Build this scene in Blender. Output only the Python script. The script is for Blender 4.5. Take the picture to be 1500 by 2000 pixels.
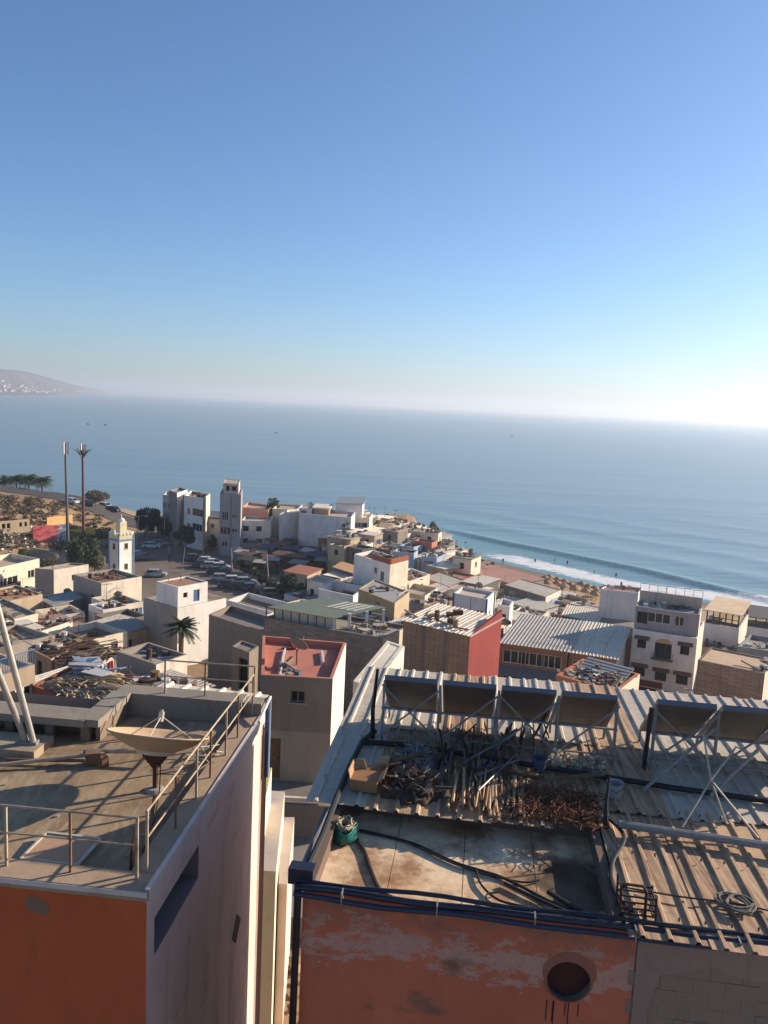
import bpy, bmesh, math, random
from mathutils import Vector, Matrix, noise
random.seed(7)
for o in list(bpy.data.objects): bpy.data.objects.remove(o, do_unlink=True)
SC = bpy.context.scene; COL = SC.collection
# ------------------------------------------------------------------ camera
FPX, CAMH = 1560.0, 43.0
ROLL = math.atan(62/1300.0)
PITCH = math.radians(7.712)
cR, sR, cP, sP = math.cos(ROLL), math.sin(ROLL), math.cos(PITCH), math.sin(PITCH)
RGT = Vector((1,0,0)); FWD = Vector((0,cP,-sP)); DWN = Vector((0,-sP,-cP))
cam_d = bpy.data.cameras.new('camera'); cam = bpy.data.objects.new('camera', cam_d); COL.objects.link(cam)
cX = RGT*cR - DWN*sR; cY = -(RGT*sR + DWN*cR); cZ = -FWD
cam.matrix_world = Matrix(((cX.x,cY.x,cZ.x,0),(cX.y,cY.y,cZ.y,0),(cX.z,cY.z,cZ.z,CAMH),(0,0,0,1)))
cam_d.sensor_fit = 'VERTICAL'; cam_d.sensor_height = 24.0; cam_d.lens = 24.0*FPX/2000.0
cam_d.clip_start = 0.1; cam_d.clip_end = 60000
SC.camera = cam
# ------------------------------------------------------------------ sky, sun, exposure
SUN_AZ, SUN_EL = 63.0, 19.5; HAZE = 0.00022
world = bpy.data.worlds.new('World'); SC.world = world; world.use_nodes = True
wn = world.node_tree; wn.nodes.clear()
sky = wn.nodes.new('ShaderNodeTexSky'); sky.sky_type = 'NISHITA'; sky.sun_disc = False
sky.sun_elevation = math.radians(SUN_EL); sky.sun_rotation = math.radians(SUN_AZ)
sky.altitude = 0; sky.air_density = 0.95; sky.dust_density = 0.6; sky.ozone_density = 6.0
bg = wn.nodes.new('ShaderNodeBackground'); bg.inputs['Strength'].default_value = 0.076
wo = wn.nodes.new('ShaderNodeOutputWorld')
wn.links.new(sky.outputs[0], bg.inputs[0]); wn.links.new(bg.outputs[0], wo.inputs[0])
sun_d = bpy.data.lights.new('sun', 'SUN'); sun_d.energy = 4.0; sun_d.angle = math.radians(0.55); sun_d.color = (1.0, 0.86, 0.70)
sun = bpy.data.objects.new('sun', sun_d); COL.objects.link(sun)
az, el = math.radians(SUN_AZ), math.radians(SUN_EL)
SUNV = Vector((math.sin(az)*math.cos(el), math.cos(az)*math.cos(el), math.sin(el)))
sun.rotation_euler = SUNV.to_track_quat('Z', 'Y').to_euler()
sun.location = (60, 20, 120)
SC.view_settings.view_transform = 'Standard'; SC.view_settings.look = 'None'
SC.view_settings.exposure = 1.1; SC.view_settings.gamma = 1.0; SC.view_settings.use_curve_mapping = False
SC.render.engine = 'CYCLES'
SC.cycles.max_bounces = 6; SC.cycles.volume_bounces = 0

# ------------------------------------------------------------------ layout helpers: a direction of sight met with a level or a distance
def ray(px, py):
    u, v = px-750.0, py-1000.0
    d = RGT*(cR*u+sR*v) + DWN*(-sR*u+cR*v) + FWD*FPX
    return d.normalized()
def Z(px, py, z):
    d = ray(px, py); return Vector((0,0,CAMH)) + d*((z-CAMH)/d.z)
def Y(px, py, y):
    d = ray(px, py); return Vector((0,0,CAMH)) + d*(y/d.y)
# ------------------------------------------------------------------ terrain function
SHORE = [(-900,420),(-400,330),(-200,285),(-124,262),(-73,236),(-40,240),(0,262),(14,272),(21,262),(22,246),(26,232),(36,219),(56,195),(79,184),(89,179),(140,160),(300,110),(600,0)]
LANDP = [(-5000,420)]+SHORE+[(600,-3000),(-5000,-3000)]
PROF = [(-200,34),(-20,28),(5,26.3),(20,25.2),(32,24.2),(45,20.5),(60,17),(80,13),(100,10.4),(122,8),(192,8),(215,8),(240,8.5),(400,8)]
def lerp_tab(t, x):
    if x <= t[0][0]: return t[0][1]
    for (a,b),(c,d) in zip(t, t[1:]):
        if x <= c: return b+(d-b)*(x-a)/(c-a)
    return t[-1][1]
def sstep(a, b, x):
    t = max(0.0, min(1.0, (x-a)/(b-a))); return t*t*(3-2*t)
def shore_d(x, y):
    best = 1e9; side = 1
    for (x0,y0),(x1,y1) in zip(SHORE, SHORE[1:]):
        dx, dy = x1-x0, y1-y0; L = dx*dx+dy*dy
        t = max(0.0, min(1.0, ((x-x0)*dx+(y-y0)*dy)/L))
        qx, qy = x-(x0+t*dx), y-(y0+t*dy); d = qx*qx+qy*qy
        if d < best-1e-9:
            best = d
    ins = False; P_ = LANDP; j = len(P_)-1
    for i in range(len(P_)):
        xi, yi = P_[i]; xj, yj = P_[j]
        if (yi > y) != (yj > y) and x < (xj-xi)*(y-yi)/(yj-yi)+xi: ins = not ins
        j = i
    return math.sqrt(best) if ins else -math.sqrt(best)
def G(x, y):
    d = shore_d(x, y)
    z = lerp_tab(PROF, y)
    hill = sstep(-62, -92, x)*sstep(112, 165, y)
    z += hill*(6.5 + 3.0*sstep(-90,-260,x) - 3.0*sstep(190,262,y))
    z += 2.5*hill*(noise.noise(Vector((x*0.03, y*0.04, 1.3)))) + hill*0.8*noise.noise(Vector((x*0.13, y*0.13, 4.3)))
    beach = sstep(2, 22, x)
    cap_b = max(-2.5, d*0.05) if d < 34 else 1.7+(d-34)*0.11
    cap_c = max(-2.5, d*0.9) if d > 0 else max(-2.5, d*0.2)
    cap = cap_c*(1-beach)+cap_b*beach
    return min(z, cap)
def PG(px, py, h=0.0):
    """where the line of sight comes down to h above the ground"""
    d = ray(px, py); c = Vector((0,0,CAMH)); t = 5.0
    while t < 900:
        p = c+d*t
        if p.z <= G(p.x, p.y)+h: break
        t += 0.5
    return c+d*t
# ------------------------------------------------------------------ materials
def lin(c):
    return tuple((v/255/12.92 if v/255 <= 0.04045 else ((v/255+0.055)/1.055)**2.4) for v in c)
MATS = {}
class NT:
    def __init__(s, name):
        s.m = bpy.data.materials.new(name); s.m.use_nodes = True; s.t = s.m.node_tree; s.t.nodes.clear()
        s.out = s.n('ShaderNodeOutputMaterial'); s.b = s.n('ShaderNodeBsdfPrincipled'); s.l(s.b.outputs[0], s.out.inputs[0])
        g = s.n('ShaderNodeNewGeometry'); s.pos = g.outputs['Position']; s.geo = g
    def n(s, t): return s.t.nodes.new(t)
    def l(s, a, b): s.t.links.new(a, b)
    def mapping(s, scale=(1,1,1), rot=(0,0,0), src=None):
        m = s.n('ShaderNodeMapping'); m.inputs['Scale'].default_value = scale; m.inputs['Rotation'].default_value = rot
        s.l(src or s.pos, m.inputs['Vector']); return m.outputs[0]
    def noise(s, scale, detail=5, rough=0.55, vec=None, dist=0.0):
        k = s.n('ShaderNodeTexNoise'); k.inputs['Scale'].default_value = scale; k.inputs['Detail'].default_value = detail
        k.inputs['Roughness'].default_value = rough; k.inputs['Distortion'].default_value = dist
        s.l(vec or s.pos, k.inputs['Vector']); return k.outputs['Fac']
    def ramp(s, fac, stops):
        r = s.n('ShaderNodeValToRGB'); e = r.color_ramp.elements
        while len(e) < len(stops): e.new(0.5)
        for i, (p, c) in enumerate(stops):
            e[i].position = p; e[i].color = (c, c, c, 1) if isinstance(c, (int, float)) else (*c, 1)
        s.l(fac, r.inputs[0]); return r.outputs[0]
    def mix(s, fac, a, b, mode='MIX'):
        x = s.n('ShaderNodeMix'); x.data_type = 'RGBA'; x.blend_type = mode
        for sock, v in ((x.inputs[0], fac), (x.inputs[6], a), (x.inputs[7], b)):
            if isinstance(v, (int, float)): sock.default_value = v
            elif isinstance(v, tuple): sock.default_value = (*v, 1)
            else: s.l(v, sock)
        return x.outputs[2]
    def math(s, op, a, b=0.0):
        x = s.n('ShaderNodeMath'); x.operation = op
        for sock, v in ((x.inputs[0], a), (x.inputs[1], b)):
            if isinstance(v, (int, float)): sock.default_value = v
            else: s.l(v, sock)
        return x.outputs[0]
    def bump(s, h, strength=0.3, dist=0.02):
        b = s.n('ShaderNodeBump'); b.inputs['Strength'].default_value = strength; b.inputs['Distance'].default_value = dist
        s.l(h, b.inputs['Height']); s.l(b.outputs[0], s.b.inputs['Normal'])
    def done(s, color, rough=0.9, metal=0.0, spec=0.3):
        for k, v in (('Base Color', color), ('Roughness', rough), ('Metallic', metal), ('Specular IOR Level', spec)):
            if isinstance(v, (int, float)): s.b.inputs[k].default_value = v
            elif isinstance(v, tuple): s.b.inputs[k].default_value = (*v, 1)
            else: s.l(v, s.b.inputs[k])
        return s.m
def sc3(c, k): return tuple(max(0, min(1, v*k)) for v in c)
def plaster(c, dirt=0.45, key='plaster'):
    """weathered painted render: c = sRGB 0..255"""
    k = (key, c, dirt)
    if k in MATS: return MATS[k]
    t = NT('%s_%d_%d_%d' % ((key,)+c)); base = tuple(min(0.82, v*1.17+0.012) for v in lin(c))
    n1 = t.noise(0.45, 6, 0.6); n2 = t.noise(1.0, 6, 0.65, t.mapping((1.6,1.6,0.22))); n3 = t.noise(3.2, 6, 0.7)
    col = t.mix(t.ramp(n1, [(0.3,0.0),(0.7,1.0)]), sc3(base,0.86), sc3(base,1.08))
    grime = tuple(0.55*b+0.45*g for b, g in zip(sc3(base,0.45), (0.16,0.13,0.10)))
    col = t.mix(t.math('MULTIPLY', t.ramp(n2, [(0.52,0.0),(0.78,1.0)]), dirt), col, grime)
    col = t.mix(t.math('MULTIPLY', t.ramp(n3, [(0.6,0.0),(0.72,1.0)]), dirt*0.6), col, sc3(grime,0.8))
    n4 = t.noise(0.9, 8, 0.75, t.mapping((1,1,1.6))); col = t.mix(t.math('MULTIPLY', t.ramp(n4, [(0.60,0.0),(0.625,1.0)]), dirt*0.7), col, t.mix(n3, sc3(base,0.62), (0.30,0.26,0.22)))
    t.bump(t.noise(9, 8, 0.75), 0.45, 0.02)
    MATS[k] = t.done(col, 0.92, 0, 0.15); return MATS[k]
def plain(name, c, rough=0.6, metal=0.0, var=0.12, scale=6.0, spec=0.4):
    k = ('plain', name)
    if k in MATS: return MATS[k]
    t = NT(name); base = lin(c)
    col = t.mix(t.ramp(t.noise(scale, 6, 0.65), [(0.3,0.0),(0.7,1.0)]), sc3(base,1-var), sc3(base,1+var))
    MATS[k] = t.done(col, rough, metal, spec); return MATS[k]
def rusty(name, c, rust=0.5, rough=0.55, metal=0.25, stretch=(6,0.5,6), rot=0.0, rustcol=(0.20,0.085,0.035), lo=0.50):
    k = ('rusty', name)
    if k in MATS: return MATS[k]
    t = NT(name); base = tuple(min(0.8, v*1.25+0.01) for v in lin(c))
    v = t.mapping(stretch, (0,0,rot))
    n1 = t.noise(0.9, 7, 0.65, v); n2 = t.noise(0.7, 6, 0.6); n3 = t.noise(7, 5, 0.7)
    col = t.mix(t.ramp(n3, [(0.3,0.0),(0.75,1.0)]), sc3(base,0.78), sc3(base,1.08))
    f = t.math('MULTIPLY', t.ramp(n1, [(lo,0.0),(lo+0.16,1.0)]), t.ramp(n2, [(0.52-0.25*rust,0.0),(0.72-0.25*rust,1.0)]))
    col = t.mix(t.math('MULTIPLY', f, min(1.0, 0.5+rust*0.6)), col, t.mix(n3, sc3(rustcol,0.5), sc3(rustcol,1.5)))
    col = t.mix(t.math('MULTIPLY', t.ramp(t.noise(2.2,6,0.7), [(0.58,0.0),(0.7,1.0)]), 0.45), col, (0.10,0.085,0.07))
    t.bump(n3, 0.15, 0.01)
    MATS[k] = t.done(col, rough, metal, 0.4); return MATS[k]
def brick_mat(name, c, mortar, w=0.4, h=0.2, rotz=0.0, dirt=0.5):
    """coursed blockwork too far away to pick apart; the wall runs along x turned by rotz"""
    k = ('brick', name)
    if k in MATS: return MATS[k]
    t = NT(name); base = tuple(min(0.8, v*1.25) for v in lin(c))
    v = t.mapping((1,1,1), (0,0,rotz)); sep = t.n('ShaderNodeSeparateXYZ'); t.l(v, sep.inputs[0])
    cmb = t.n('ShaderNodeCombineXYZ'); t.l(t.math('ADD', sep.outputs[0], sep.outputs[1]), cmb.inputs[0]); t.l(sep.outputs[2], cmb.inputs[1])
    b = t.n('ShaderNodeTexBrick'); b.inputs['Scale'].default_value = 1; b.inputs['Brick Width'].default_value = w; b.inputs['Row Height'].default_value = h
    b.inputs['Mortar Size'].default_value = 0.014; b.inputs['Color1'].default_value = (*sc3(base,0.8),1); b.inputs['Color2'].default_value = (*sc3(base,1.15),1)
    b.inputs['Mortar'].default_value = (*lin(mortar),1); t.l(cmb.outputs[0], b.inputs['Vector'])
    col = t.mix(t.math('MULTIPLY', t.ramp(t.noise(0.5,6,0.65,t.mapping((1.5,1.5,0.4))), [(0.45,0.0),(0.75,1.0)]), dirt), b.outputs[0], sc3(base,0.4))
    t.bump(b.outputs['Fac'], -0.4, 0.01)
    MATS[k] = t.done(col, 0.95, 0, 0.1); return MATS[k]
GLASS = plain('dark_glass', (26,30,34), 0.12, 0, 0.2, 1.0, 0.5)
DARK = plain('dark_interior', (24,22,20), 0.9)
CONC = plaster((150,140,126), 0.5, 'concrete')
CONC_D = plaster((112,104,94), 0.6, 'concrete')
ROOFC = plaster((168,150,128), 0.6, 'roof')
ROOFG = plaster((132,124,114), 0.6, 'roof')
WOOD = plain('weathered_wood', (112,84,58), 0.85, 0, 0.35, 9)
WOODD = plain('brown_wood', (84,58,40), 0.85, 0, 0.35, 9)
STEEL = plain('grey_steel', (134,131,126), 0.65, 0.1, 0.25, 14)
STEELD = plain('dark_steel', (66,66,68), 0.6, 0.2, 0.25, 14)
WHITEP = plain('white_paint', (206,204,198), 0.6, 0, 0.1, 8)
BLUEP = plain('blue_paint', (66,98,138), 0.6, 0, 0.15, 8)
# ------------------------------------------------------------------ mesh helpers
class MB:
    def __init__(s): s.v = []; s.f = []; s.m = []
    def add(s, vs, fs, mi=0):
        b = len(s.v); s.v += [Vector(v) for v in vs]; s.f += [tuple(i+b for i in f) for f in fs]; s.m += [mi]*len(fs)
    def quad(s, a, b, c, d, mi=0): s.add([a,b,c,d], [(0,1,2,3)], mi)
    def obox(s, o, e1, e2, e3, mi=0):
        o, e1, e2, e3 = Vector(o), Vector(e1), Vector(e2), Vector(e3)
        if e1.cross(e2).dot(e3) < 0: e1, e2 = e2, e1
        v = [o, o+e1, o+e1+e2, o+e2, o+e3, o+e1+e3, o+e1+e2+e3, o+e2+e3]
        s.add(v, [(3,2,1,0),(4,5,6,7),(0,1,5,4),(1,2,6,5),(2,3,7,6),(3,0,4,7)], mi)
    def box(s, c, size, rz=0.0, mi=0):
        a, b = math.cos(rz), math.sin(rz); e1 = Vector((a,b,0))*size[0]; e2 = Vector((-b,a,0))*size[1]; e3 = Vector((0,0,size[2]))
        s.obox(Vector(c)-e1/2-e2/2-e3/2, e1, e2, e3, mi)
    def prism(s, pts, z0, z1, mi=0, mtop=None):
        n = len(pts); b = [Vector((p[0],p[1],z0)) for p in pts]; t = [Vector((p[0],p[1],z1)) for p in pts]
        s.add(b+t, [(i,(i+1)%n,n+(i+1)%n,n+i) for i in range(n)], mi)
        s.add(t, [tuple(range(n))], mi if mtop is None else mtop); s.add(b, [tuple(reversed(range(n)))], mi)
    def tube(s, pts, r, n=8, mi=0, cap=True):
        pts = [Vector(p) for p in pts]; rr = r if isinstance(r, (list, tuple)) else [r]*len(pts)
        vs = []; up = None
        for i, p in enumerate(pts):
            d = (pts[min(i+1,len(pts)-1)]-pts[max(i-1,0)]).normalized()
            if up is None:
                up = Vector((0,0,1)) if abs(d.z) < 0.9 else Vector((1,0,0))
            a = d.cross(up)
            if a.length < 1e-4: a = d.orthogonal()
            a.normalize(); b = a.cross(d).normalized(); up = b
            for k in range(n):
                t = 2*math.pi*k/n; vs.append(p+(a*math.cos(t)+b*math.sin(t))*rr[i])
        fs = []
        for i in range(len(pts)-1):
            for k in range(n):
                fs.append((i*n+k, i*n+(k+1)%n, (i+1)*n+(k+1)%n, (i+1)*n+k))
        if cap: fs += [tuple(reversed(range(n))), tuple(range((len(pts)-1)*n, len(pts)*n))]
        s.add(vs, fs, mi)
    def bar(s, a, b, w, mi=0):
        a, b = Vector(a), Vector(b); d = (b-a).normalized(); u = Vector((0,0,1)) if abs(d.z) < 0.9 else Vector((0,1,0))
        x = d.cross(u).normalized()*w; y = x.cross(d).normalized()*w
        s.obox(a-x/2-y/2, x, y, b-a, mi)
    def lathe(s, prof, n, o, mi=0, axis=None):
        o = Vector(o); q = Vector((0,0,1)).rotation_difference(Vector(axis)) if axis else None
        vs = []
        for r, z in prof:
            for k in range(n):
                t = 2*math.pi*k/n; p = Vector((r*math.cos(t), r*math.sin(t), z))
                if q: p = q @ p
                vs.append(o+p)
        fs = [(i*n+k, i*n+(k+1)%n, (i+1)*n+(k+1)%n, (i+1)*n+k) for i in range(len(prof)-1) for k in range(n)]
        s.add(vs, fs, mi)
    def corr(s, o, along, across, pitch, rib_h, rib_w, thick=0.0, mi=0, tops=0.5):
        """trapezoidal sheet: ribs run along, repeat each pitch over across"""
        o, al, ac = Vector(o), Vector(along), Vector(across); W = ac.length; a = ac.normalized(); nrm = a.cross(al).normalized()
        if nrm.z < 0: nrm = -nrm
        pr = [(0.0,0.0)]; x = pitch*0.5
        while x < W-rib_w*0.4:
            pr += [(x-rib_w/2,0.0),(x-rib_w/2*tops,rib_h),(x+rib_w/2*tops,rib_h),(x+rib_w/2,0.0)]; x += pitch
        pr.append((W,0.0)); pr = [(min(W,max(0,u)),h) for u, h in pr]
        n = len(pr); v0 = [o+a*u+nrm*h for u, h in pr]; v1 = [p+al for p in v0]
        s.add(v0+v1, [(i,i+1,n+i+1,n+i) for i in range(n-1)], mi)
        if thick:
            w0 = [p-nrm*thick for p in v0]; w1 = [p-nrm*thick for p in v1]
            s.add(w0+w1, [(n+i,n+i+1,i+1,i) for i in range(n-1)], mi)
            s.add(v0+w0, [(i,n+i,n+i+1,i+1) for i in range(n-1)], mi); s.add(v1+w1, [(i+1,n+i+1,n+i,i) for i in range(n-1)], mi)
            s.add([v0[0],v1[0],w1[0],w0[0],v0[-1],v1[-1],w1[-1],w0[-1]], [(0,1,2,3),(7,6,5,4)], mi)
    def build(s, name, mats, parent=None, loc=None, smooth=False):
        if not isinstance(mats, (list, tuple)): mats = [mats]
        off = Vector((0,0,0))
        if parent is not None:
            r = parent
            while r.parent: r = r.parent
            off = r.location.copy()
        elif loc is not None: off = Vector(loc)
        me = bpy.data.meshes.new(name); me.from_pydata([tuple(v-off) for v in s.v], [], s.f)
        for m in mats: me.materials.append(m)
        me.polygons.foreach_set('material_index', s.m)
        if smooth: me.polygons.foreach_set('use_smooth', [True]*len(me.polygons))
        me.update()
        o = bpy.data.objects.new(name, me); COL.objects.link(o)
        if parent is not None: o.parent = parent
        elif loc is not None: o.location = off
        return o
def tag(o, label=None, cat=None, group=None, kind=None):
    if label: o['label'] = label
    if cat: o['category'] = cat
    if group: o['group'] = group
    if kind: o['kind'] = kind
    return o
def thing(name, label, cat, loc, group=None):
    o = bpy.data.objects.new(name, None); COL.objects.link(o); o.location = loc; o.empty_display_size = 0.3
    return tag(o, label, cat, group)
def copy_tree(o, parent=None):
    c = o.copy(); COL.objects.link(c); c.parent = parent
    for ch in list(o.children): copy_tree(ch, c)
    return c
def stuff(name, mb, mats, label, cat, loc=None):
    o = mb.build(name, mats, None, loc); tag(o, label, cat, kind='stuff'); return o
INFO2 = []
# ------------------------------------------------------------------ the ground, the sea, far hills
def ground_mat():
    t = NT('dry_earth')
    n1 = t.noise(0.05, 6, 0.6); n2 = t.noise(0.6, 8, 0.7); n3 = t.noise(5, 5, 0.7)
    col = t.mix(t.ramp(n1, [(0.35,0.0),(0.65,1.0)]), lin((134,104,74)), lin((162,130,96)))
    col = t.mix(t.ramp(n2, [(0.42,0.0),(0.7,1.0)]), col, lin((96,78,58)))
    col = t.mix(t.math('MULTIPLY', n3, 0.35), col, lin((196,176,146)))
    sep = t.n('ShaderNodeSeparateXYZ'); t.l(t.pos, sep.inputs[0])
    sand = t.mix(n2, lin((168,140,110)), lin((192,164,132)))
    wet = t.mix(t.ramp(t.math('ADD', t.math('MULTIPLY', sep.outputs[2], 0.6), t.math('MULTIPLY', n2, 0.12)), [(0.15,0.0),(0.5,1.0)]), lin((120,104,90)), sand)
    low = t.ramp(t.math('MULTIPLY', sep.outputs[2], 0.2), [(0.55,0.0),(0.8,1.0)])
    col = t.mix(low, wet, col)
    t.bump(n2, 0.5, 0.15)
    return t.done(col, 0.95, 0, 0.1)
def build_ground():
    xs = []; x = -900.0
    while x < 600: xs.append(x); x += 3.0 if -190 < x < 150 else 15.0
    ys = []; y = -150.0
    while y < 460: ys.append(y); y += 3.0 if 100 < y < 300 else 6.0
    mb = MB(); nx = len(xs)
    mb.add([(x,y,G(x,y)) for y in ys for x in xs], [(j*nx+i, j*nx+i+1, (j+1)*nx+i+1, (j+1)*nx+i) for j in range(len(ys)-1) for i in range(nx-1)])
    o = mb.build('ground', ground_mat(), smooth=True); tag(o, kind='structure')
build_ground()
def sea_mat():
    t = NT('sea_water')
    at = t.n('ShaderNodeAttribute'); at.attribute_name = 'foam'; foam = at.outputs['Fac']
    at2 = t.n('ShaderNodeAttribute'); at2.attribute_name = 'shallow'; shal = at2.outputs['Fac']
    nz = t.noise(0.42, 8, 0.72, t.mapping((0.7,1.4,1), (0,0,-0.55)), 0.8); nb = t.noise(0.06, 5, 0.6)
    f = t.ramp(t.math('ADD', foam, t.math('MULTIPLY', t.math('SUBTRACT', nz, 0.5), 1.5)), [(0.5,0.0),(0.78,1.0)])
    f = t.math('MULTIPLY', f, t.ramp(foam, [(0.02,0.0),(0.1,1.0)]))
    deep = t.mix(t.ramp(t.noise(0.0035, 4, 0.6, t.mapping((1,4,1),(0,0,0.15))), [(0.35,0.0),(0.65,1.0)]), (0.125,0.205,0.225), (0.150,0.235,0.250))
    col = t.mix(shal, deep, (0.10,0.24,0.23))
    col = t.mix(f, col, (0.70,0.70,0.68))
    rg = t.mix(f, (0.28,0.28,0.28), (0.9,0.9,0.9))
    # ripples running with the swell, finer towards the beach
    w1 = t.noise(0.10, 5, 0.6, t.mapping((0.35,1.5,1),(0,0,-0.28)))
    w2 = t.noise(0.45, 5, 0.65, t.mapping((0.4,1.4,1),(0,0,-0.2)))
    w3 = t.noise(0.012, 4, 0.55, t.mapping((0.25,2.0,1),(0,0,-0.18)))
    h = t.math('ADD', t.math('MULTIPLY', w1, 1.1), t.math('ADD', t.math('MULTIPLY', w2, 0.30), t.math('MULTIPLY', w3, 5.0)))
    t.bump(h, 0.30, 1.0)
    return t.done(col, rg, 0, 0.5)
BRK_ = [(-40,350),(21,278),(41.5,252.6),(72.5,220),(94,189),(130,150),(230,60)]
def brk_d(x, y):
    best = 1e9; sg = 1
    for (x0,y0),(x1,y1) in zip(BRK_, BRK_[1:]):
        dx, dy = x1-x0, y1-y0; t = max(0.0, min(1.0, ((x-x0)*dx+(y-y0)*dy)/(dx*dx+dy*dy))); qx, qy = x-x0-t*dx, y-y0-t*dy
        if qx*qx+qy*qy < best: best = qx*qx+qy*qy; sg = 1 if dx*qy-dy*qx > 0 else -1
    return sg*math.sqrt(best)
def build_sea():
    def axis(lo, hi, a, b, step, g):
        r = [a]; s = step
        while r[-1] < b: r.append(r[-1]+step)
        s = step
        while r[-1] < hi: s *= g; r.append(r[-1]+s)
        s = step
        while r[0] > lo: s *= g; r.insert(0, r[0]-s)
        return r
    xs = axis(-16000, 16000, -10, 190, 1.6, 1.12); ys = axis(60, 17000, 130, 310, 1.5, 1.10)
    mb = MB(); nx = len(xs); foam = []; shal = []
    vs = []
    for y in ys:
        for x in xs:
            near = -60 < x < 260 and y < 420
            d = -shore_d(x, y) if near else 999
            z = 0.0; f = 0.0; sh = 0.0
            if near and d > -20 and x > -12:
                wob = 3.5*noise.noise(Vector((x*0.03, y*0.03, 0.7)))
                k = sstep(0, 16, x)
                k2 = 1-sstep(185,230,x); k2 *= 1-sstep(320,360,y); u = brk_d(x, y)+wob*0.25
                kb = sstep(12,34,x)
                z += kb*k2*0.95*math.exp(-(u/(3.6 if u > 0 else 1.7))**2)
                for c2, a2 in ((24,0.30),(50,0.26),(82,0.22),(118,0.2)):
                    z += k*k2*a2*math.exp(-((u-c2-wob)/6.0)**2)
                k *= 1-sstep(230,244,y)
                f = k*0.84*math.exp(-((d-8.5-wob*0.5)/7.0)**4)
                f = max(f, k*0.30*math.exp(-((d-19)/5.0)**2))
                z += 0.12*f
                sh = math.exp(-max(0,d-4)/16.0)*0.9 + 0.35*kb*math.exp(-(u/4.0)**2)
            if not near: sh = 0.0
            else: sh = max(sh, 0.55*math.exp(-max(0.0,d)/40.0))
            vs.append((x,y,z)); foam.append(f); shal.append(min(1.0,sh))
    mb.add(vs, [(j*nx+i, j*nx+i+1, (j+1)*nx+i+1, (j+1)*nx+i) for j in range(len(ys)-1) for i in range(nx-1)])
    o = mb.build('sea_water', sea_mat(), smooth=True); tag(o, kind='structure')
    for nm, dat in (('foam', foam), ('shallow', shal)):
        a = o.data.attributes.new(nm, 'FLOAT', 'POINT'); a.data.foreach_set('value', dat)
build_sea()
def far_hill():
    pass
    t = NT('far_hill')
    n = t.noise(0.004, 7, 0.65)
    col = t.mix(t.ramp(n, [(0.35,0.0),(0.65,1.0)]), lin((70,64,66)), lin((96,86,84)))
    m = t.done(col, 1.0, 0, 0.0)
    # ridge falls from the left edge of the view to the point
    P0 = Z(-700, 742, 0); base = [(-900,771),(-300,771.5),(-100,772),(0,772),(60,771.5),(110,770),(150,768),(185,766.5),(215,765.6)]
    tops = [(-900,690),(-300,694),(-100,710),(0,721),(40,724),(80,733),(110,742),(140,751),(215,765.4)]
    mb = MB(); rows = []
    nn = 60
    for i in range(nn+1):
        u = -900+1115*i/nn
        def it(tb): return lerp_tab(tb, u)
        b = Z(u, it(base), 0); yb = min(b.y, 9000); b = Z(u, 772-4*sstep(100,215,u), 0)
        yb = b.y
        ridge = Y(u, it(tops), yb*1.18+150)
        col_ = []
        for j in range(9):
            f = j/8.0; p = Vector((b.x,b.y,-2)).lerp(ridge, f)
            p.z = -2+(ridge.z+2)*(f**1.35)
            p.z += (ridge.z*0.10)*noise.noise(Vector((p.x*0.004,p.y*0.004,f*2)))*min(f*(1-f)*4,1)
            col_.append(p)
        back = Vector((ridge.x*1.1, ridge.y*1.15, -2)); col_.append(back)
        rows.append(col_)
    k = len(rows[0]); mb.add([p for r in rows for p in r], [(i*k+j, (i+1)*k+j, (i+1)*k+j+1, i*k+j+1) for i in range(nn) for j in range(k-1)])
    o = mb.build('far_hills', m, smooth=True); tag(o, kind='structure')
    # the pale town along its foot: too far to pick apart
    tb = MB(); rnd = random.Random(3)
    for i in range(300):
        u = rnd.uniform(-120, 205)*1.0 if rnd.random() < 0.8 else rnd.uniform(-10,130)
        f = 0.18+abs(rnd.gauss(0, 0.2))
        i0 = (u+900)/1115*nn; ii = min(nn-1,int(i0)); jf = min(7.9, f*8); j = int(jf)
        p = rows[ii][j].lerp(rows[ii][j+1], jf-j).lerp(rows[ii+1][j].lerp(rows[ii+1][j+1], jf-j), i0-ii)
        if p.z < 2: p.z = 4
        w = rnd.uniform(8,20); hh = rnd.uniform(5,10); tb.box((p.x,p.y-6,p.z+hh*0.3), (w, w*0.8, hh), rnd.uniform(0,1.5), 0 if rnd.random() < 0.55 else 1)
    stuff('far_town', tb, [plaster((176,166,160),0.2), plaster((130,110,98),0.2)], 'pale far town scattered along the foot of the headland', 'town', rows[40][2])
    INFO2.append(max(p.z for r in rows for p in r))
    jb = MB()
    j0, j1 = Z(125,770.5,0), Z(212,770.5,0)
    for i in range(60):
        p = j0.lerp(j1, i/59.0); jb.box((p.x,p.y,1), (rnd.uniform(14,26), rnd.uniform(14,26), rnd.uniform(5,8)), rnd.uniform(0,3))
    stuff('rock_jetty', jb, plain('jetty_rock', (58,54,54), 0.95), 'dark low rock jetty reaching from the far headland', 'jetty', (j0.x,j0.y,0))
far_hill()
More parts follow.
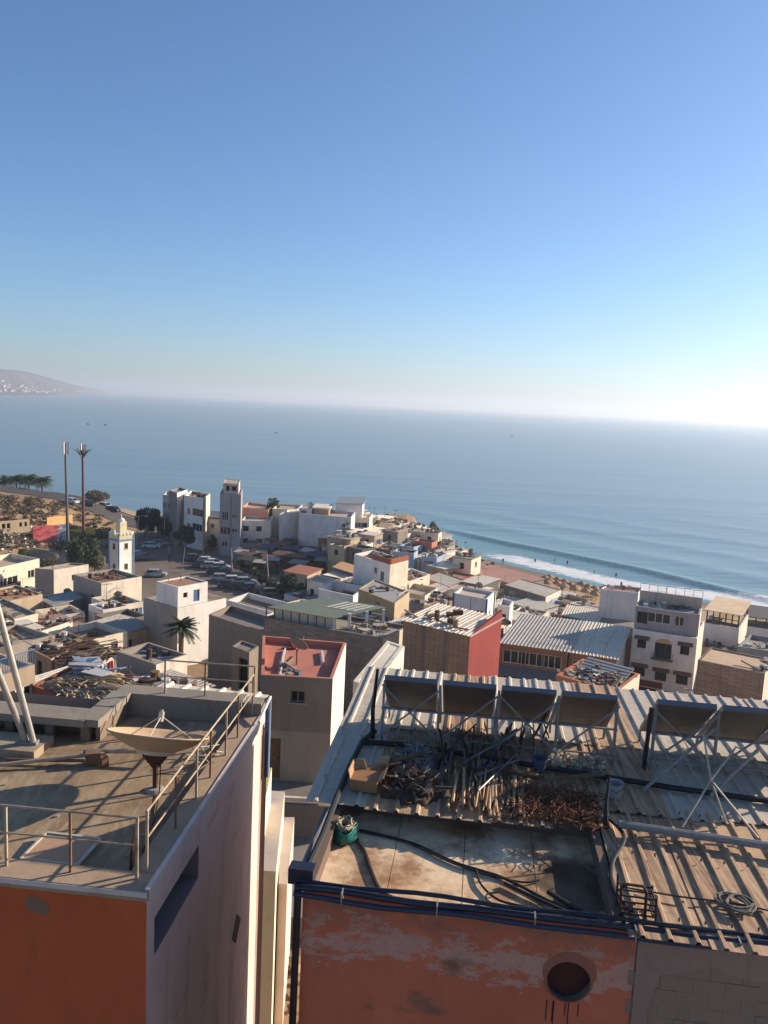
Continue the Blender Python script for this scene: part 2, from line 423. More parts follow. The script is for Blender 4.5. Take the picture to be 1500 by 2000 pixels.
# ------------------------------------------------------------------ car park, road, promenade
ASPH = None
def asphalt(name, c):
    t = NT(name); b = lin(c)
    col = t.mix(t.ramp(t.noise(0.12,6,0.65), [(0.3,0.0),(0.7,1.0)]), sc3(b,0.8), sc3(b,1.2))
    col = t.mix(t.math('MULTIPLY', t.ramp(t.noise(0.8,7,0.7), [(0.55,0.0),(0.75,1.0)]), 0.5), col, sc3(b,0.55))
    t.bump(t.noise(20,4,0.7), 0.3, 0.02); return t.done(col, 0.9, 0, 0.2)
LOTM = asphalt('dusty_asphalt', (118,104,90)); ROADM = asphalt('road_asphalt', (84,78,74)); PAVEM = asphalt('paving', (158,140,120))
mb = MB(); mb.prism([(-62,128),(-6,124),(2,150),(-4,196),(-40,206),(-62,204)], 7.0, 8.05); tag(mb.build('parking_lot', LOTM), kind='structure')
def strip(name, pts, w, mat, lift, thick=0.0):
    mb = MB(); vs = []
    P = [Vector(p) for p in pts]; Q = []
    for a, b in zip(P, P[1:]):
        n = max(2, int((b-a).length/2.5)); Q += [a.lerp(b, i/n) for i in range(n)]
    Q.append(P[-1])
    for i, p in enumerate(Q):
        d = (Q[min(i+1,len(Q)-1)]-Q[max(i-1,0)]).normalized(); r = Vector((d.y,-d.x))
        zs = max(G(p.x+r.x*k*w/2, p.y+r.y*k*w/2) for k in (-1,-0.5,0,0.5,1))+lift
        for k in (-1,1): vs.append((p.x+r.x*k*w/2, p.y+r.y*k*w/2, zs))
    n = len(Q); mb.add(vs, [(2*i, 2*i+1, 2*i+3, 2*i+2) for i in range(n-1)])
    if thick:
        m = len(mb.v); mb.add([v-Vector((0,0,thick)) for v in mb.v[:2*n]], [])
        mb.f += [(2*i+1, m+2*i+1, m+2*i+3, 2*i+3) for i in range(n-1)]+[(2*i+2, m+2*i+2, m+2*i, 2*i) for i in range(n-1)]; mb.m += [0]*(2*n-2)
    return tag(mb.build(name, mat), kind='structure')
strip('coast_road', [(-46,200),(-60,208),(-82,212),(-112,225),(-150,246),(-220,268)], 9, ROADM, 0.12, 0.6)
strip('promenade', [(-52,216),(-78,221),(-112,236),(-150,257),(-220,278)], 4, PAVEM, 0.25, 0.7)
strip('lower_road', [(-58,150),(-70,148),(-86,150),(-120,158)], 6, LOTM, 0.12, 0.5)
strip('main_street', [(-10,130),(8,112),(22,96),(34,84),(60,74),(110,62)], 9, ROADM, 0.10, 0.5)
# ------------------------------------------------------------------ houses
FOOT = []          # (x, y, radius) of what already stands
def inset(pts, t):
    n = len(pts); r = []
    for i in range(n):
        p0, p1, p2 = pts[i-1], pts[i], pts[(i+1)%n]
        d1 = (p1-p0).normalized(); d2 = (p2-p1).normalized()
        n1 = Vector((-d1.y,d1.x)); n2 = Vector((-d2.y,d2.x))
        k = 1+n1.dot(n2); r.append(p1+(n1+n2)*(t/max(k,0.2)))
    return r
def wall_face(mb, a, b, z0, z1, ops, depth, mi, mr):
    """wall from a to b (outside on the right hand), ops = (u0,u1,w0,w1) metres along / absolute z"""
    d = (b-a); L = d.length; d = d/L; nin = Vector((-d.y, d.x))
    us = sorted(set([0.0,L]+[min(L,max(0,o[k])) for o in ops for k in (0,1)])); ws = sorted(set([z0,z1]+[min(z1,max(z0,o[k])) for o in ops for k in (2,3)]))
    P = lambda u, z, k=0.0: (a.x+d.x*u+nin.x*k, a.y+d.y*u+nin.y*k, z)
    for u0, u1 in zip(us, us[1:]):
        for w0, w1 in zip(ws, ws[1:]):
            cu, cw = (u0+u1)/2, (w0+w1)/2
            if any(o[0] < cu < o[1] and o[2] < cw < o[3] for o in ops): continue
            mb.quad(P(u0,w0), P(u1,w0), P(u1,w1), P(u0,w1), mi)
    for o in ops:
        u0, u1, w0, w1 = o
        mb.quad(P(u0,w0),P(u0,w0,depth),P(u1,w0,depth),P(u1,w0),mr); mb.quad(P(u0,w1),P(u1,w1),P(u1,w1,depth),P(u0,w1,depth),mr)
        mb.quad(P(u0,w0),P(u0,w1),P(u0,w1,depth),P(u0,w0,depth),mr); mb.quad(P(u1,w0),P(u1,w0,depth),P(u1,w1,depth),P(u1,w1),mr)
def window(root, a, b, o, depth, kind, frame):
    d = (b-a).normalized(); nin = Vector((-d.y,d.x)); u0, u1, w0, w1 = o
    P = lambda u, z, k: Vector((a.x+d.x*u+nin.x*k, a.y+d.y*u+nin.y*k, z))
    if kind in ('d','db','dw'):
        m = MB(); m.obox(P(u0,w0,depth-0.06), P(u1,w0,depth-0.06)-P(u0,w0,depth-0.06), P(u0,w0,depth)-P(u0,w0,depth-0.06), (0,0,w1-w0))
        dr = m.build('door', {'d':WOODD,'db':BLUEP,'dw':WOOD}[kind], root)
        h = MB(); h.box(P(u0+(u1-u0)*0.85,(w0+w1)/2,depth-0.09), (0.05,0.05,0.14)); h.build('handle', STEELD, dr); return
    m = MB(); fw = min(0.07, (u1-u0)*0.09); bars = [(u0,u0+fw,w0,w1),(u1-fw,u1,w0,w1),(u0+fw,u1-fw,w0,w0+fw),(u0+fw,u1-fw,w1-fw,w1)]
    if kind == 'o': bars = []
    elif kind == 'w3': bars += [(u0+(u1-u0)*k-fw/2,u0+(u1-u0)*k+fw/2,w0+fw,w1-fw) for k in (0.34,0.66)]
    else: bars += [((u0+u1)/2-fw/2,(u0+u1)/2+fw/2,w0+fw,w1-fw)]
    pm = MB(); pm.quad(P(u0,w0,depth),P(u1,w0,depth),P(u1,w1,depth),P(u0,w1,depth))
    if not bars:
        pm.build('opening', DARK, root); return
    for x0,x1,y0,y1 in bars: m.obox(P(x0,y0,depth-0.07), P(x1,y0,depth-0.07)-P(x0,y0,depth-0.07), P(x0,y0,depth-0.01)-P(x0,y0,depth-0.07), (0,0,y1-y0))
    w = m.build('window', frame, root); pm.build('pane', GLASS, w)
    if kind == 's':
        sm = MB()
        for k in (0,1):
            x0 = u0-(u1-u0)*0.5 if k == 0 else u1; x1 = x0+(u1-u0)*0.5
            sm.obox(P(x0,w0,-0.04), P(x1,w0,-0.04)-P(x0,w0,-0.04), P(x0,w0,-0.005)-P(x0,w0,-0.04), (0,0,w1-w0))
        sm.build('shutter', BLUEP, w)
    elif w1-w0 < 2 and kind == 'w':
        sm = MB(); sm.obox(P(u0-0.08,w0-0.07,-0.07), P(u1+0.08,w0-0.07,-0.07)-P(u0-0.08,w0-0.07,-0.07), P(u0,w0,0.05)-P(u0,w0,-0.07), (0,0,0.07)); sm.build('sill', CONC, w)
def house(name, label, pts, z1, z0, walls, roof=None, par=(0.55,0.2), wins=(), cat='house', group=None, frame=None, style='flat', depth=0.16, capm=None, trim=None):
    pts = [Vector((p[0],p[1])) for p in pts]
    if not isinstance(walls, (list,tuple)): walls = [walls]*4
    roof = roof or ROOFC; c = sum(pts, Vector((0,0)))/4
    root = thing(name, label, cat, (c.x,c.y,z0), group)
    FOOT.append((c.x, c.y, max((p-c).length for p in pts)))
    n = 4; mb = MB(); opsl = [[] for _ in range(4)]; kinds = [[] for _ in range(4)]
    for w in wins:
        sd, u, drop, ww, hh = w[:5]; k = w[5] if len(w) > 5 else 'w'
        L = (pts[(sd+1)%4]-pts[sd]).length; uc = u*L
        u0, u1 = max(0.15,uc-ww/2), min(L-0.15,uc+ww/2); w1 = z1-drop; w0 = max(z0+0.1, w1-hh)
        if u1-u0 > 0.2 and w1-w0 > 0.2: opsl[sd].append((u0,u1,w0,w1)); kinds[sd].append(k)
    for i in range(4):
        wall_face(mb, pts[i], pts[(i+1)%4], z0, z1, opsl[i], depth, i, i)
    if style == 'flat':
        ph, pt = par; ins = inset(pts, pt)
        pm = MB()
        for i in range(4):
            a, b, ci, di = pts[i], pts[(i+1)%4], ins[(i+1)%4], ins[i]
            pm.quad((a.x,a.y,z1),(b.x,b.y,z1),(ci.x,ci.y,z1),(di.x,di.y,z1))
            pm.quad((di.x,di.y,z1),(ci.x,ci.y,z1),(ci.x,ci.y,z1-ph),(di.x,di.y,z1-ph))
        mb.build('wall', walls, root); pm.build('parapet', capm or walls[0], root)
        rm = MB(); rm.add([(p.x,p.y,z1-ph) for p in ins], [(0,1,2,3)]); rm.build('roof', roof, root)
    elif style == 'slab':
        mb.build('wall', walls, root); out = inset(pts, -par[1]); rm = MB(); rm.prism(out, z1, z1+par[0]); rm.build('roof', roof, root)
    elif style == 'corr':
        mb.build('wall', walls, root)
        out = inset(pts, -0.25); al = (out[3]-out[0]); ac = (out[1]-out[0]); W = ac.length; ns = max(2, int(W/1.6)); a = ac/W
        for i in range(ns):
            rm = MB(); o0 = out[0]+a*(W*i/ns); dz = 0.05+0.012*(i % 2)
            rm.corr((o0.x,o0.y,z1+dz), (al.x,al.y,par[0]), (a.x*(W/ns-0.02),a.y*(W/ns-0.02),0), 0.4, 0.06, 0.12, 0.015)
            rm.build('roof_sheet', roof, root)
    for i in range(4):
        for o, k in zip(opsl[i], kinds[i]): window(root, pts[i], pts[(i+1)%4], o, depth, k, frame or WHITEP)
    if trim:
        tm = MB()
        for p in pts: tm.box((p.x,p.y,(z0+z1)/2), (0.22,0.22,z1-z0-0.02))
        tm.build('corner_trim', trim, root)
    return root, pts
def gmin(pts): return min(G(p[0],p[1]) for p in pts)-0.6
INFO = []
def hp(name, label, A, B, C, h, walls, zabs=None, down=0.0, **kw):
    """house from the sight lines to three corners of its roof edge: left, near (or front right), right (or a depth in metres)"""
    z = zabs if zabs is not None else PG(*B, h).z
    a, b = Z(*A, z).to_2d(), Z(*B, z).to_2d()
    if isinstance(C, (int,float)):
        d = (b-a).normalized(); c = b+Vector((-d.y,d.x))*C
    else: c = Z(*C, z).to_2d()
    pts = [a, b, c, a+c-b]
    z0 = gmin(pts)-down
    INFO.append((name, label[:30], [round(v,1) for v in (a.x,a.y,b.x,b.y,c.x,c.y)], round((b-a).length,1), round((c-b).length,1), round(z,1), round(z-z0,1)))
    r, p = house(name, label, pts, z, z0, walls, **kw)
    return r, p, z
JUNKM = [WOOD, WOODD, CONC, STEEL, plain('junk_blue',(84,96,110),0.8), plain('junk_red',(116,76,62),0.8), plain('junk_dark',(40,38,38),0.8), plain('junk_white',(196,190,180),0.7), plain('junk_tan',(150,124,94),0.9), plain('junk_grey',(104,100,94),0.9), plain('junk_brown',(92,72,56),0.9)]
def junk(pts, z, n, label, seed=1, size=1.0, name='roof_junk', spread=0.9):
    rnd = random.Random(seed); mb = MB(); c = sum(pts, Vector((0,0)))/len(pts)
    for i in range(n):
        u, v = rnd.uniform(0.06,0.94), rnd.uniform(0.06,0.94)
        p = pts[0]+(pts[1]-pts[0])*u+(pts[3]-pts[0])*v; p = c+(p-c)*spread; k = rnd.random(); rz = rnd.uniform(0,3.14); m = rnd.randrange(len(JUNKM))
        if k < 0.4:
            L = rnd.uniform(0.6,2.2)*size; a = Vector((p.x,p.y,z+0.05)); b = a+Vector((math.cos(rz)*L, math.sin(rz)*L, rnd.uniform(0,0.35)))
            mb.bar(a, b, rnd.uniform(0.06,0.16), m)
        elif k < 0.75:
            s = (rnd.uniform(0.25,0.9)*size, rnd.uniform(0.25,0.7)*size, rnd.uniform(0.15,0.55)*size); mb.box((p.x,p.y,z+s[2]/2+0.005), s, rz, m)
        elif k < 0.9:
            r = rnd.uniform(0.15,0.32)*size; mb.tube([(p.x,p.y,z+0.01),(p.x,p.y,z+rnd.uniform(0.4,0.9)*size)], r, 9, m)
        else:
            w = rnd.uniform(0.7,1.5)*size; e1 = Vector((math.cos(rz),math.sin(rz),rnd.uniform(-0.1,0.2)))*w; e2 = Vector((-math.sin(rz),math.cos(rz),rnd.uniform(0,0.2)))*w*0.7
            mb.obox((p.x,p.y,z+0.12), e1, e2, (0,0,0.03), m)
    return stuff(name, mb, JUNKM, label, 'junk', (c.x,c.y,z))
# small satellite dish, built once and copied
def dish_proto():
    r = thing('satellite_dish', 'small grey satellite dish on a flat roof', 'satellite dish', (0,0,0), 'small satellite dishes on the town roofs')
    m = MB(); m.tube([(0,0,0),(0,0,0.7)], 0.03, 6); m.build('pole', STEELD, r)
    ax = Vector((0,0.75,0.6)).normalized(); m = MB(); prof = [(0.02,0.0),(0.2,0.03),(0.35,0.09),(0.45,0.16),(0.46,0.165),(0.35,0.105),(0.2,0.045),(0.02,0.015)]
    m.lathe(prof, 16, (0,0,0.85), 0, ax); m.build('reflector', plain('dish_grey',(120,116,112),0.6), r, smooth=True)
    m = MB(); m.tube([Vector((0,0,0.55)), Vector((0,0,0.85))+ax*0.5], 0.018, 5); m.box(Vector((0,0,0.85))+ax*0.52, (0.1,0.1,0.1)); m.build('feed_arm', STEELD, r)
    return r
DISH0 = dish_proto(); DISH_N = [0]
def dish(x, y, z, rz, s=1.0, label=None):
    o = DISH0 if DISH_N[0] == 0 else copy_tree(DISH0)
    DISH_N[0] += 1; o.location = (x,y,z); o.rotation_euler = (0,0,rz); o.scale = (s,s,s)
    if label: o['label'] = label
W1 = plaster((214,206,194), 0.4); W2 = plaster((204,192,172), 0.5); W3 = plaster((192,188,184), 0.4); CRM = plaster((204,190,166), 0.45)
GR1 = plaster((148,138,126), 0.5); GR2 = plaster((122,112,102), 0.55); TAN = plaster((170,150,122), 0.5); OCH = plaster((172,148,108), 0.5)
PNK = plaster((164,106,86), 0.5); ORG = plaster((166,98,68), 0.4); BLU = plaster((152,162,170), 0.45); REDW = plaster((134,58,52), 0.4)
BRK = brick_mat('mud_brick', (150,122,96), (120,104,88), 0.22, 0.09); BLKW = brick_mat('grey_blockwork', (132,118,104), (108,98,88))
REDR = plaster((150,112,96), 0.55, 'roof'); CORL = rusty('pale_corrugated', (196,184,164), 0.35, 0.7, 0.1)
CORG = rusty('grey_corrugated', (158,152,142), 0.35, 0.7, 0.1)
GREENR = plain('green_sheet', (120,130,110), 0.75, 0, 0.15, 2)
# ------------------------------------------------------------------ foreground, right: orange building with sheet roof
class Frame:
    def __init__(s, o, ang, z): s.o = Vector(o); a = math.radians(ang); s.a = a; s.e1 = Vector((math.cos(a),-math.sin(a))); s.e2 = Vector((math.sin(a),math.cos(a))); s.z = z
    def __call__(s, u, t, dz=0.0):
        p = s.o+s.e1*u+s.e2*t; return Vector((p.x,p.y,s.z+dz))
    def v(s, u, t, dz=0.0):
        p = s.e1*u+s.e2*t; return Vector((p.x,p.y,dz))
    def box(s, mb, u0, u1, t0, t1, z0, z1, mi=0): mb.obox(s(u0,t0,z0), s.v(u1-u0,0), s.v(0,t1-t0), (0,0,z1-z0), mi)
RB = Frame((-0.84,9.92), 7.0, 36.6)
def worn_orange(name, c, band=None, patch=0.5, seed=0.0):
    """painted render: flaking pale band below the top edge, grey repair patches"""
    t = NT(name); base = lin(c)
    sep = t.n('ShaderNodeSeparateXYZ'); t.l(t.pos, sep.inputs[0]); zz = sep.outputs[2]
    col = t.mix(t.ramp(t.noise(0.8,6,0.6), [(0.3,0.0),(0.7,1.0)]), sc3(base,0.88), sc3(base,1.1))
    col = t.mix(t.math('MULTIPLY', t.ramp(t.noise(2.4,7,0.7,t.mapping((1,1,0.4))), [(0.5,0.0),(0.75,1.0)]), 0.35), col, sc3(base,0.55))
    if band:
        zc, hw = band
        d = t.math('DIVIDE', t.math('ABSOLUTE', t.math('SUBTRACT', zz, zc)), hw)
        flake = t.math('ADD', t.math('MULTIPLY', t.noise(2.2,10,0.8,t.mapping((0.8,0.8,1.9),(0,0,0))), 0.8), t.math('MULTIPLY', t.noise(11,8,0.8), 0.2))
        f = t.ramp(t.math('SUBTRACT', flake, t.math('MULTIPLY', d, 0.10)), [(0.43,0.0),(0.455,1.0)])
        col = t.mix(t.math('MULTIPLY', f, 0.8), col, t.mix(t.noise(9,5,0.7), lin((160,124,108)), lin((196,168,150))))
        top = t.ramp(t.math('SUBTRACT', zz, zc), [(0.10,0.0),(0.5,1.0)])
        col = t.mix(t.math('MULTIPLY', top, t.ramp(t.noise(3.5,7,0.75), [(0.4,0.0),(0.62,1.0)])), col, lin((128,100,84)))
    pm = t.ramp(t.noise(0.75,4,0.5,t.mapping((1.0,1.0,2.3))), [(0.60,0.0),(0.66,1.0)])
    if patch: col = t.mix(t.math('MULTIPLY', pm, patch), col, lin((112,92,76)))
    t.bump(t.noise(22,6,0.7), 0.3, 0.01)
    return t.done(col, 0.9, 0, 0.15)
OR_R = worn_orange('worn_orange_right', (188,108,80), (35.84,0.30), 0.8)
OR_L = worn_orange('worn_orange_left', (194,98,58), None, 0.0)
rb = thing('orange_building', 'orange walled building with sheet roof, right foreground', 'building', RB(5,4,-14.6))
FOOT.append((4.5,14,9))
# front wall with a round hole, left wall, back wall
mb = MB(); U = lambda u: u
hc_u, hc_z, hr = None, None, 0.29
d = ray(1110,1915); n3 = RB.v(0,1); tt = ((RB(0,0)-Vector((0,0,CAMH))).dot(n3))/d.dot(n3); hw_ = Vector((0,0,CAMH))+d*tt
hc_u = (hw_.to_2d()-RB.o).dot(RB.e1); hc_z = hw_.z
d = ray(1243,1840); tt = ((RB(0,0)-Vector((0,0,CAMH))).dot(n3))/d.dot(n3); split = ((Vector((0,0,CAMH))+d*tt).to_2d()-RB.o).dot(RB.e1)
a, b = RB(0,0).to_2d(), RB(split,0).to_2d()
wall_face(mb, a, b, 22.0, 36.5, [(hc_u-0.45,hc_u+0.45,hc_z-0.45,hc_z+0.45)], 0.001, 0, 0)
N = 32; ring = []; sqr = []
rnd = random.Random(9)
for k in range(N):
    th = 2*math.pi*k/N; cx_, sx_ = math.cos(th), math.sin(th); m = 0.45/max(abs(cx_),abs(sx_)); r_ = hr*(1+0.05*math.sin(3*th+1)+rnd.uniform(-0.03,0.03))
    ring.append(RB(hc_u+cx_*r_,0,hc_z-36.6+sx_*r_)); sqr.append(RB(hc_u+cx_*m,0,hc_z-36.6+sx_*m))
inn = [p+RB.v(0,0.10) for p in ring]
mb.add(ring+sqr, [(k,(k+1)%N,N+(k+1)%N,N+k)[::-1] for k in range(N)], 0)
mb.add(ring+inn, [(k,(k+1)%N,N+(k+1)%N,N+k) for k in range(N)], 1)
mb.add(inn, [tuple(range(N))], 2)
mb.build('front_wall', [OR_R, CONC_D, plain('hole_dark',(70,34,30),0.95,0,0.3,5)], rb)
mb = MB(); ro_ = []
for k in range(N):                                  # broken mortar collar round the hole
    th = 2*math.pi*k/N; up = max(0.0, math.sin(th))
    ro_.append(hr*(1.04+0.05*math.sin(2*th+0.6)+0.10*noise.noise(Vector((math.cos(th)*1.7,math.sin(th)*1.7,3.1))))+0.10*up**0.7+0.02*rnd.random())
P_ = lambda r_, k, k_: RB(hc_u+math.cos(2*math.pi*k/N)*r_, -k_, hc_z-36.6+math.sin(2*math.pi*k/N)*r_)
for k in range(N):
    j = (k+1) % N; ri = hr*0.97
    mb.add([P_(ri,k,0.03),P_(ri,j,0.03),P_(ro_[j],j,0.006),P_(ro_[k],k,0.006),P_(ri,k,-0.02),P_(ri,j,-0.02),P_(ro_[j],j,-0.01),P_(ro_[k],k,-0.01)], [(3,2,1,0),(0,1,5,4),(2,3,7,6)])
mb.build('mortar_collar', plaster((140,92,70),0.8), rb)
for k in range(6):
    mb = MB(); u = hc_u+rnd.uniform(-0.28,0.15); L = rnd.uniform(0.15,0.4); mb.obox(RB(u,-0.006,hc_z-36.6-hr-0.02-L), RB.v(0.012,0), RB.v(0,0.004), (0,0,L)); mb.build('drip_stain', plain('drip',(58,30,24),0.9), rb)
mb = MB(); P = lambda u,t: RB(u,t).to_2d()
wall_face(mb, P(0,8.7), P(0,0), 22, 36.45, [], 0.1, 0, 0); wall_face(mb, P(11.5,8.7), P(0,8.7), 22, 36.4, [], 0.1, 0, 0); wall_face(mb, P(11.5,0.1), P(11.5,8.7), 22, 36.4, [], 0.1, 0, 0)
mb.build('side_wall', plaster((124,100,84),0.6), rb)
# grey block wall on the right part: block courses, a plaster skim below
gw0, gw1 = split, 9.0
mb = MB(); wall_face(mb, P(gw0,0.003), P(gw1+1,0.003), 22, 36.45, [], 0.1, 0, 0); mb.build('backing_wall', plaster((118,102,88),0.6), rb)
blk = MB(); blk.obox((0,0,0),(0.397,0,0),(0,0.03,0),(0,0,0.197)); 
BLKM = plaster((132,114,98),0.6,'block')
first = None; rnd = random.Random(2)
for row in range(12):
    zt = 36.15-0.2*row; u = gw0+0.14-(0.2 if row % 2 else 0.0)
    while u < 7.6:
        w0 = max(u, gw0+0.12)
        if w0 - u < 0.3:
            if first is None:
                first = blk.build('block', BLKM); me = first.data; o = first
            else: o = bpy.data.objects.new('block', me); COL.objects.link(o)
            o.parent = rb; o.location = RB(u, -0.002-0.010*rnd.random(), zt-0.2-36.6)-rb.location; o.rotation_euler = (rnd.gauss(0,0.004),rnd.gauss(0,0.004),-RB.a)
            k = rnd.uniform(0.992,1.0); o.scale = (k,1,k)
        u += 0.4
def skim(name, poly, t0, mat, thick=0.012):
    m = MB(); n = len(poly); f = [RB(u,t0-thick,z-36.6) for u,z in poly]; g = [RB(u,t0,z-36.6) for u,z in poly]
    m.add(f+g, [tuple(range(n))]+[(i,n+i,n+(i+1)%n,(i+1)%n) for i in range(n)]); m.build(name, mat, rb)
SKIM = plaster((138,118,104),0.6,'skim'); 
skim('plaster_skim', [(gw0+0.02,34.4),(gw0+0.55,34.42),(gw0+0.9,34.5),(gw0+1.5,34.55),(gw0+2.3,34.45),(8.4,34.5),(8.4,32.0),(gw0+0.02,32.0)], -0.012, SKIM)
skim('plaster_skim', [(gw0+0.02,36.42),(gw0+0.02,34.38),(gw0+0.22,34.38),(gw0+0.30,34.9),(gw0+0.2,35.4),(gw0+0.32,35.95),(gw0+0.9,36.12),(gw0+1.5,36.02),(gw0+2.2,36.14),(8.4,36.16),(8.4,36.42)], -0.012, SKIM)
skim('plaster_skim', [(gw0+1.05,35.1),(gw0+1.25,34.75),(gw0+2.0,34.72),(gw0+2.1,35.0),(gw0+1.6,35.12)], -0.014, plaster((152,136,124),0.5,'skim'))
# blue black pipes along the front eave
for k,(t_,dz,r_,mt) in enumerate(((-0.08,-0.02,0.045,'a'),(-0.15,-0.09,0.036,'b'),(0.02,0.02,0.03,'a'))):
    mb = MB(); pts = [RB(-0.10+0.4*i, t_+0.02*math.sin(i*1.3+k), dz+0.012*math.sin(i*0.9+k*2)) for i in range(22)]
    mb.tube(pts, r_, 9); tag(mb.build('eave_pipe', plain('blue_black_pipe_'+mt, (32,36,50) if mt == 'a' else (40,48,68), 0.4, 0, 0.2, 5), None, RB(0,t_,dz)), ['thick dark blue pipe along the top of the orange wall','lower dark blue pipe tied under the orange wall eave','thin dark pipe lying behind the eave pipes'][k], 'pipe')
for i in range(5):
    q = RB(0.55+1.25*i,-0.12,-0.05); mb = MB(); mb.box(q, (0.018,0.14,0.17), -RB.a); tag(mb.build('pipe_clip', STEEL, None, q), 'grey clip tying the eave pipes together above the orange wall', 'pipe clip', 'clips on the eave pipes')
mb = MB(); mb.tube([RB(-0.06,-0.05,0.0), RB(-0.07,-0.06,-2), RB(-0.05,-0.06,-5), RB(-0.05,-0.06,-12)], 0.05, 8); tag(mb.build('drain_pipe', plain('drain_black',(34,32,36),0.5), None, RB(-0.06,-0.05,-12)), 'black drain pipe down the left corner of the orange wall', 'pipe')
# sunken slab, its kerbs
mb = MB()
for i in range(4):
    RB.box(mb, 0.04+1.04*i, 0.04+1.04*i+1.03, 0.02, 2.6, -0.42, -0.30-0.004*(i%2))
    t = None
def slab_mat():
    t = NT('stained_slab'); v = t.mapping((1,1,1),(0,0,RB.a))
    col = t.mix(t.ramp(t.noise(0.9,7,0.7), [(0.35,0.0),(0.65,1.0)]), lin((204,164,122)), lin((236,212,176)))
    col = t.mix(t.math('MULTIPLY',t.ramp(t.noise(1.1,7,0.72,t.mapping((1,1,1),(0,0,1.0))), [(0.44,0.0),(0.60,1.0)]),0.8), col, lin((134,92,56)))
    # the damp dark corner on the right
    dv = t.n('ShaderNodeVectorMath'); dv.operation = 'DISTANCE'; t.l(t.pos, dv.inputs[0]); dv.inputs[1].default_value = RB(3.75,1.1,-0.3)
    f = t.ramp(t.math('ADD', dv.outputs['Value'], t.math('MULTIPLY', t.math('SUBTRACT',t.noise(1.6,7,0.7),0.5), 1.8)), [(0.55,1.0),(0.95,0.0)])
    col = t.mix(t.math('MULTIPLY',f,0.85), col, lin((48,36,30)))
    t.bump(t.noise(12,6,0.7), 0.4, 0.015); return t.done(col, 0.85, 0, 0.25)
mb.build('roof_slab', slab_mat(), rb)
mb = MB(); RB.box(mb, 0.0, 4.15, 2.55, 2.7, -0.7, -0.02); RB.box(mb, 4.06, 4.18, 0.03, 2.55, -0.7, -0.03); RB.box(mb, 0.0,0.12,0.14,2.55,-0.42,-0.06); mb.build('roof_kerb', plaster((104,86,72),0.6), rb)
# roof sheets
SHM = rusty('rust_streaked_sheet', (172,142,108), 0.75, 0.7, 0.05, (15,0.3,15), RB.a, (0.24,0.135,0.075), 0.42)
SHM2 = rusty('galvanised_and_shaded_sheet', (176,162,142), 0.25, 0.65, 0.05, (5,0.5,5), RB.a, (0.2,0.1,0.05), 0.52)
def sheet_mesh(L): 
    m = MB(); m.corr((0,0,0),(0,L,0),(1.0,0,0),0.3333,0.036,0.085,0.006,0,0.5); return m
sheets = {}
def sheet(u, t, L, dz, mat, tilt=0.0):
    k = (L, mat.name)
    if k not in sheets: o = sheet_mesh(L).build('roof_sheet', mat); sheets[k] = o.data
    else: o = bpy.data.objects.new('roof_sheet', sheets[k]); COL.objects.link(o)
    o.parent = rb; o.location = RB(u+rnd.gauss(0,0.008),t+rnd.uniform(-0.07,0.07),dz)-rb.location; o.rotation_euler = (tilt+rnd.gauss(0,0.002),rnd.gauss(0,0.004),-RB.a+rnd.gauss(0,0.006))
for i in range(12):
    u = -0.46+0.97*i; m = SHM2 if i < 1 else (SHM if i < 8 else SHM2); w = 0.012*(i % 2)
    sheet(u, 5.35, 3.5, 0.045+w, SHM2 if i not in (2,5) else SHM, 0.004)
    sheet(u, 2.08 if u < 3.4 else 2.9, 3.5 if u < 3.4 else 2.7, 0.02+w, m if u < 5 else SHM2, 0.004)  # right end of this row takes the greyer sheet colour as its shade
for i in range(8):
    u = 4.2+0.97*i; w = 0.012*(i % 2)
    sheet(u, -0.32, 3.45, -0.012+w, SHM, 0.003)
for row, t_ in enumerate((0.1,1.6,2.95,4.7,6.5,8.4)):
    m = MB()
    for i in range(34):
        u = -0.3+i*0.3233
        if row < 2 and u < 4.2: continue
        m.tube([RB(u,t_,0.04),RB(u,t_,0.09)],0.012,6)
    o = m.build('roof_screws', plain('screw_rust',(96,62,44),0.7), rb); o['kind'] = 'stuff'
# under the sheets: purlins
mb = MB()
for t_ in (2.9,4.6,6.4,8.3): RB.box(mb, -0.35, 11.4, t_-0.04, t_+0.04, -0.12, -0.02)
mb.build('purlin', STEELD, rb)
mb = MB(); RB.box(mb, 0.02, 11.4, 2.75, 8.6, -0.45, -0.35); mb.build('ceiling_slab', CONC_D, rb)
mb = MB(); RB.box(mb, 4.2, 11.4, 0.1, 2.75, -0.45, -0.35); mb.build('ceiling_slab', CONC_D, rb)
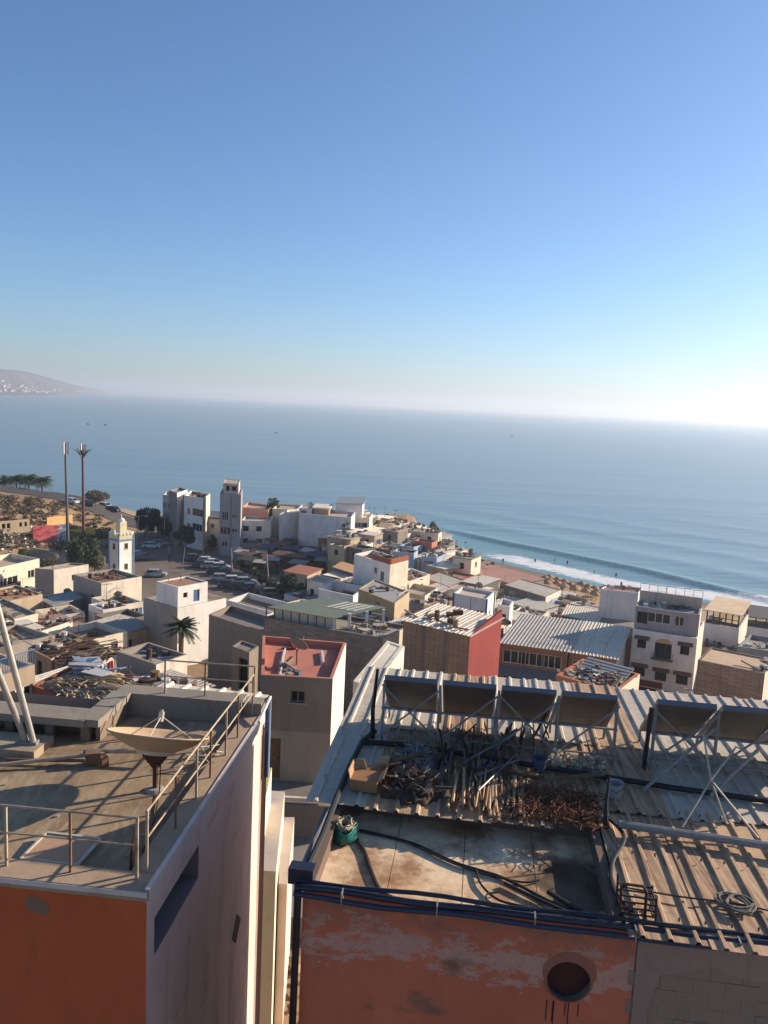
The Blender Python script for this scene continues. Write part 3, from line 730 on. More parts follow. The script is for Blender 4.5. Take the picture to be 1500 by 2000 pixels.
# ---- solar collectors on stands
PAN_BACK = plain('collector_back', (96,92,86), 0.6, 0.1, 0.35, 1.6); PAN_GLASS = plain('collector_glass',(14,18,28),0.08,0,0.1,2,0.6)
def stand(u0, n, pitch, t_lo, t_hi, zlo, zhi, lab, names):
    root = thing('collector_stand', lab, 'panel stand', RB(u0,t_hi,0.03)); L = n*pitch
    for i in range(n+1):
        u = u0+min(L-0.04,max(0.04,i*pitch)); m = MB(); m.bar(RB(u,t_hi+0.02,0.06), RB(u,t_hi+0.02,zhi-0.05), 0.045); m.build('post', STEEL, root)
        m = MB(); m.bar(RB(u,t_hi+0.03,zhi-0.04), RB(u,t_lo,zlo-0.03), 0.04); m.build('slope_bar', STEEL, root)
        m = MB(); m.bar(RB(u,t_lo,0.06), RB(u,t_lo,zlo), 0.04); m.build('post', STEEL, root)
    for i in range(n):
        a_, b_ = u0+i*pitch, u0+(i+1)*pitch; m = MB(); zc = zhi-0.1
        if i % 2 == 0: m.bar(RB(a_,t_hi,zc), RB(b_,t_hi,0.18), 0.028)
        m.bar(RB(a_,t_hi-0.03,0.18), RB(b_,t_hi-0.03,zc), 0.028); m.build('brace', STEEL, root)
    m = MB(); m.bar(RB(u0,t_hi+0.05,zhi*0.55), RB(u0+L,t_hi+0.05,zhi*0.55), 0.035); m.bar(RB(u0,t_hi+0.05,0.2), RB(u0+L,t_hi+0.05,0.2), 0.03); m.build('rail', STEEL, root)
    for i in range(n):
        pr = thing('solar_collector', names[i], 'solar panel', RB(u0+i*pitch+pitch/2,t_lo,zlo), 'solar collectors on the sheet roof')
        o = RB(u0+i*pitch+0.08,t_lo,zlo); e = RB.v(pitch-0.17,0); s_ = RB(u0+i*pitch+0.08,t_hi,zhi)-o; nn = e.cross(s_).normalized(); nn = -nn if nn.y < 0 else nn
        m = MB(); m.obox(o, e, s_, nn*0.05); m.build('back_sheet', PAN_BACK, pr)
        m = MB(); m.obox(o+e*0.03+s_*0.02+nn*0.055, e*0.94, s_*0.96, nn*0.012); m.build('glass', PAN_GLASS, pr)
        m = MB(); q = 0.035; en, sn = e.normalized(), s_.normalized()
        m.obox(o-en*q-nn*0.012, en*q, s_, nn*0.09); m.obox(o+e-nn*0.012, en*q, s_, nn*0.09); m.obox(o+s_-en*q-nn*0.012, e+en*2*q, sn*0.05, nn*0.09); m.obox(o-sn*q-en*q-nn*0.012, e+en*2*q, sn*q, nn*0.09)
        m.build('frame', plain('collector_frame',(118,120,124),0.45,0.5), pr)
stand(0.40, 4, 1.09, 5.78, 4.62, 0.30, 1.27, 'grey steel stand with crossed braces under the four left collectors',
      ['leftmost solar collector, its left end beside the black pole','second solar collector from the black pole','third solar collector from the black pole','fourth solar collector, last before the gap'])
stand(5.36, 3, 1.13, 5.78, 4.62, 0.30, 1.27, 'grey steel stand with crossed braces under the right collectors',
      ['first solar collector right of the gap','second solar collector right of the gap','solar collector cut off by the right picture edge'])
# black poles
mb = MB(); mb.tube([RB(0.25,4.75,0.0),RB(0.23,4.75,0.6),RB(0.28,4.8,1.4)], [0.045,0.04,0.03], 8); tag(mb.build('black_pole', plain('black_rubber',(28,28,30),0.6), None, RB(0.27,4.95,0)), 'black lagged pole at the left end of the collectors', 'pole')
mb = MB(); mb.tube([RB(5.26,4.55,0.0),RB(5.28,4.55,0.6),RB(5.31,4.6,1.2)], 0.042, 8); tag(mb.build('black_pole', MATS[('plain','black_rubber')], None, RB(5.12,4.6,0)), 'black lagged pole at the gap between the collector rows', 'pole')
# pipe runs over the roof
BLK = MATS[('plain','black_rubber')]
def pipe_run(name, pts, r, mat, label, cat='pipe', n=8):
    mb = MB(); mb.tube(pts, r, n); return tag(mb.build(name, mat, None, pts[0]), label, cat)
pipe_run('roof_pipe', [RB(0.1,4.35,0.12),RB(1.0,4.4,0.13),RB(2.6,4.15,0.13),RB(4.2,3.95,0.12),RB(5.6,3.75,0.12),RB(7.4,3.6,0.12),RB(9.5,3.5,0.12)], 0.05, BLK, 'black lagged pipe crossing the sheet roof below the collectors')
pipe_run('roof_pipe', [RB(-0.02,0.25,0.02),RB(0.02,1.2,0.05),RB(0.03,2.2,0.1),RB(0.05,3.3,0.12),RB(0.1,4.35,0.12),RB(0.27,4.9,0.12)], 0.05, BLK, 'black pipe running up the left edge of the roof')
pipe_run('roof_pipe', [RB(-0.1,0.2,-0.02),RB(-0.12,1.2,-0.1),RB(-0.1,2.0,-0.02)], 0.045, plain('grey_duct',(92,90,92),0.5), 'grey duct along the left edge beside the slab')
mb = MB(); mb.box(RB(-0.05,0.12,0.06),(0.34,0.2,0.22),-RB.a); tag(mb.build('valve_box', plain('dark_navy',(30,36,52),0.5), None, RB(-0.05,0.12,0)), 'dark valve box on the left front corner of the roof', 'valve box')
pipe_run('grey_rail', [RB(4.45,2.25,0.14),RB(9.5,1.85,0.14)], 0.062, STEEL, 'thick grey pipe resting across the ribs at right')
# cables on slab
def cable(pts, r, label, m=None):
    P_ = [RB(u,t_,dz) for u,t_,dz in pts]; Q = []
    for i in range(len(P_)-1):
        p0, p1, p2, p3 = P_[max(i-1,0)], P_[i], P_[i+1], P_[min(i+2,len(P_)-1)]
        for k in range(6):
            s_ = k/6.0; Q.append(0.5*((2*p1)+(p2-p0)*s_+(2*p0-5*p1+4*p2-p3)*s_*s_+(3*p1-p0-3*p2+p3)*s_**3))
    Q.append(P_[-1]); mb = MB(); mb.tube(Q, r, 6); return tag(mb.build('cable', m or BLK, None, P_[0]), label, 'cable')
BRC = plain('brown_cable',(64,46,40),0.6)
cable([(0.42,1.75,-0.27),(0.62,1.4,-0.27),(0.8,0.9,-0.27),(1.0,0.45,-0.27),(1.25,0.25,-0.24)], 0.028, 'thick brown hose curving from the teal bag to the eave', BRC)
cable([(0.45,1.95,-0.27),(1.3,1.75,-0.27),(2.0,1.35,-0.27),(2.7,1.1,-0.27),(3.4,0.62,-0.27),(4.0,0.3,-0.24)], 0.022, 'long dark cable crossing the stained slab')
cable([(1.3,1.72,-0.265),(2.1,1.25,-0.265),(2.9,1.05,-0.265),(3.2,1.15,-0.265)], 0.014, 'thin cable beside the long dark cable')
cable([(2.3,1.2,-0.26),(2.38,0.85,-0.26),(2.62,0.55,-0.26),(3.0,0.45,-0.26),(3.3,0.2,-0.24)], 0.018, 'looping cable near the middle of the slab')
cable([(2.75,0.32,-0.25),(2.5,0.42,-0.25),(2.45,0.62,-0.25),(2.62,0.72,-0.25)], 0.014, 'short curl of cable by the eave')
cable([(2.7,0.95,-0.25),(3.1,0.7,-0.25),(3.6,0.42,-0.25)], 0.026, 'short dark pipe offcut on the slab')
cable([(3.3,0.85,-0.24),(3.75,0.45,-0.24)], 0.035, 'black offcut lying at the damp corner')
cable([(4.3,0.75,0.02),(5.0,0.62,0.06),(5.8,0.6,0.06),(6.6,0.4,0.06)], 0.012, 'thin wire across the ribs at right')
cable([(4.3,2.6,0.08),(4.5,2.0,0.08),(4.22,1.3,0.03),(4.16,0.7,0.0),(4.3,0.2,0.02)], 0.03, 'dark hose down the edge of the ribbed sheets')
# teal bag with cable coil
bag = thing('teal_bag', 'teal plastic sack of tangled cord on the slab corner', 'sack', RB(0.26,1.72,-0.3))
mb = MB(); rnd = random.Random(4); prof = [(0.01,0.0),(0.19,0.0),(0.24,0.06),(0.235,0.15),(0.2,0.24),(0.22,0.27),(0.2,0.265),(0.17,0.2),(0.16,0.14),(0.01,0.12)]
mb.lathe(prof, 22, RB(0.26,1.72,-0.30))
c_ = RB(0.26,1.72,0)
for v in mb.v:
    dd = v-Vector((c_.x,c_.y,v.z)); k = 1+0.25*noise.noise(v*6)+0.12*noise.noise(v*15); v.x, v.y = c_.x+dd.x*k*0.78, c_.y+dd.y*k*1.25; v.z = RB.z-0.30+(v.z-RB.z+0.30)*0.8+0.05*noise.noise(v*7)
mb.build('sack', plain('teal_plastic',(36,104,96),0.4,0,0.3,4), bag, smooth=True)
mb = MB()
for k in range(14):
    q = [RB(0.26+0.12*math.cos(th+k)*rnd.uniform(0.6,1.1)+rnd.gauss(0,0.015), 1.72+0.17*math.sin(th+k)*rnd.uniform(0.6,1.0), -0.13+0.008*k+rnd.gauss(0,0.02)) for th in [j*0.7 for j in range(9)]]
    mb.tube(q, 0.012, 5)
mb.build('cord', plain('pale_cord',(176,160,130),0.9,0,0.2,9), bag)
# cardboard boxes, boards, heaps
def cbox(u, t, dz, sx, sy, sz, rot, tilt, label):
    r = thing('cardboard_box', label, 'cardboard box', RB(u,t,dz)); mb = MB(); M = Matrix.Rotation(rot,4,'Z') @ Matrix.Rotation(tilt,4,'X'); o = RB(u,t,dz)
    m2 = MB(); m2.obox((-sx/2,-sy/2,0),(sx,0,0),(0,sy,0),(0,0,sz)); m2.v = [M @ v+o for v in m2.v]; m2.build('carton', plain('cardboard',(150,110,76),0.9,0,0.15,5), r)
    m2 = MB(); m2.obox((-sx/2,-sy/2,sz+0.002),(-0.03,0.0,0.16),(0,sy,0),(0.012,0,0)); m2.obox((sx/2,-sy/2,sz+0.002),(0.1,0,0.1),(0,sy,0),(0.012,0,0)); m2.v = [M @ v+o for v in m2.v]; m2.build('flap', plain('cardboard_in',(172,134,98),0.9,0,0.15,5), r)
cbox(0.42,2.72,0.08,0.46,0.34,0.2,-0.2,0.1,'open cardboard box at the left roof edge above the slab')
cbox(0.5,3.1,0.1,0.4,0.3,0.16,0.6,-0.35,'second crushed cardboard box leaning behind the first')
mb = MB(); mb.obox(RB(0.55,3.2,0.08), RB.v(0.25,-0.32,0.34), RB.v(0.16,0.1,0.0), RB.v(0.02,0.02,0.03)); tag(mb.build('leaning_board', WOOD, None, RB(0.55,3.2,0.08)), 'thin board leaning on the cardboard boxes', 'board')
def heap(name, label, u0, u1, t0, t1, n, mats, kind='stick', L=(0.5,1.6), r=(0.012,0.03), zmax=0.25, ang=(0,0.3), seed=1):
    rnd = random.Random(seed); mb = MB()
    for i in range(n):
        u, t_ = rnd.uniform(u0,u1), rnd.uniform(t0,t1); dz = 0.06+rnd.random()**2*zmax
        if kind == 'stick':
            a = rnd.gauss(*ang); l = rnd.uniform(*L); mb.tube([RB(u,t_,dz), RB(u+math.sin(a)*l*0.5,t_+math.cos(a)*l*0.5,dz+rnd.gauss(0.01,0.02)), RB(u+math.sin(a)*l,t_+math.cos(a)*l,dz+rnd.gauss(0.02,0.04))], rnd.uniform(*r), 5, rnd.randrange(len(mats)))
        else:
            s_ = rnd.uniform(*L); q = RB(u,t_,dz*0.6); e = Vector((rnd.gauss(0,1),rnd.gauss(0,1),rnd.gauss(0,0.5))).normalized()*s_; f = e.orthogonal().normalized()*s_*rnd.uniform(0.4,0.9); g_ = e.cross(f).normalized()*s_*rnd.uniform(0.15,0.6)
            mb.obox(q, e, f, g_, rnd.randrange(len(mats)))
    return stuff(name, mb, mats, label, 'heap', RB((u0+u1)/2,(t0+t1)/2,0.05))
def mound(name, label, u0, u1, t0, t1, h, mat, seed, bits=()):
    rnd = random.Random(seed); n = 34; mb = MB(); vs = []
    for j in range(n+1):
        for i in range(n+1):
            x, y = i/n*2-1, j/n*2-1; r = math.hypot(x,y); q = Vector((x*2.2+seed,y*2.2,seed*1.7)); e = max(0.0,1-(r*(1+0.35*noise.noise(q)))**2)
            vs.append(RB(u0+(u1-u0)*i/n, t0+(t1-t0)*j/n, 0.005+e**0.6*h*(0.75+0.5*noise.noise(q*1.5))+ (0.05*noise.noise(q*4)+0.03*noise.noise(q*9))*min(1,e*6)))
    mb.add(vs, [(j*(n+1)+i,j*(n+1)+i+1,(j+1)*(n+1)+i+1,(j+1)*(n+1)+i) for j in range(n) for i in range(n)])
    k = len(bits)
    for i in range(150 if k else 0):
        x, y = rnd.gauss(0,0.42), rnd.gauss(0,0.42)
        if x*x+y*y > 1: continue
        u, t_ = u0+(u1-u0)*(x+1)/2, t0+(t1-t0)*(y+1)/2; z_ = h*max(0.1,1-(x*x+y*y))**0.6; a = rnd.uniform(0,6.28); l = rnd.uniform(0.06,0.3)
        if rnd.random() < 0.6: mb.tube([RB(u,t_,z_), RB(u+math.cos(a)*l,t_+math.sin(a)*l,z_+rnd.gauss(0.02,0.05))], rnd.uniform(0.005,0.014), 5, 1+rnd.randrange(k))
        else: mb.obox(RB(u,t_,z_-0.02), RB.v(math.cos(a)*l*0.5,math.sin(a)*l*0.5,rnd.gauss(0,0.04)), RB.v(-math.sin(a)*l*0.4,math.cos(a)*l*0.4,rnd.gauss(0,0.04)), (0,0,0.012), 1+rnd.randrange(k))
    return stuff(name, mb, [mat]+list(bits), label, 'heap', RB((u0+u1)/2,(t0+t1)/2,0))
mound('rubbish_mound', 'dark mound of rubbish and broken wood beside the cardboard boxes', 0.62,1.7,2.3,3.35, 0.34, plain('dark_soil',(74,58,46),0.95,0,0.5,14), 3, (WOODD,WOOD,plain('dark_rubbish',(60,52,46),0.9),CONC_D))
mound('plastic_mound', 'grey mound of crumpled plastic under the first collectors', 0.75,1.6,3.5,4.25, 0.3, plain('grey_plastic',(112,112,114),0.5,0,0.35,10), 5, (plain('grey_rubbish',(92,92,94),0.7),CONC))
heap('pipe_offcuts', 'bundle of dark blue and black pipe offcuts under the collectors', 1.55,2.3,2.6,3.9, 22, [plain('navy_pipe',(34,42,70),0.4),BLK,plain('grey_pipe',(96,92,88),0.6)], 'stick', (0.8,1.9), (0.014,0.028), 0.35, (0.1,0.3), 5)
heap('cane_bundle', 'row of pale canes and laths laid along the roof ribs', 1.7,3.1,2.2,2.7, 80, [plain('pale_cane',(176,142,104),0.85,0,0.25,10),plain('brown_cane',(128,96,68),0.85,0,0.25,10),plain('grey_cane',(140,128,112),0.85,0,0.25,10)], 'stick', (0.8,1.7), (0.014,0.03), 0.10, (0.0,0.07), 6)
heap('scrap_poles', 'thin poles leaning beneath the collectors', 1.9,3.6,3.6,5.0, 14, [WOODD,plain('brown_cane2',(96,74,56),0.85),STEELD], 'stick', (0.9,1.8), (0.014,0.03), 0.5, (0.05,0.15), 16)
heap('rust_heap', 'rusty brown heap of wire and twigs spread over the ribs', 2.75,4.2,2.2,3.3, 900, [plain('rust_twig',(112,62,36),0.9,0,0.4,12),plain('rust_twig2',(126,84,54),0.9,0,0.4,12),WOODD], 'stick', (0.06,0.26), (0.004,0.010), 0.10, (0.8,1.6), 7)
heap('foam_heap', 'pale crumbled foam and stones on the roof below the fourth collector', 3.55,4.5,4.1,4.55, 300, [plain('pale_foam',(190,174,146),0.9),CONC,plain('tan_foam',(150,128,100),0.9)], 'lump', (0.03,0.11), zmax=0.35, seed=8)
mb = MB(); mb.tube([RB(1.9,3.45,0.15),RB(2.6,3.62,0.2),RB(3.4,3.5,0.16)], 0.05, 8); tag(mb.build('fallen_log', WOODD, None, RB(1.9,3.45,0.1)), 'dark crooked log lying across the canes', 'log')
# a few planks and buckets
for i,(u,t_,l,a,lab) in enumerate(((1.75,2.5,1.5,0.12,'long pale plank lying beside the canes'),(3.3,3.5,1.2,1.2,'short plank across the roof pipe'),(0.75,3.45,0.9,0.9,'broken plank on the rubbish mound'))):
    m = MB(); m.obox(RB(u,t_,0.14+0.1*(i == 2)), RB.v(math.sin(a)*l,math.cos(a)*l,0.03), RB.v(math.cos(a)*0.13,-math.sin(a)*0.13,0.01), (0,0,0.028)); tag(m.build('plank', WOOD, None, RB(u,t_,0.1)), lab, 'plank')
for i,(u,t_,c,lab) in enumerate(((4.55,3.3,(150,146,138),'dented pale bucket standing on the sheets right of the rust heap'),(3.35,4.0,(60,70,92),'dark blue bucket under the fourth collector'))):
    b_ = thing('bucket', lab, 'bucket', RB(u,t_,0.06)); m = MB(); m.lathe([(0.0,0.0),(0.10,0.0),(0.135,0.25),(0.145,0.26),(0.125,0.25),(0.09,0.015),(0.0,0.012)],16,RB(u,t_,0.065)); m.build('pail', plain('bucket_%d'%i,c,0.6), b_)
    m = MB(); m.tube([RB(u-0.14,t_,0.31),RB(u-0.1,t_-0.08,0.24),RB(u,t_-0.15,0.2),RB(u+0.1,t_-0.08,0.24),RB(u+0.14,t_,0.31)],0.006,5); m.build('handle', STEELD, b_)
# coiled hose, rusty frame, old aerials
coil = MB(); Q = []
for k in range(90):
    th = k*0.42; r_ = 0.18+0.05*math.sin(k*0.37)+0.03*math.sin(k*0.9+1); Q.append(RB(5.72+r_*math.cos(th)*1.05+0.03*math.sin(k*0.11), 0.62+r_*math.sin(th)*0.9+0.03*math.cos(k*0.13), 0.06+0.0005*k))
coil.tube(Q, 0.016, 6); tag(coil.build('hose_coil', plain('olive_hose',(104,98,84),0.6), None, RB(5.72,0.62,0.05)), 'coil of grey green hose on the ribbed sheets at lower right', 'hose')
fr = thing('metal_rack', 'dark bent metal rack standing at the corner of the slab', 'metal rack', RB(4.2,0.3,-0.05)); RST = plain('rust_dark',(70,50,42),0.8,0.2,0.3,12)
for dz in (0.0,0.22):
    for du in (0.05,0.5):
        mb = MB(); mb.tube([RB(4.1+du,0.12+dz*1.2,-0.1),RB(4.08+du,0.14+dz*1.2,0.42 if du < 0.2 else 0.3)],0.016,6); mb.build('upright', RST, fr)
mb = MB()
for zz_ in (0.05,0.13,0.21,0.29):
    mb.tube([RB(4.14,0.12,zz_),RB(4.58,0.14,zz_-0.02)],0.013,5); mb.tube([RB(4.14,0.38,zz_),RB(4.58,0.40,zz_-0.02)],0.013,5); mb.tube([RB(4.16,0.13,zz_),RB(4.16,0.38,zz_)],0.012,5); mb.tube([RB(4.56,0.13,zz_-0.02),RB(4.56,0.38,zz_-0.02)],0.012,5)
mb.build('crossbar', RST, fr)
mb = MB(); mb.tube([RB(4.12,0.1,0.4),RB(4.2,0.12,0.45),RB(4.4,0.13,0.44),RB(4.45,0.14,0.36),RB(4.46,0.14,0.0)],0.02,7); mb.build('bent_handle', RST, fr)
ae = thing('broken_aerial', 'broken tripod aerial frame of thin tubes on the right roof', 'aerial', RB(5.95,2.6,0.05)); PT = plain('pale_tube',(170,160,140),0.6,0.2,0.2,10)
J = RB(6.0,3.1,0.62)
for q in (RB(5.45,2.45,0.1),RB(6.55,2.35,0.1),RB(5.9,3.4,1.25),RB(6.5,3.6,1.02),RB(6.2,2.75,0.08)):
    mb = MB(); mb.tube([J,(J+q)/2,q],0.018,6); mb.build('leg', PT, ae)
mb = MB(); mb.tube([RB(6.5,3.6,1.02),RB(6.7,3.55,0.95),RB(6.72,3.5,0.85)],0.014,5); mb.build('hook', PT, ae)
ae2 = thing('slanting_strut', 'long grey strut slanting up to the right collectors', 'strut', RB(5.1,3.5,0.05))
for a_, b_ in ((RB(5.05,3.55,0.1),RB(6.4,4.5,0.95)),(RB(6.05,3.2,0.3),RB(6.9,3.8,0.9))):
    mb = MB(); mb.tube([a_,b_],0.028,7); mb.build('strut_tube', STEEL, ae2)
mb = MB(); mb.tube([RB(4.28,2.35,0.0),RB(4.3,2.6,0.3),RB(4.36,2.85,0.62)],[0.045,0.03,0.02],7); tag(mb.build('black_stub', BLK, None, RB(4.28,2.35,0)), 'short black cone-like stub standing at the slab corner', 'stub')
# ------------------------------------------------------------------ foreground, left: dish roof
LB = Frame((-3.24,10.94), 5.3, 35.7)
lb = thing('dish_roof_building', 'orange fronted building with lilac side wall and railed roof, left foreground', 'building', LB(-3,3.5,-13.7))
FOOT.append((-6,14.5,6))
LIL = plaster((222,190,174),0.6,'lilac')
mb = MB(); Q = lambda u,t: LB(u,t).to_2d()
win_u1 = 6.9-0.55
wall_face(mb, Q(-7,0), Q(0,0), 22.0, 35.55, [(5.3,6.3,32.0,33.05)], 0.2, 0, 0); mb.build('front_wall', OR_L, lb)
mb = MB(); q0 = LB(-1.7,0.2,-2.66); mb.obox(LB(-1.7,0.19,33.05-35.7-1.05), LB.v(1.0,0), LB.v(0,0.03), (0,0,1.05)); w_ = mb.build('window', DARK, lb)
skp = MB(); poly = [(-1.86,35.42),(-1.62,35.38),(-1.5,35.26),(-1.52,35.16),(-1.62,35.12),(-1.78,35.17),(-1.9,35.24)]
f_ = [LB(u,-0.006,z_-35.7) for u,z_ in poly]; skp.add(f_, [tuple(range(len(f_)))]); skp.build('repair_patch', plaster((128,100,76),0.6), lb)
mb = MB(); wall_face(mb, Q(0,0), Q(0,7.2), 22.0, 35.6, [(0.31,2.38,34.42,35.05)], 0.34, 0, 1)
mb.build('side_wall', [LIL, plaster((132,116,116),0.4)], lb)
mb = MB(); mb.quad(LB(-0.34,0.31,34.42-35.7),LB(-0.34,2.38,34.42-35.7),LB(-0.34,2.38,35.05-35.7),LB(-0.34,0.31,35.05-35.7)); mb.build('slit_window', plain('slit_dark',(54,42,42),0.8), lb)
mb = MB(); dc = LB(0,5.03,31.55-35.7); 
mb.add([LB(0.004,5.03-0.36,-4.13),LB(0.004,5.03,-4.13-0.36),LB(0.004,5.03+0.36,-4.13),LB(0.004,5.03,-4.13+0.36)], [(0,1,2,3)]); mb.build('vent', plain('vent_dark',(84,72,74),0.9), lb)
mb = MB(); wall_face(mb, Q(0,7.2), Q(-7,7.2), 22, 35.6, [], 0.1, 0, 0); wall_face(mb, Q(-7,7.2), Q(-7,0), 22, 35.6, [], 0.1, 0, 0); mb.build('back_wall', GR1, lb)
mb = MB()
for k in range(5): mb.tube([LB(0.05-0.0*k,6.85+0.08*k,-0.3-0.2*k),LB(0.06,6.85+0.08*k,-12)],0.02,5)
mb.build('wall_cable', plain('cable_plum',(96,76,74),0.7), lb)
def roof_mat():
    t = NT('trodden_roof'); v = t.mapping((1,1,1),(0,0,LB.a))
    col = t.mix(t.ramp(t.noise(0.7,7,0.65), [(0.35,0.0),(0.65,1.0)]), lin((124,104,82)), lin((164,142,114)))
    sw = t.noise(1.3,6,0.7,t.mapping((3.2,0.6,1),(0,0,0.5)),0.8)
    col = t.mix(t.math('MULTIPLY', t.ramp(sw,[(0.5,0.0),(0.64,1.0)]),0.55), col, lin((186,166,136)))
    col = t.mix(t.math('MULTIPLY', t.ramp(t.noise(3.0,7,0.75),[(0.56,0.0),(0.68,1.0)]),0.5), col, lin((92,74,58)))
    t.bump(t.noise(9,7,0.75), 0.5, 0.02); return t.done(col, 0.95, 0, 0.1)
RFM = roof_mat()
mb = MB(); LB.box(mb, -6.98, -0.42, 0.42, 6.55, -0.35, -0.16); mb.build('roof', RFM, lb)
KRB = plaster((158,134,108),0.6,'kerb')
mb = MB(); LB.box(mb, -7.0,0.03,-0.03,0.44,-0.16,0.0); LB.box(mb,-0.42,0.032,0.44,7.18,-0.16,0.012); mb.build('kerb', KRB, lb)
mb = MB(); LB.box(mb, -0.03,0.05,0.0,7.2,-0.2,0.035); LB.box(mb,-7.0,0.02,-0.05,0.0,-0.09,-0.01); mb.build('edge_lip', plaster((200,184,172),0.5), lb)
# back parapet with jog, left slab on piers
GRYC = plaster((132,122,108),0.5,'ledge')
mb = MB(); LB.box(mb, -3.45,-0.44, 6.6,7.15,-0.3,0.36); LB.box(mb, -0.44,0.0,6.75,7.16,0.014,0.3); mb.build('back_parapet', GRYC, lb)
mb = MB(); LB.box(mb, -7.0,-3.35,4.85,5.5,0.22,0.38); LB.box(mb,-3.5,-3.05,4.9,6.6,0.222,0.385); mb.build('ledge_slab', GRYC, lb)
mb = MB()
for u in (-6.2,-5.1,-4.2,-3.4): LB.box(mb,u-0.09,u+0.09,5.0,5.2,-0.2,0.22)
LB.box(mb,-3.2,-3.1,5.1,6.6,-0.2,0.22); LB.box(mb,-7.0,-3.2,5.45,5.6,-0.2,0.22); mb.build('pier', plaster((120,104,86),0.6), lb)
# railings
RAILM = rusty('rusty_rail', (164,144,118), 0.5, 0.7, 0.1, (3,3,3)); RAILB = rusty('brown_rail', (116,86,62), 0.5, 0.8, 0.1, (3,3,3))
def railing(label, pts, h, posts, mid=0.55, base=0.0, mats=None):
    r = thing('railing', label, 'railing', pts[0]+Vector((0,0,base)))
    n = len(posts)
    for i, s_ in enumerate(posts):
        q = pts[0].lerp(pts[1], s_); mb = MB(); mb.bar(q+Vector((0,0,base)), q+Vector((0,0,h)), 0.034 if i % 2 else 0.04); mb.build('post', RAILB if i % 2 else RAILM, r)
    for k, hh in enumerate((h, h*mid)):
        mb = MB(); mb.tube([pts[0]+Vector((0,0,hh)), pts[1]+Vector((0,0,hh))], 0.019 if k == 0 else 0.016, 7); mb.build('rail', RAILM, r)
    return r
railing('rusty two bar railing along the orange front edge of the dish roof', [LB(-4.6,0.24,0), LB(-0.24,0.26,0)], 0.98, [0,0.25,0.52,0.755,0.995])
railing('rusty two bar railing climbing along the right edge of the dish roof', [LB(-0.19,0.45,0.01), LB(-0.2,6.75,0.01)], 0.98, [0.002,0.2,0.37,0.5,0.66,0.80,0.998])
railing('rusty railing across the back of the dish roof', [LB(-2.32,6.8,0.3), LB(-0.2,6.86,0.3)], 0.85, [0.002,0.45,0.998])
pr = thing('rail_stub', 'short white handrail stub beyond the right back corner of the dish roof', 'railing', LB(0.06,6.4,0))
mb = MB(); mb.tube([LB(0.09,6.2,0.1),LB(0.1,7.2,0.32)],0.035,6); mb.tube([LB(0.1,7.2,0.32),LB(0.1,7.2,-1.6)],0.03,6); mb.build('rail', WHITEP, pr)
mb = MB(); mb.obox(LB(0.04,7.0,-1.6), LB.v(0.1,0), LB.v(0,0.1), (0,0,1.7)); mb.build('blue_post', BLUEP, pr)
# big dish
dr = thing('large_dish', 'large beige parabolic dish on a rusty pole, left roof', 'satellite dish', LB(-1.15,3.25,-0.16))
mb = MB(); b0 = LB(-1.15,3.25,-0.16); mb.tube([b0, b0+Vector((0,0,0.7))], 0.05, 10); mb.build('pole', plain('rust_pole',(92,58,40),0.8,0.2,0.35,9), dr)
mb = MB(); mb.lathe([(0.0,0.06),(0.14,0.055),(0.17,0.02),(0.18,0.0)], 14, b0); mb.build('base_plate', CONC, dr)
ax = Vector((0.06,0.36,1.0)).normalized(); hub = b0+Vector((0,0,0.74)); R_ = 0.93; dep = 0.34
prof = [(R_*k/14.0, dep*(k/14.0)**2) for k in range(0,15)]
prof2 = prof+[(R_+0.02,dep+0.004),(R_+0.02,dep+0.03),(R_-0.01,dep+0.03)]+[(R_*k/14.0, dep*(k/14.0)**2+0.022) for k in range(13,-1,-1)]
mb = MB(); mb.lathe(prof2, 56, hub, 0, ax); mb.build('reflector', plaster((178,150,118),0.3,'dish'), dr, smooth=True)
mb = MB(); mb.lathe([(0.02,-0.05),(0.34,-0.02),(0.38,0.05),(0.37,0.075)], 24, hub, 0, ax); mb.build('hub_ring', plaster((196,176,150),0.3,'dish'), dr, smooth=True)
mb = MB(); mb.box(hub-Vector((0,0,0.06)), (0.3,0.26,0.14), 0.2); mb.bar(hub+Vector((-0.25,0,-0.0)), b0+Vector((0,0,0.42)), 0.05); mb.bar(hub+Vector((0.25,0.1,-0.0)), b0+Vector((0,0,0.42)), 0.05); mb.build('bracket', MATS[('plain','rust_pole')], dr)
q_ = Vector((0,0,1)).rotation_difference(ax); fp = hub+ax*0.68
for k in range(3):
    th = 2.094*k+0.5; rp = hub+q_ @ Vector((R_*0.8*math.cos(th), R_*0.8*math.sin(th), dep*0.64+0.02)); mb = MB(); mb.tube([rp, fp], 0.012, 6); mb.build('feed_strut', PT, dr)
mb = MB(); mb.tube([fp-ax*0.1, fp+ax*0.08], 0.05, 10); mb.tube([fp+ax*0.08, fp+ax*0.12], 0.025, 8); mb.build('feed_horn', plain('feed_white',(190,176,156),0.5), dr)
mb = MB(); rnd = random.Random(6)
for k in range(11):
    o_ = LB(-0.62+rnd.gauss(0,0.1), 4.6+rnd.gauss(0,0.2), -0.1); mb.tube([o_, o_+Vector((rnd.gauss(0,0.2),rnd.gauss(0,0.2),0.18)), o_+Vector((rnd.gauss(0.1,0.3),rnd.gauss(-0.1,0.3),0.05))], 0.015, 5)
stuff('twig_bundle', mb, PT, 'tangle of pale sticks lying behind the dish', 'sticks', LB(-0.62,4.6,-0.1))
cq = [hub+Vector((0.1,0,-0.1)), b0+Vector((0.1,-0.03,0.3)), b0+Vector((0.12,-0.15,0.03)), LB(-0.75,2.2,-0.14), LB(-0.55,1.2,-0.14)]; m_ = MB(); m_.tube(cq, 0.012, 6); m_.build('feed_cable', BLK, dr)
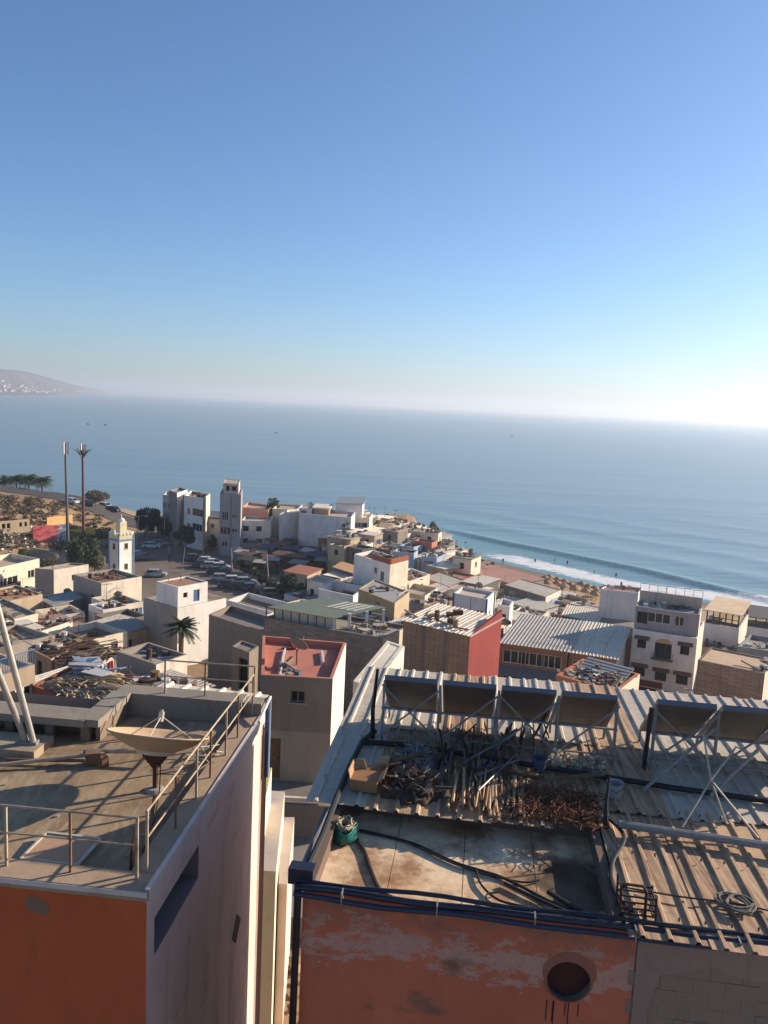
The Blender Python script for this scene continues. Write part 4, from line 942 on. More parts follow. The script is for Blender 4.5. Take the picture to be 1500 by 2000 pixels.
# pipes lying across roof
for k,(pts,r_,lab) in enumerate((([LB(-7,3.1,-0.08),LB(-4.3,3.5,-0.06),LB(-3.1,3.95,0.02),LB(-2.55,4.15,0.03)],0.045,'long weathered pipe lying across the dish roof at left'),([LB(-3.0,4.15,0.05),LB(-1.35,4.35,0.1)],0.05,'thicker pipe ending behind the large dish'),([LB(-4.4,3.75,-0.08),LB(-2.9,3.95,-0.06)],0.035,'short dark pipe beside the long weathered pipe'))):
    pipe_run('roof_pipe', pts, r_, RAILM if k < 2 else RAILB, lab)
mb = MB(); mb.box(LB(-2.75,4.05,-0.02),(0.3,0.2,0.24),0.3); mb.box(LB(-2.5,4.0,-0.06),(0.14,0.14,0.2),0.7); tag(mb.build('pipe_joint', RAILB, None, LB(-2.75,4.05,-0.1)), 'rusty clamp where the roof pipes meet', 'clamp')
# sloping mast legs with footing
mg = thing('mast_legs', 'two thick sloping steel legs of a mast at the left edge', 'mast', LB(-4.2,4.35,-0.16))
mb = MB(); LB.box(mb, -5.6,-3.95,3.95,4.75,-0.17,0.03); mb.build('footing', plaster((150,132,108),0.6), mg)
d1, d2 = Y(2,1212,15.3), Y(0,1322,15.1); s1, s2 = Z(66,1452,35.73), Z(52,1450,35.73)
for s_, e_ in ((s1,d1),(s2,d2)):
    mb = MB(); v = (e_-s_); mb.tube([s_, s_+v*1.9], 0.062, 12); mb.build('leg', plain('pale_galvanised',(170,164,152),0.5,0.3,0.15,6), mg)
mb = MB(); mb.box((s1+s2)/2+Vector((0,0,0.03)), (0.34,0.22,0.05), 0); mb.build('foot_plate', STEEL, mg)
# framed board, loose bits
hb = thing('framed_board', 'pale framed board lying flat on the dish roof', 'board', LB(-1.9,0.98,-0.16))
mb = MB(); o_ = LB(-2.32,0.62,-0.13); e_ = LB(-1.38,0.60,-0.13)-o_; f_ = LB(-2.26,1.32,-0.08)-o_; mb.obox(o_, e_, f_, (0,0,0.02)); mb.build('panel', plaster((176,140,110),0.4), hb)
mb = MB()
for a_,b_ in ((o_,o_+e_),(o_+e_,o_+e_+f_),(o_+e_+f_,o_+f_),(o_+f_,o_)): mb.bar(a_+Vector((0,0,0.02)), b_+Vector((0,0,0.02)), 0.04)
mb.build('frame', plain('board_frame',(190,180,164),0.7), hb)
mb = MB(); mb.tube([LB(-0.5,0.62,-0.16),LB(-0.52,0.66,0.1),LB(-0.5,0.7,0.42)],[0.03,0.025,0.014],7); tag(mb.build('rusty_stub', plain('rust_stub',(84,48,34),0.9), None, LB(-0.5,0.62,-0.16)), 'rusty reinforcing stub in the roof corner', 'stub')
heap_m = MB(); rnd = random.Random(22)
for k in range(14):
    u, t_ = rnd.uniform(-4.4,-0.6), rnd.uniform(0.5,4.2); heap_m.box(LB(u,t_,-0.145),(rnd.uniform(0.02,0.06),rnd.uniform(0.02,0.05),0.03),rnd.uniform(0,3))
stuff('roof_grit', heap_m, CONC, 'small stones scattered on the dish roof', 'stones', LB(-2,2,-0.16))
# corrugated lean-to just behind
mb = MB(); mb.corr(LB(-3.0,7.3,0.12), LB.v(0.12,0.9,-0.05), LB.v(2.7,0,-0.1), 0.45, 0.06, 0.12, 0.02); tag(mb.build('lean_to_roof', CORL, None, LB(-3,7.3,0)), 'strip of pale corrugated sheet behind the dish roof', 'sheet roof')
# ------------------------------------------------------------------ stepped white walls behind the dish roof
def px_block(name, parent, quad, z, z0, mats):
    pts = [Z(*q,z).to_2d() for q in quad]; mb = MB(); mb.prism(pts, z0, z, 0, 1); return mb.build(name, mats, parent), pts
sw_ = thing('stepped_terrace_house', 'narrow white house of three stepped sunlit walls down in the alley', 'house', Z(520,1556,23))
FOOT.append((-2.5,21,3))
WT = plaster((214,200,172),0.45)
px_block('wall', sw_, [(494,1557),(519,1557),(531,1499),(504,1499)], 31.8, 22, [WT, plaster((190,160,112),0.5)])  # top face tinted yellow, the low sun put into its colour
px_block('wall', sw_, [(508,1700),(539,1702),(556,1546),(527,1544)], 30.6, 21, [WT, plaster((176,162,148),0.4)])
px_block('wall', sw_, [(544,1726),(561,1727),(575,1596),(549,1596)], 29.6, 20.5, [plaster((196,176,164),0.4), plaster((170,156,144),0.4)])  # sides toned mauve, shade put into the colour of this wall
mb = MB(); a_,b_,c_,d_ = [Z(*q,29.9) for q in ((500,1650),(535,1650),(545,1560),(512,1560))]; mb.add([a_,b_,c_,d_],[(0,1,2,3)]); mb.build('inner_floor', CONC_D, sw_)
# ------------------------------------------------------------------ red roofed tower
TW = [Z(510,1320,31.5).to_2d(), Z(650,1328,31.5).to_2d(), Z(676,1257,31.5).to_2d(), Z(513,1243,31.5).to_2d()]
REDF = plaster((176,112,92),0.5,'roof')
twr, twp = house('red_roof_tower', 'grey plastered stair tower with a salmon red roof terrace', TW, 31.55, 24.5, [plaster((146,134,116),0.4),W2,GR1,plaster((128,112,96),0.5)], roof=REDF, par=(0.28,0.14), wins=[(0,0.52,0.62,0.62,0.5),(0,0.17,2.75,0.8,1.8,'dw')], cat='stair tower', frame=CONC_D, capm=plaster((172,112,92),0.5))
mb = MB(); a_, b_ = twp[0], twp[1]; d_ = (b_-a_).normalized(); n_ = Vector((d_.y,-d_.x))*0.015; Lw = (b_-a_).length; uw = 0.52*Lw
wall_face(mb, a_+n_, b_+n_, 29.15, 31.5, [(uw-0.31,uw+0.31,31.55-0.62-0.5,31.55-0.62)], 0.014, 0, 0); mb.build('upper_grey_sheet', plaster((124,114,100),0.5), twr)  # thin grey sheet over the upper front, left open at the window
mb = MB(); mb.prism([Z(520,1525,27).to_2d()+Vector((-0.6,0)), Z(640,1532,27).to_2d()+Vector((0.35,-0.1)), Z(630,1562,27).to_2d()+Vector((0.4,-0.5)), Z(520,1558,27).to_2d()+Vector((-0.6,-0.5))][::-1], 23, 27.0)
tt_ = tag(mb.build('terrace_slab', plaster((116,106,96),0.5), None, (-3,31,23)), 'grey terrace floor at the foot of the red roofed tower', 'terrace')
mb = MB(); a_, b_ = Z(470,1554,27.15), Z(632,1563,27.15); mb.bar(a_, b_, 0.14); mb.bar(b_, Z(648,1480,28.6), 0.12); tag(mb.build('terrace_kerb', W2, None, a_), 'pale kerb along the terrace edge below the tower', 'kerb')
mb = MB(); mb.prism([(-5.6,25.0),(-1.2,25.0),(-1.2,30.2),(-5.6,30.2)], 21, 25.6); tag(mb.build('alley_house', plaster((128,120,110),0.5), None, (-3,27,21)), 'grey lower house under the terrace in the alley', 'house')
# things on the tower roof
mb_l = []
zr = 31.27
def tl(u, v): return twp[0]+(twp[1]-twp[0])*u+(twp[3]-twp[0])*v
q = tl(0.52,0.42); dish(q.x,q.y,zr,-0.5,1.0,'round grey dish lying among things on the salmon roof'); 
junk([tl(0.2,0.12),tl(0.75,0.12),tl(0.75,0.3),tl(0.2,0.3)], zr, 11, 'toys and rags on the salmon red roof', 71, 0.45)
for k,(u0,v0,u1,v1,lab) in enumerate(((0.27,0.1,0.36,0.75,'white pipe on dark board, left on the salmon roof'),(0.93,0.45,0.94,0.75,'short white pipe by the right parapet of the salmon roof'))):
    a_, b_ = tl(u0,v0), tl(u1,v1); mb = MB(); mb.bar((a_.x,a_.y,zr+0.12),(b_.x,b_.y,zr+0.12),0.07); mb.bar((a_.x-0.1,a_.y,zr+0.03),(b_.x-0.1,b_.y,zr+0.03),0.06); tag(mb.build('roof_rod', WHITEP, None, (a_.x,a_.y,zr)), lab, 'pipe')
mb = MB(); a_, b_ = tl(0.44,0.97), tl(0.52,0.8); mb.bar((a_.x,a_.y,zr+0.06),(b_.x,b_.y,zr+0.06),0.1); a_, b_ = tl(0.3,0.8), tl(0.52,0.82); mb.bar((a_.x,a_.y,zr+0.05),(b_.x,b_.y,zr+0.05),0.08); mb.build('roof_upstand', plaster((130,66,52),0.5), twr)
# ------------------------------------------------------------------ the town, house by house
# -- left slope
r,p,z = hp('cream_house', 'cream house with railed flat roof at the left edge beside the rubble slope', (-60,1097),(-2,1109),(77,1091), 5, CRM, wins=[(1,0.32,2.0,2.2,1.4),(1,0.78,1.7,1.5,1.4),(1,0.1,2.0,1.5,1.4)], par=(0.9,0.2))
r,p,z = hp('flat_roofed_house', 'pale plastered house with a dark dish on its roof, left of the prayer hall', (68,1110),(105,1113),(173,1102), 4.6, [GR1,W2,W2,W2], wins=[(1,0.55,1.4,0.6,1.0,'o')], par=(0.25,0.2))  # left wall coloured grey to carry its shade, the others pale
dish((p[0].x+p[2].x)/2-1,(p[0].y+p[2].y)/2-1.5,z-0.25,0.4,2.2,'dark round satellite dish on the pale house left of the prayer hall')
r,p,z = hp('prayer_hall', 'whitewashed prayer hall with brown roof below the minaret', (143,1122),(198,1139),(277,1126), 6.0, [GR1,W2,W2,W2], roof=plaster((140,104,88),0.5,'roof'), par=(0.45,0.25), wins=[(0,0.7,2.2,0.7,0.9,'o')])  # grey on the left wall is painted shade, the hall is white
HALLP, HALLZ = p, z
junk(p, z-0.45, 16, 'odds and ends on the brown roof of the prayer hall', 3, 1.1)
mm = MB()
q = inset(p, 1.6); 
for k in (0.3,0.62):
    a = q[0].lerp(q[1],k); b = q[3].lerp(q[2],k); mm.bar((a.x,a.y,z-0.35),(b.x,b.y,z-0.35),0.2)
mm.build('roof_beam', WOODD, r)
r,p,z = hp('shed_house', 'tan house with brown patched roof at left edge under the cream house', (-60,1160),(-10,1180),(83,1160), 3.6, [TAN,TAN,TAN,TAN], roof=plaster((160,120,84),0.6,'roof'), par=(0.25,0.2), wins=[(1,0.2,0.9,1.4,1.3,'o')])
junk(p, z-0.25, 22, 'junk on the brown patched roof at the left edge', 5)
r,p,z = hp('grey_tin_shed', 'low shed with smooth grey sheet roof below the prayer hall', (85,1172),(105,1183),(158,1168), 3.0, [GR2]*4, style='slab', par=(0.12,0.35), roof=plain('grey_sheet',(140,138,136),0.6,0.1,0.1,1), wins=[(0,0.5,0.6,1.4,1.4,'o')])
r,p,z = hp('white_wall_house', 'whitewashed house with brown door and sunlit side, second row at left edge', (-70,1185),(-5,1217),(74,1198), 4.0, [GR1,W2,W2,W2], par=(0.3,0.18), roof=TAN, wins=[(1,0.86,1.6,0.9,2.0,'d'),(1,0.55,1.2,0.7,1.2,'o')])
junk(p, z-0.3, 12, 'bric-a-brac on the tan roof at the left edge', 8)
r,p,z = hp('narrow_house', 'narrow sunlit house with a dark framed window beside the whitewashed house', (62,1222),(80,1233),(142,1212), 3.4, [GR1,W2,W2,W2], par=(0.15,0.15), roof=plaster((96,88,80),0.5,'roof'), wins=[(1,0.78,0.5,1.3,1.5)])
junk(p, z-0.15, 14, 'tarps and boards on the roof of the narrow sunlit house', 9)
r,p,z = hp('tarp_roof_house', 'house with dark tarped roof and long sunlit white wall, left of the palm', (55,1265),(100,1288),(170,1250), 3.8, [BRK,W2,W2,GR1], par=(0.3,0.16), roof=plaster((92,84,76),0.6,'roof'), wins=[(0,0.5,0.7,0.9,1.4,'o'),(1,0.2,0.8,0.7,0.8,'o')])
junk(p, z-0.3, 26, 'heaped tarps and boards on the dark roof', 10, 1.2)
r,p,z = hp('plank_roof_shack', 'shack under a roof of loose planks with washing along its white wall', (85,1275),(135,1312),(222,1280), 3.2, [GR2,W2,W2,GR2], style='slab', par=(0.1,0.2), roof=WOODD, wins=[(1,0.25,0.7,0.7,1.5,'o'),(1,0.8,0.5,1.0,1.9,'db')])
SHACK = (p, z)
rnd = random.Random(4); mb = MB()
for i in range(90):
    u, v = rnd.uniform(-0.05,1), rnd.uniform(0,1); q = p[0]+(p[1]-p[0])*u+(p[3]-p[0])*v; a = rnd.gauss(0.5,0.5); L = rnd.uniform(0.8,2.6)
    mb.obox((q.x,q.y,z+0.12+rnd.uniform(0,0.2)), (math.cos(a)*L,math.sin(a)*L,rnd.uniform(-0.1,0.2)), (-math.sin(a)*0.16,math.cos(a)*0.16,0), (0,0,0.04), rnd.randrange(3))
stuff('loose_planks', mb, [WOOD,WOODD,plain('grey_plank',(138,122,102),0.9,0,0.3,8)], 'loose grey planks piled over the shack roof', 'planks', (p[0].x,p[0].y,z))
r,p,z = hp('terracotta_house', 'terracotta red house heaped with sacks and reeds just beyond the dish roof', (62,1338),(190,1388),(262,1345), 5.5, [plaster((132,78,60),0.4),plaster((136,84,64),0.4),PNK,PNK], par=(0.12,0.2), roof=GR2, zabs=27.5, wins=[(0,0.12,1.6,0.6,0.6,'o')])
rnd = random.Random(12); mb = MB()
for i in range(260):
    u, v = rnd.uniform(0.1,1.04), rnd.uniform(0,1); q = p[0]+(p[1]-p[0])*u+(p[3]-p[0])*v; a = rnd.gauss(-0.4,0.45); L = rnd.uniform(0.5,1.8); zz = z+0.05+0.5*math.exp(-((u-0.65)/0.35)**2-((v-0.5)/0.4)**2)*rnd.random()
    pp = [(q.x+math.cos(a)*L*k+rnd.gauss(0,0.05), q.y+math.sin(a)*L*k+rnd.gauss(0,0.05), zz+0.12*math.sin(k*3)+rnd.gauss(0,0.03)) for k in (0,0.35,0.7,1)]
    mb.tube(pp, rnd.uniform(0.02,0.07), 5, rnd.randrange(3))
stuff('reed_heap', mb, [plain('dry_reed',(176,150,112),0.95,0,0.3,8),plain('grey_reed',(130,118,104),0.95,0,0.3,8),plain('pale_reed',(196,176,146),0.95,0,0.3,8)], 'heap of dry reeds and rags on the terracotta house', 'reeds', (p[0].x,p[0].y,z))
mb = MB(); rnd = random.Random(5)
for i in range(9):
    u, v = rnd.uniform(0.12,0.5), rnd.uniform(0.55,1.0); q = p[0]+(p[1]-p[0])*u+(p[3]-p[0])*v
    mb.obox((q.x,q.y,z+0.2+0.05*i), (rnd.uniform(0.8,1.8),rnd.uniform(-0.5,0.5),rnd.uniform(-0.2,0.2)), (rnd.uniform(-0.4,0.3),rnd.uniform(0.4,0.9),rnd.uniform(-0.1,0.1)), (0,0,0.05), rnd.randrange(2))
stuff('sheet_pile', mb, [plain('blue_grey_sheet',(120,132,150),0.6),plain('light_sheet',(168,166,166),0.6)], 'blue grey sheets dumped on the terracotta house', 'sheets', (p[3].x,p[3].y,z))
r,p,z = hp('beige_corner_house', 'beige house with railed balcony at the left edge, nearest beyond the dish roof', (-140,1290),(-30,1330),(68,1297), 6.5, [TAN,plaster((150,132,110),0.5),TAN,TAN], par=(0.2,0.2), roof=TAN, zabs=28.6, wins=[(1,0.78,1.0,2.0,1.0,'w3'),(1,0.3,1.0,1.2,1.0)])
mb = MB()
a, b = p[1].lerp(p[2],0.3), p[2]; k = 14
for i in range(k+1): q = a.lerp(b,i/k); mb.tube([(q.x,q.y,z),(q.x,q.y,z+0.8)], 0.018, 5)
mb.tube([(a.x,a.y,z+0.82),(b.x,b.y,z+0.82)], 0.03, 6); mb.build('balcony_rail', BLUEP, r)
r,p,z = hp('grey_walled_house', 'grey plastered house with sunlit stepped end right of the plank roof shack', (228,1272),(305,1298),(366,1278), 5.0, [plaster((142,130,116),0.5),W2,W2,GR1], par=(0.5,0.2), roof=GR1, wins=[(0,0.35,2.2,0.6,1.0,'o'),(0,0.7,2.4,0.9,1.6,'o')])
junk(p, z-0.5, 10, 'clutter inside the parapet of the grey plastered house', 14)
r,p,z = hp('grey_yard_house', 'low grey house roofed with junk below the grey plastered house', (222,1345),(330,1385),(420,1350), 3.4, [GR2]*4, par=(0.3,0.2), roof=plaster((110,98,84),0.6,'roof'), zabs=24.5)
junk(p, z-0.3, 40, 'dark junk strewn over a low roof beyond the dish', 15, 1.2)
# white house with stair head
r,p,z = hp('white_corner_house', 'white two storey house with a stair head and grey shaded gable', (281,1168),(347,1188),(442,1168), 7.0, [GR1,W1,W1,GR1], par=(0.5,0.2), roof=W2)  # gable shade is put into the wall colour as grey plaster
WH = (p,z)
q = [p[0].lerp(p[1],0.55), p[1].lerp(p[1],1), p[1].lerp(p[2],0.62), None]
a = p[1]+(p[2]-p[1])*0.02+(p[0]-p[1])*0.03; b = p[1].lerp(p[2],0.62)+(p[0]-p[1])*0.03; w = (p[0]-p[1])*0.62
pts = [a+w, a, b, b+w]
house('stair_head', 'white stair head with a dark door on the white corner house', pts, z+2.4, z-0.5, [W1,W1,W1,W1], roof=plaster((150,112,90),0.5,'roof'), par=(0.15,0.15), wins=[(1,0.62,0.7,0.9,1.4,'db'),(1,0.25,0.8,0.6,0.6,'o')], cat='stair head')
ma = thing('rooftop_antenna', 'tall thin antenna mast with ladder frame on the white corner house', 'antenna', (a.x,a.y,z+2.4))
mb = MB(); c = (a+b)/2+w*0.6; mb.tube([(c.x,c.y,z+2.2),(c.x+0.5,c.y,z+6.4)], 0.05, 6); mb.build('pole', STEEL, ma)
mb = MB(); mb.tube([(c.x-1.4,c.y,z+2.2),(c.x-1.2,c.y,z+4.4)], 0.04, 6)
for k in (0.5,0.75,1): mb.tube([(c.x-1.4+0.2*k,c.y,z+2.2+2.2*k),(c.x+0.26*k,c.y,z+2.2+2.2*k)], 0.03, 5)
mb.build('frame', STEEL, ma)
mb = MB(); c2 = pts[3]; mb.corr((c2.x-2.6,c2.y-1.0,z-0.1), (1.6,1.6,0.9), (1.8,-0.5,0.1), 0.5, 0.04, 0.2, 0.02)
tag(mb.build('striped_sheet', rusty('striped_sheet',(150,165,180),0.1), None, (c2.x,c2.y,z)), 'tilted striped blue sheet leaning by the white stair head', 'metal sheet')
r,p,z = hp('white_yard_wall', 'long low white yard building between white corner house and green roof', (442,1172),(560,1203),(600,1186), 4.0, [W3,GR1,W3,W3], par=(0.8,0.25), roof=plaster((120,100,80),0.6,'roof'))
r,p,z = hp('grey_long_house', 'long grey brown walled yard with a small doorway left of the green roof', (408,1200),(520,1236),(560,1214), 6.5, [plaster((126,112,98),0.5),GR1,GR1,GR1], par=(0.6,0.2), roof=GR2, wins=[(0,0.82,2.2,0.8,0.6,'o')])
r,p,z = hp('small_annex', 'small grey annex with open doorway before the long grey yard', (453,1262),(487,1274),(505,1262), 3.6, [plaster((122,108,94),0.5)]*4, par=(0.12,0.12), roof=GR2, zabs=26.0, wins=[(0,0.75,0.6,1.2,2.2,'o')])
# green roof house
r,p,z = hp('green_roof_house', 'grey block house carrying a green sheet roof terrace', (516,1206),(748,1247),(800,1222), 7.0, [BLKW,W2,BLKW,BLKW], par=(0.3,0.22), roof=CONC)
GRP, GRZ = p, z
e1 = (p[1]-p[0]); e2 = (p[3]-p[0])
def gl(u, v): q = p[0]+e1*u+e2*v; return q
mb = MB()
A, B, C, D = gl(0.0,0.06), gl(0.585,0.06), gl(0.80,0.98), gl(0.26,0.98)
zz = z+1.35
can = thing('green_canopy', 'faded green sheet canopy with pale skylight strips over the block house', 'canopy', (A.x,A.y,z-0.3))
mb.add([(A.x,A.y,zz-0.35),(B.x,B.y,zz-0.35),(C.x,C.y,zz+0.15),(D.x,D.y,zz+0.15),(A.x,A.y,zz-0.41),(B.x,B.y,zz-0.41),(C.x,C.y,zz+0.09),(D.x,D.y,zz+0.09)], [(0,1,2,3),(7,6,5,4),(0,4,5,1),(1,5,6,2),(2,6,7,3),(3,7,4,0)])
mb.build('sheet', GREENR, can)
for k in range(5):
    q0, q1 = D.lerp(C,0.42+0.1*k), D.lerp(C,0.48+0.1*k); f0, f1 = A.lerp(B,0.52+0.09*k), A.lerp(B,0.58+0.09*k)
    mb = MB(); a_, b_ = q0.lerp(f0,0.06), q1.lerp(f1,0.06); c_, d_ = q1.lerp(f1,0.5), q0.lerp(f0,0.5)
    hz = lambda t: zz+0.15-0.5*t+0.03
    mb.add([(d_.x,d_.y,hz(.5)),(c_.x,c_.y,hz(.5)),(b_.x,b_.y,hz(.06)),(a_.x,a_.y,hz(.06))], [(0,1,2,3)]); mb.build('skylight', plain('skylight_strip',(214,206,180),0.5), can)
for i in range(9):
    q = A.lerp(B, i/8.0); mb = MB(); mb.box((q.x,q.y+0.05,z+0.45), (0.10,0.10,1.06)); mb.build('post', WOODD if i < 8 else WHITEP, can)
for i in range(1,4):
    q = B.lerp(C, i/3.0); mb = MB(); mb.box((q.x-0.2,q.y-0.15,z+0.55), (0.28,0.28,1.5)); mb.build('post', WHITEP, can)
mb = MB(); q0, q1 = gl(0.02,0.22), gl(0.56,0.22); mb.obox((q0.x,q0.y,z-0.3), ((q1-q0).x,(q1-q0).y,0), (0.03,0.14,0), (0,0,1.15)); mb.build('back_panel', W2, can)
q = [gl(0.64,0.2),gl(0.93,0.2),gl(0.9,0.8),gl(0.66,0.8)]
junk(q, z-0.3, 14, 'pots and furniture on the open end of the green roof terrace', 21)
mb = MB(); a, b = gl(0.74,0.05), gl(0.99,0.05)
for i in range(10): c = a.lerp(b,i/9.0); mb.tube([(c.x,c.y,z),(c.x,c.y,z+0.9+0.06*i)], 0.02, 5)
mb.tube([(a.x,a.y,z+0.9),(b.x,b.y,z+1.45)], 0.05, 6)
tag(mb.build('terrace_railing', STEEL, None, (a.x,a.y,z)), 'slanting pale railing at the right end of the green roof terrace', 'railing')
# stairs wall right of it, blue roof, brick house with red side
r,p,z = hp('curved_wall_house', 'tan house with sunlit parapet wall left of the brick house', (752,1243),(803,1262),(812,1232), 4.5, [TAN,TAN,TAN,TAN], par=(0.9,0.2), roof=TAN)
r,p,z = hp('blue_roof_house', 'low house with pale blue sheet roof and white gable ends before the brick house', (738,1300),(850,1322),(866,1278), 3.2, [W2,W2,W2,W2], style='corr', par=(0.05,0.1), roof=plain('pale_blue_sheet',(146,164,176),0.6,0.1,0.1,2))
mb = MB()
for k,(u,hh) in enumerate(((1.0,1.5),(0.72,1.7))):
    a = p[0].lerp(p[1],u); b = p[3].lerp(p[2],u); mb.add([(a.x,a.y,z),(b.x,b.y,z),(b.x,b.y,z+hh),(a.x-0.2,a.y,z),(b.x-0.2,b.y,z),(b.x-0.2,b.y,z+hh)], [(0,1,2),(5,4,3),(0,3,4,1),(1,4,5,2),(2,5,3,0)])
mb.build('gable', W1, r)
r,p,z = hp('white_ramp_wall', 'long sunlit white wall sloping beside the pale blue roof', (690,1330),(728,1345),(790,1262), 3.6, [W2]*4, par=(0.05,0.3), roof=W2, zabs=26.5)
r,p,z = hp('brick_house', 'brown brick house with corrugated roof and bright red side wall', (788,1212),(918,1243),(980,1214), 8.0, [BRK,REDW,BRK,BRK], style='corr', par=(0.3,0.2), roof=CORL, wins=[(0,0.8,6.0,1.0,0.5,'o')])
BRP = (p,z)
mb = MB()
for i,k in enumerate((0.33,0.66)): a = p[0].lerp(p[1],k); mb.box((a.x,a.y-0.02,z-3), (0.3,0.12,6.0), 0)
mb.build('pilaster', CONC_D, r)
mb = MB(); a, b = p[1], p[2]; d = (b-a).normalized(); nn = Vector((d.y,-d.x)); mb.add([(a.x+nn.x*.01,a.y+nn.y*.01,z),(b.x+nn.x*.01,b.y+nn.y*.01,z),(b.x+nn.x*.01,b.y+nn.y*.01,z+1.1),(a.x-nn.x*.24,a.y-nn.y*.24,z),(b.x-nn.x*.24,b.y-nn.y*.24,z),(b.x-nn.x*.24,b.y-nn.y*.24,z+1.1)], [(0,1,2),(5,4,3),(2,1,4,5),(0,2,5,3)]); mb.build('side_gable', REDW, r)
junk([q for q in p], z+0.15, 14, 'scraps and boards on the corrugated roof of the brick house', 31, 1.0)
r,p,z = hp('red_annex', 'lower red walled annex behind the red side wall', (945,1262),(978,1252),(984,1226), 4.6, [REDW,REDW,REDW,REDW], par=(0.3,0.2), roof=TAN)
# behind: ochre house, white blue-trimmed house
r,p,z = hp('ochre_house', 'ochre two storey house with grey roof behind the green roof terrace', (700,1150),(771,1178),(800,1156), 6.6, [plaster((160,136,96),0.45),TAN,TAN,TAN], par=(0.15,0.2), roof=plaster((150,146,138),0.4,'roof'), wins=[(0,0.3,2.0,1.4,1.6),(0,0.78,2.2,1.4,1.8),(0,0.55,0.7,0.9,0.6)])
junk(p, z-0.15, 8, 'scraps on the grey roof of the ochre house', 33)
r,p,z = hp('blue_window_house', 'cream low house with a bright blue window beside the blue trimmed house', (828,1180),(886,1196),(900,1166), 5.0, [W2,W2,W2,W2], par=(0.1,0.2), roof=plaster((176,146,116),0.6,'roof'), wins=[(0,0.28,0.6,1.3,1.1,'s'),(0,0.75,1.5,0.7,0.9,'o')])
junk(p, z-0.1, 26, 'clutter over the roof of the cream low house', 35, 1.2)
r,p,z = hp('blue_trimmed_house', 'white two storey house edged with blue lines behind the brick house', (886,1158),(951,1170),(966,1156), 8.6, [W3,W1,W1,W1], par=(0.35,0.2), roof=plaster((186,164,142),0.5,'roof'), wins=[(0,0.8,1.6,1.0,1.3),(0,0.28,5.0,1.3,1.3),(0,0.78,5.2,1.2,1.3),(1,0.5,2.0,0.8,1.2),(1,0.5,5.0,0.8,1.2)], trim=BLUEP)  # front in a greyer white as shaded, right side in the lit white
mb = MB(); a = p[0].lerp(p[1],0.52); d = (p[1]-p[0]).normalized(); mb.obox((a.x,a.y-0.05,z-8), (0.14,0,0), (0,0.06,0), (0,0,7.8)); mb.build('trim_line', BLUEP, r)
r,p,z = hp('white_fin_house', 'narrow white house with tall sunlit fins right of the blue trimmed house', (972,1180),(996,1186),(1003,1174), 6.0, [W3,W1,W1,W1], par=(0.9,0.25), roof=W2, wins=[(0,0.5,1.2,1.0,1.8,'o')])
# white big house with brick-red rubble roof
r,p,z = hp('white_tall_house', 'large white house with red brick parapet course and two small windows', (692,1082),(762,1103),(798,1094), 9.0, [W1,CRM,W1,W1], par=(0.6,0.25), roof=plaster((140,92,72),0.6,'roof'), wins=[(0,0.62,1.2,0.9,1.0),(0,0.8,1.5,1.0,1.6),(0,0.62,5.2,0.9,1.0)])
mb = MB(); q = inset(p,-0.02)
for i in (0,1): a,b = p[i].lerp(p[i+1],0.5 if i == 0 else 0), p[i+1]; d=(b-a).normalized(); n_=Vector((-d.y,d.x)); mb.obox((a.x+0.01,a.y,z+0.01), ((b-a).x,(b-a).y,0), (n_.x*0.25,n_.y*0.25,0), (0,0,0.9))
mb.build('brick_course', brick_mat('red_brick',(150,84,62),(120,96,80),0.3,0.12), r)
junk(p, z-0.4, 30, 'rubble and bricks on the roof of the large white house', 41, 1.1)
r,p,z = hp('white_lower_wing', 'lower white wing with a brown door joined to the large white house', (762,1122),(800,1136),(840,1122), 5.0, [W1,CRM,CRM,W1], par=(0.6,0.2), roof=plaster((150,112,86),0.6,'roof'), wins=[(1,0.6,1.2,1.1,2.0,'d'),(1,0.25,1.3,1.0,0.9)])
junk(p, z-0.6, 20, 'broken bricks on the white lower wing', 42)
r,p,z = hp('tan_arch_house', 'tan house with pale curved parapet below the white lower wing', (775,1153),(830,1164),(855,1148), 4.4, [TAN,CRM,TAN,TAN], par=(0.7,0.2), roof=GR1, wins=[(0,0.75,1.1,0.9,1.6,'db'),(0,0.2,1.0,0.8,0.9,'o')])
r,p,z = hp('orange_hut', 'small orange walled hut with grey flat roof beside the long grey hall', (828,1128),(880,1147),(912,1134), 3.6, [plaster((158,106,82),0.45),TAN,TAN,PNK], par=(0.12,0.2), roof=plaster((162,156,142),0.4,'roof'))
r,p,z = hp('long_grey_hall', 'long grey walled hall with faded red roof near the beach', (905,1114),(1008,1143),(1062,1131), 5.6, [plaster((132,124,116),0.5)]*4, style='slab', par=(0.1,0.2), roof=plaster((160,118,102),0.5,'roof'))
r,p,z = hp('mural_house', 'grey house with a blue mural on its sunlit end wall by the beach', (985,1142),(1066,1166),(1096,1152), 5.4, [plaster((126,118,110),0.5),W2,W2,W2], par=(0.1,0.2), roof=plaster((170,160,146),0.4,'roof'))
t = NT('wall_mural'); nm = t.noise(0.9,5,0.7,None,1.5); mcol = t.mix(t.ramp(nm,[(0.4,0.0),(0.5,1.0)]), lin((52,92,140)), lin((150,170,184))); mcol = t.mix(t.ramp(t.noise(1.7,4,0.6),[(0.6,0.0),(0.66,1.0)]), mcol, lin((40,52,70))); MURAL = t.done(mcol,0.8)
mb = MB(); a,b = p[1].lerp(p[2],0.25), p[1].lerp(p[2],0.98); d=(b-a).normalized(); n_=Vector((d.y,-d.x)); mb.obox((a.x+n_.x*.005,a.y+n_.y*.005,z-4.3), ((b-a).x,(b-a).y,0), (n_.x*0.03,n_.y*0.03,0), (0,0,3.2)); mb.build('mural', MURAL, r)
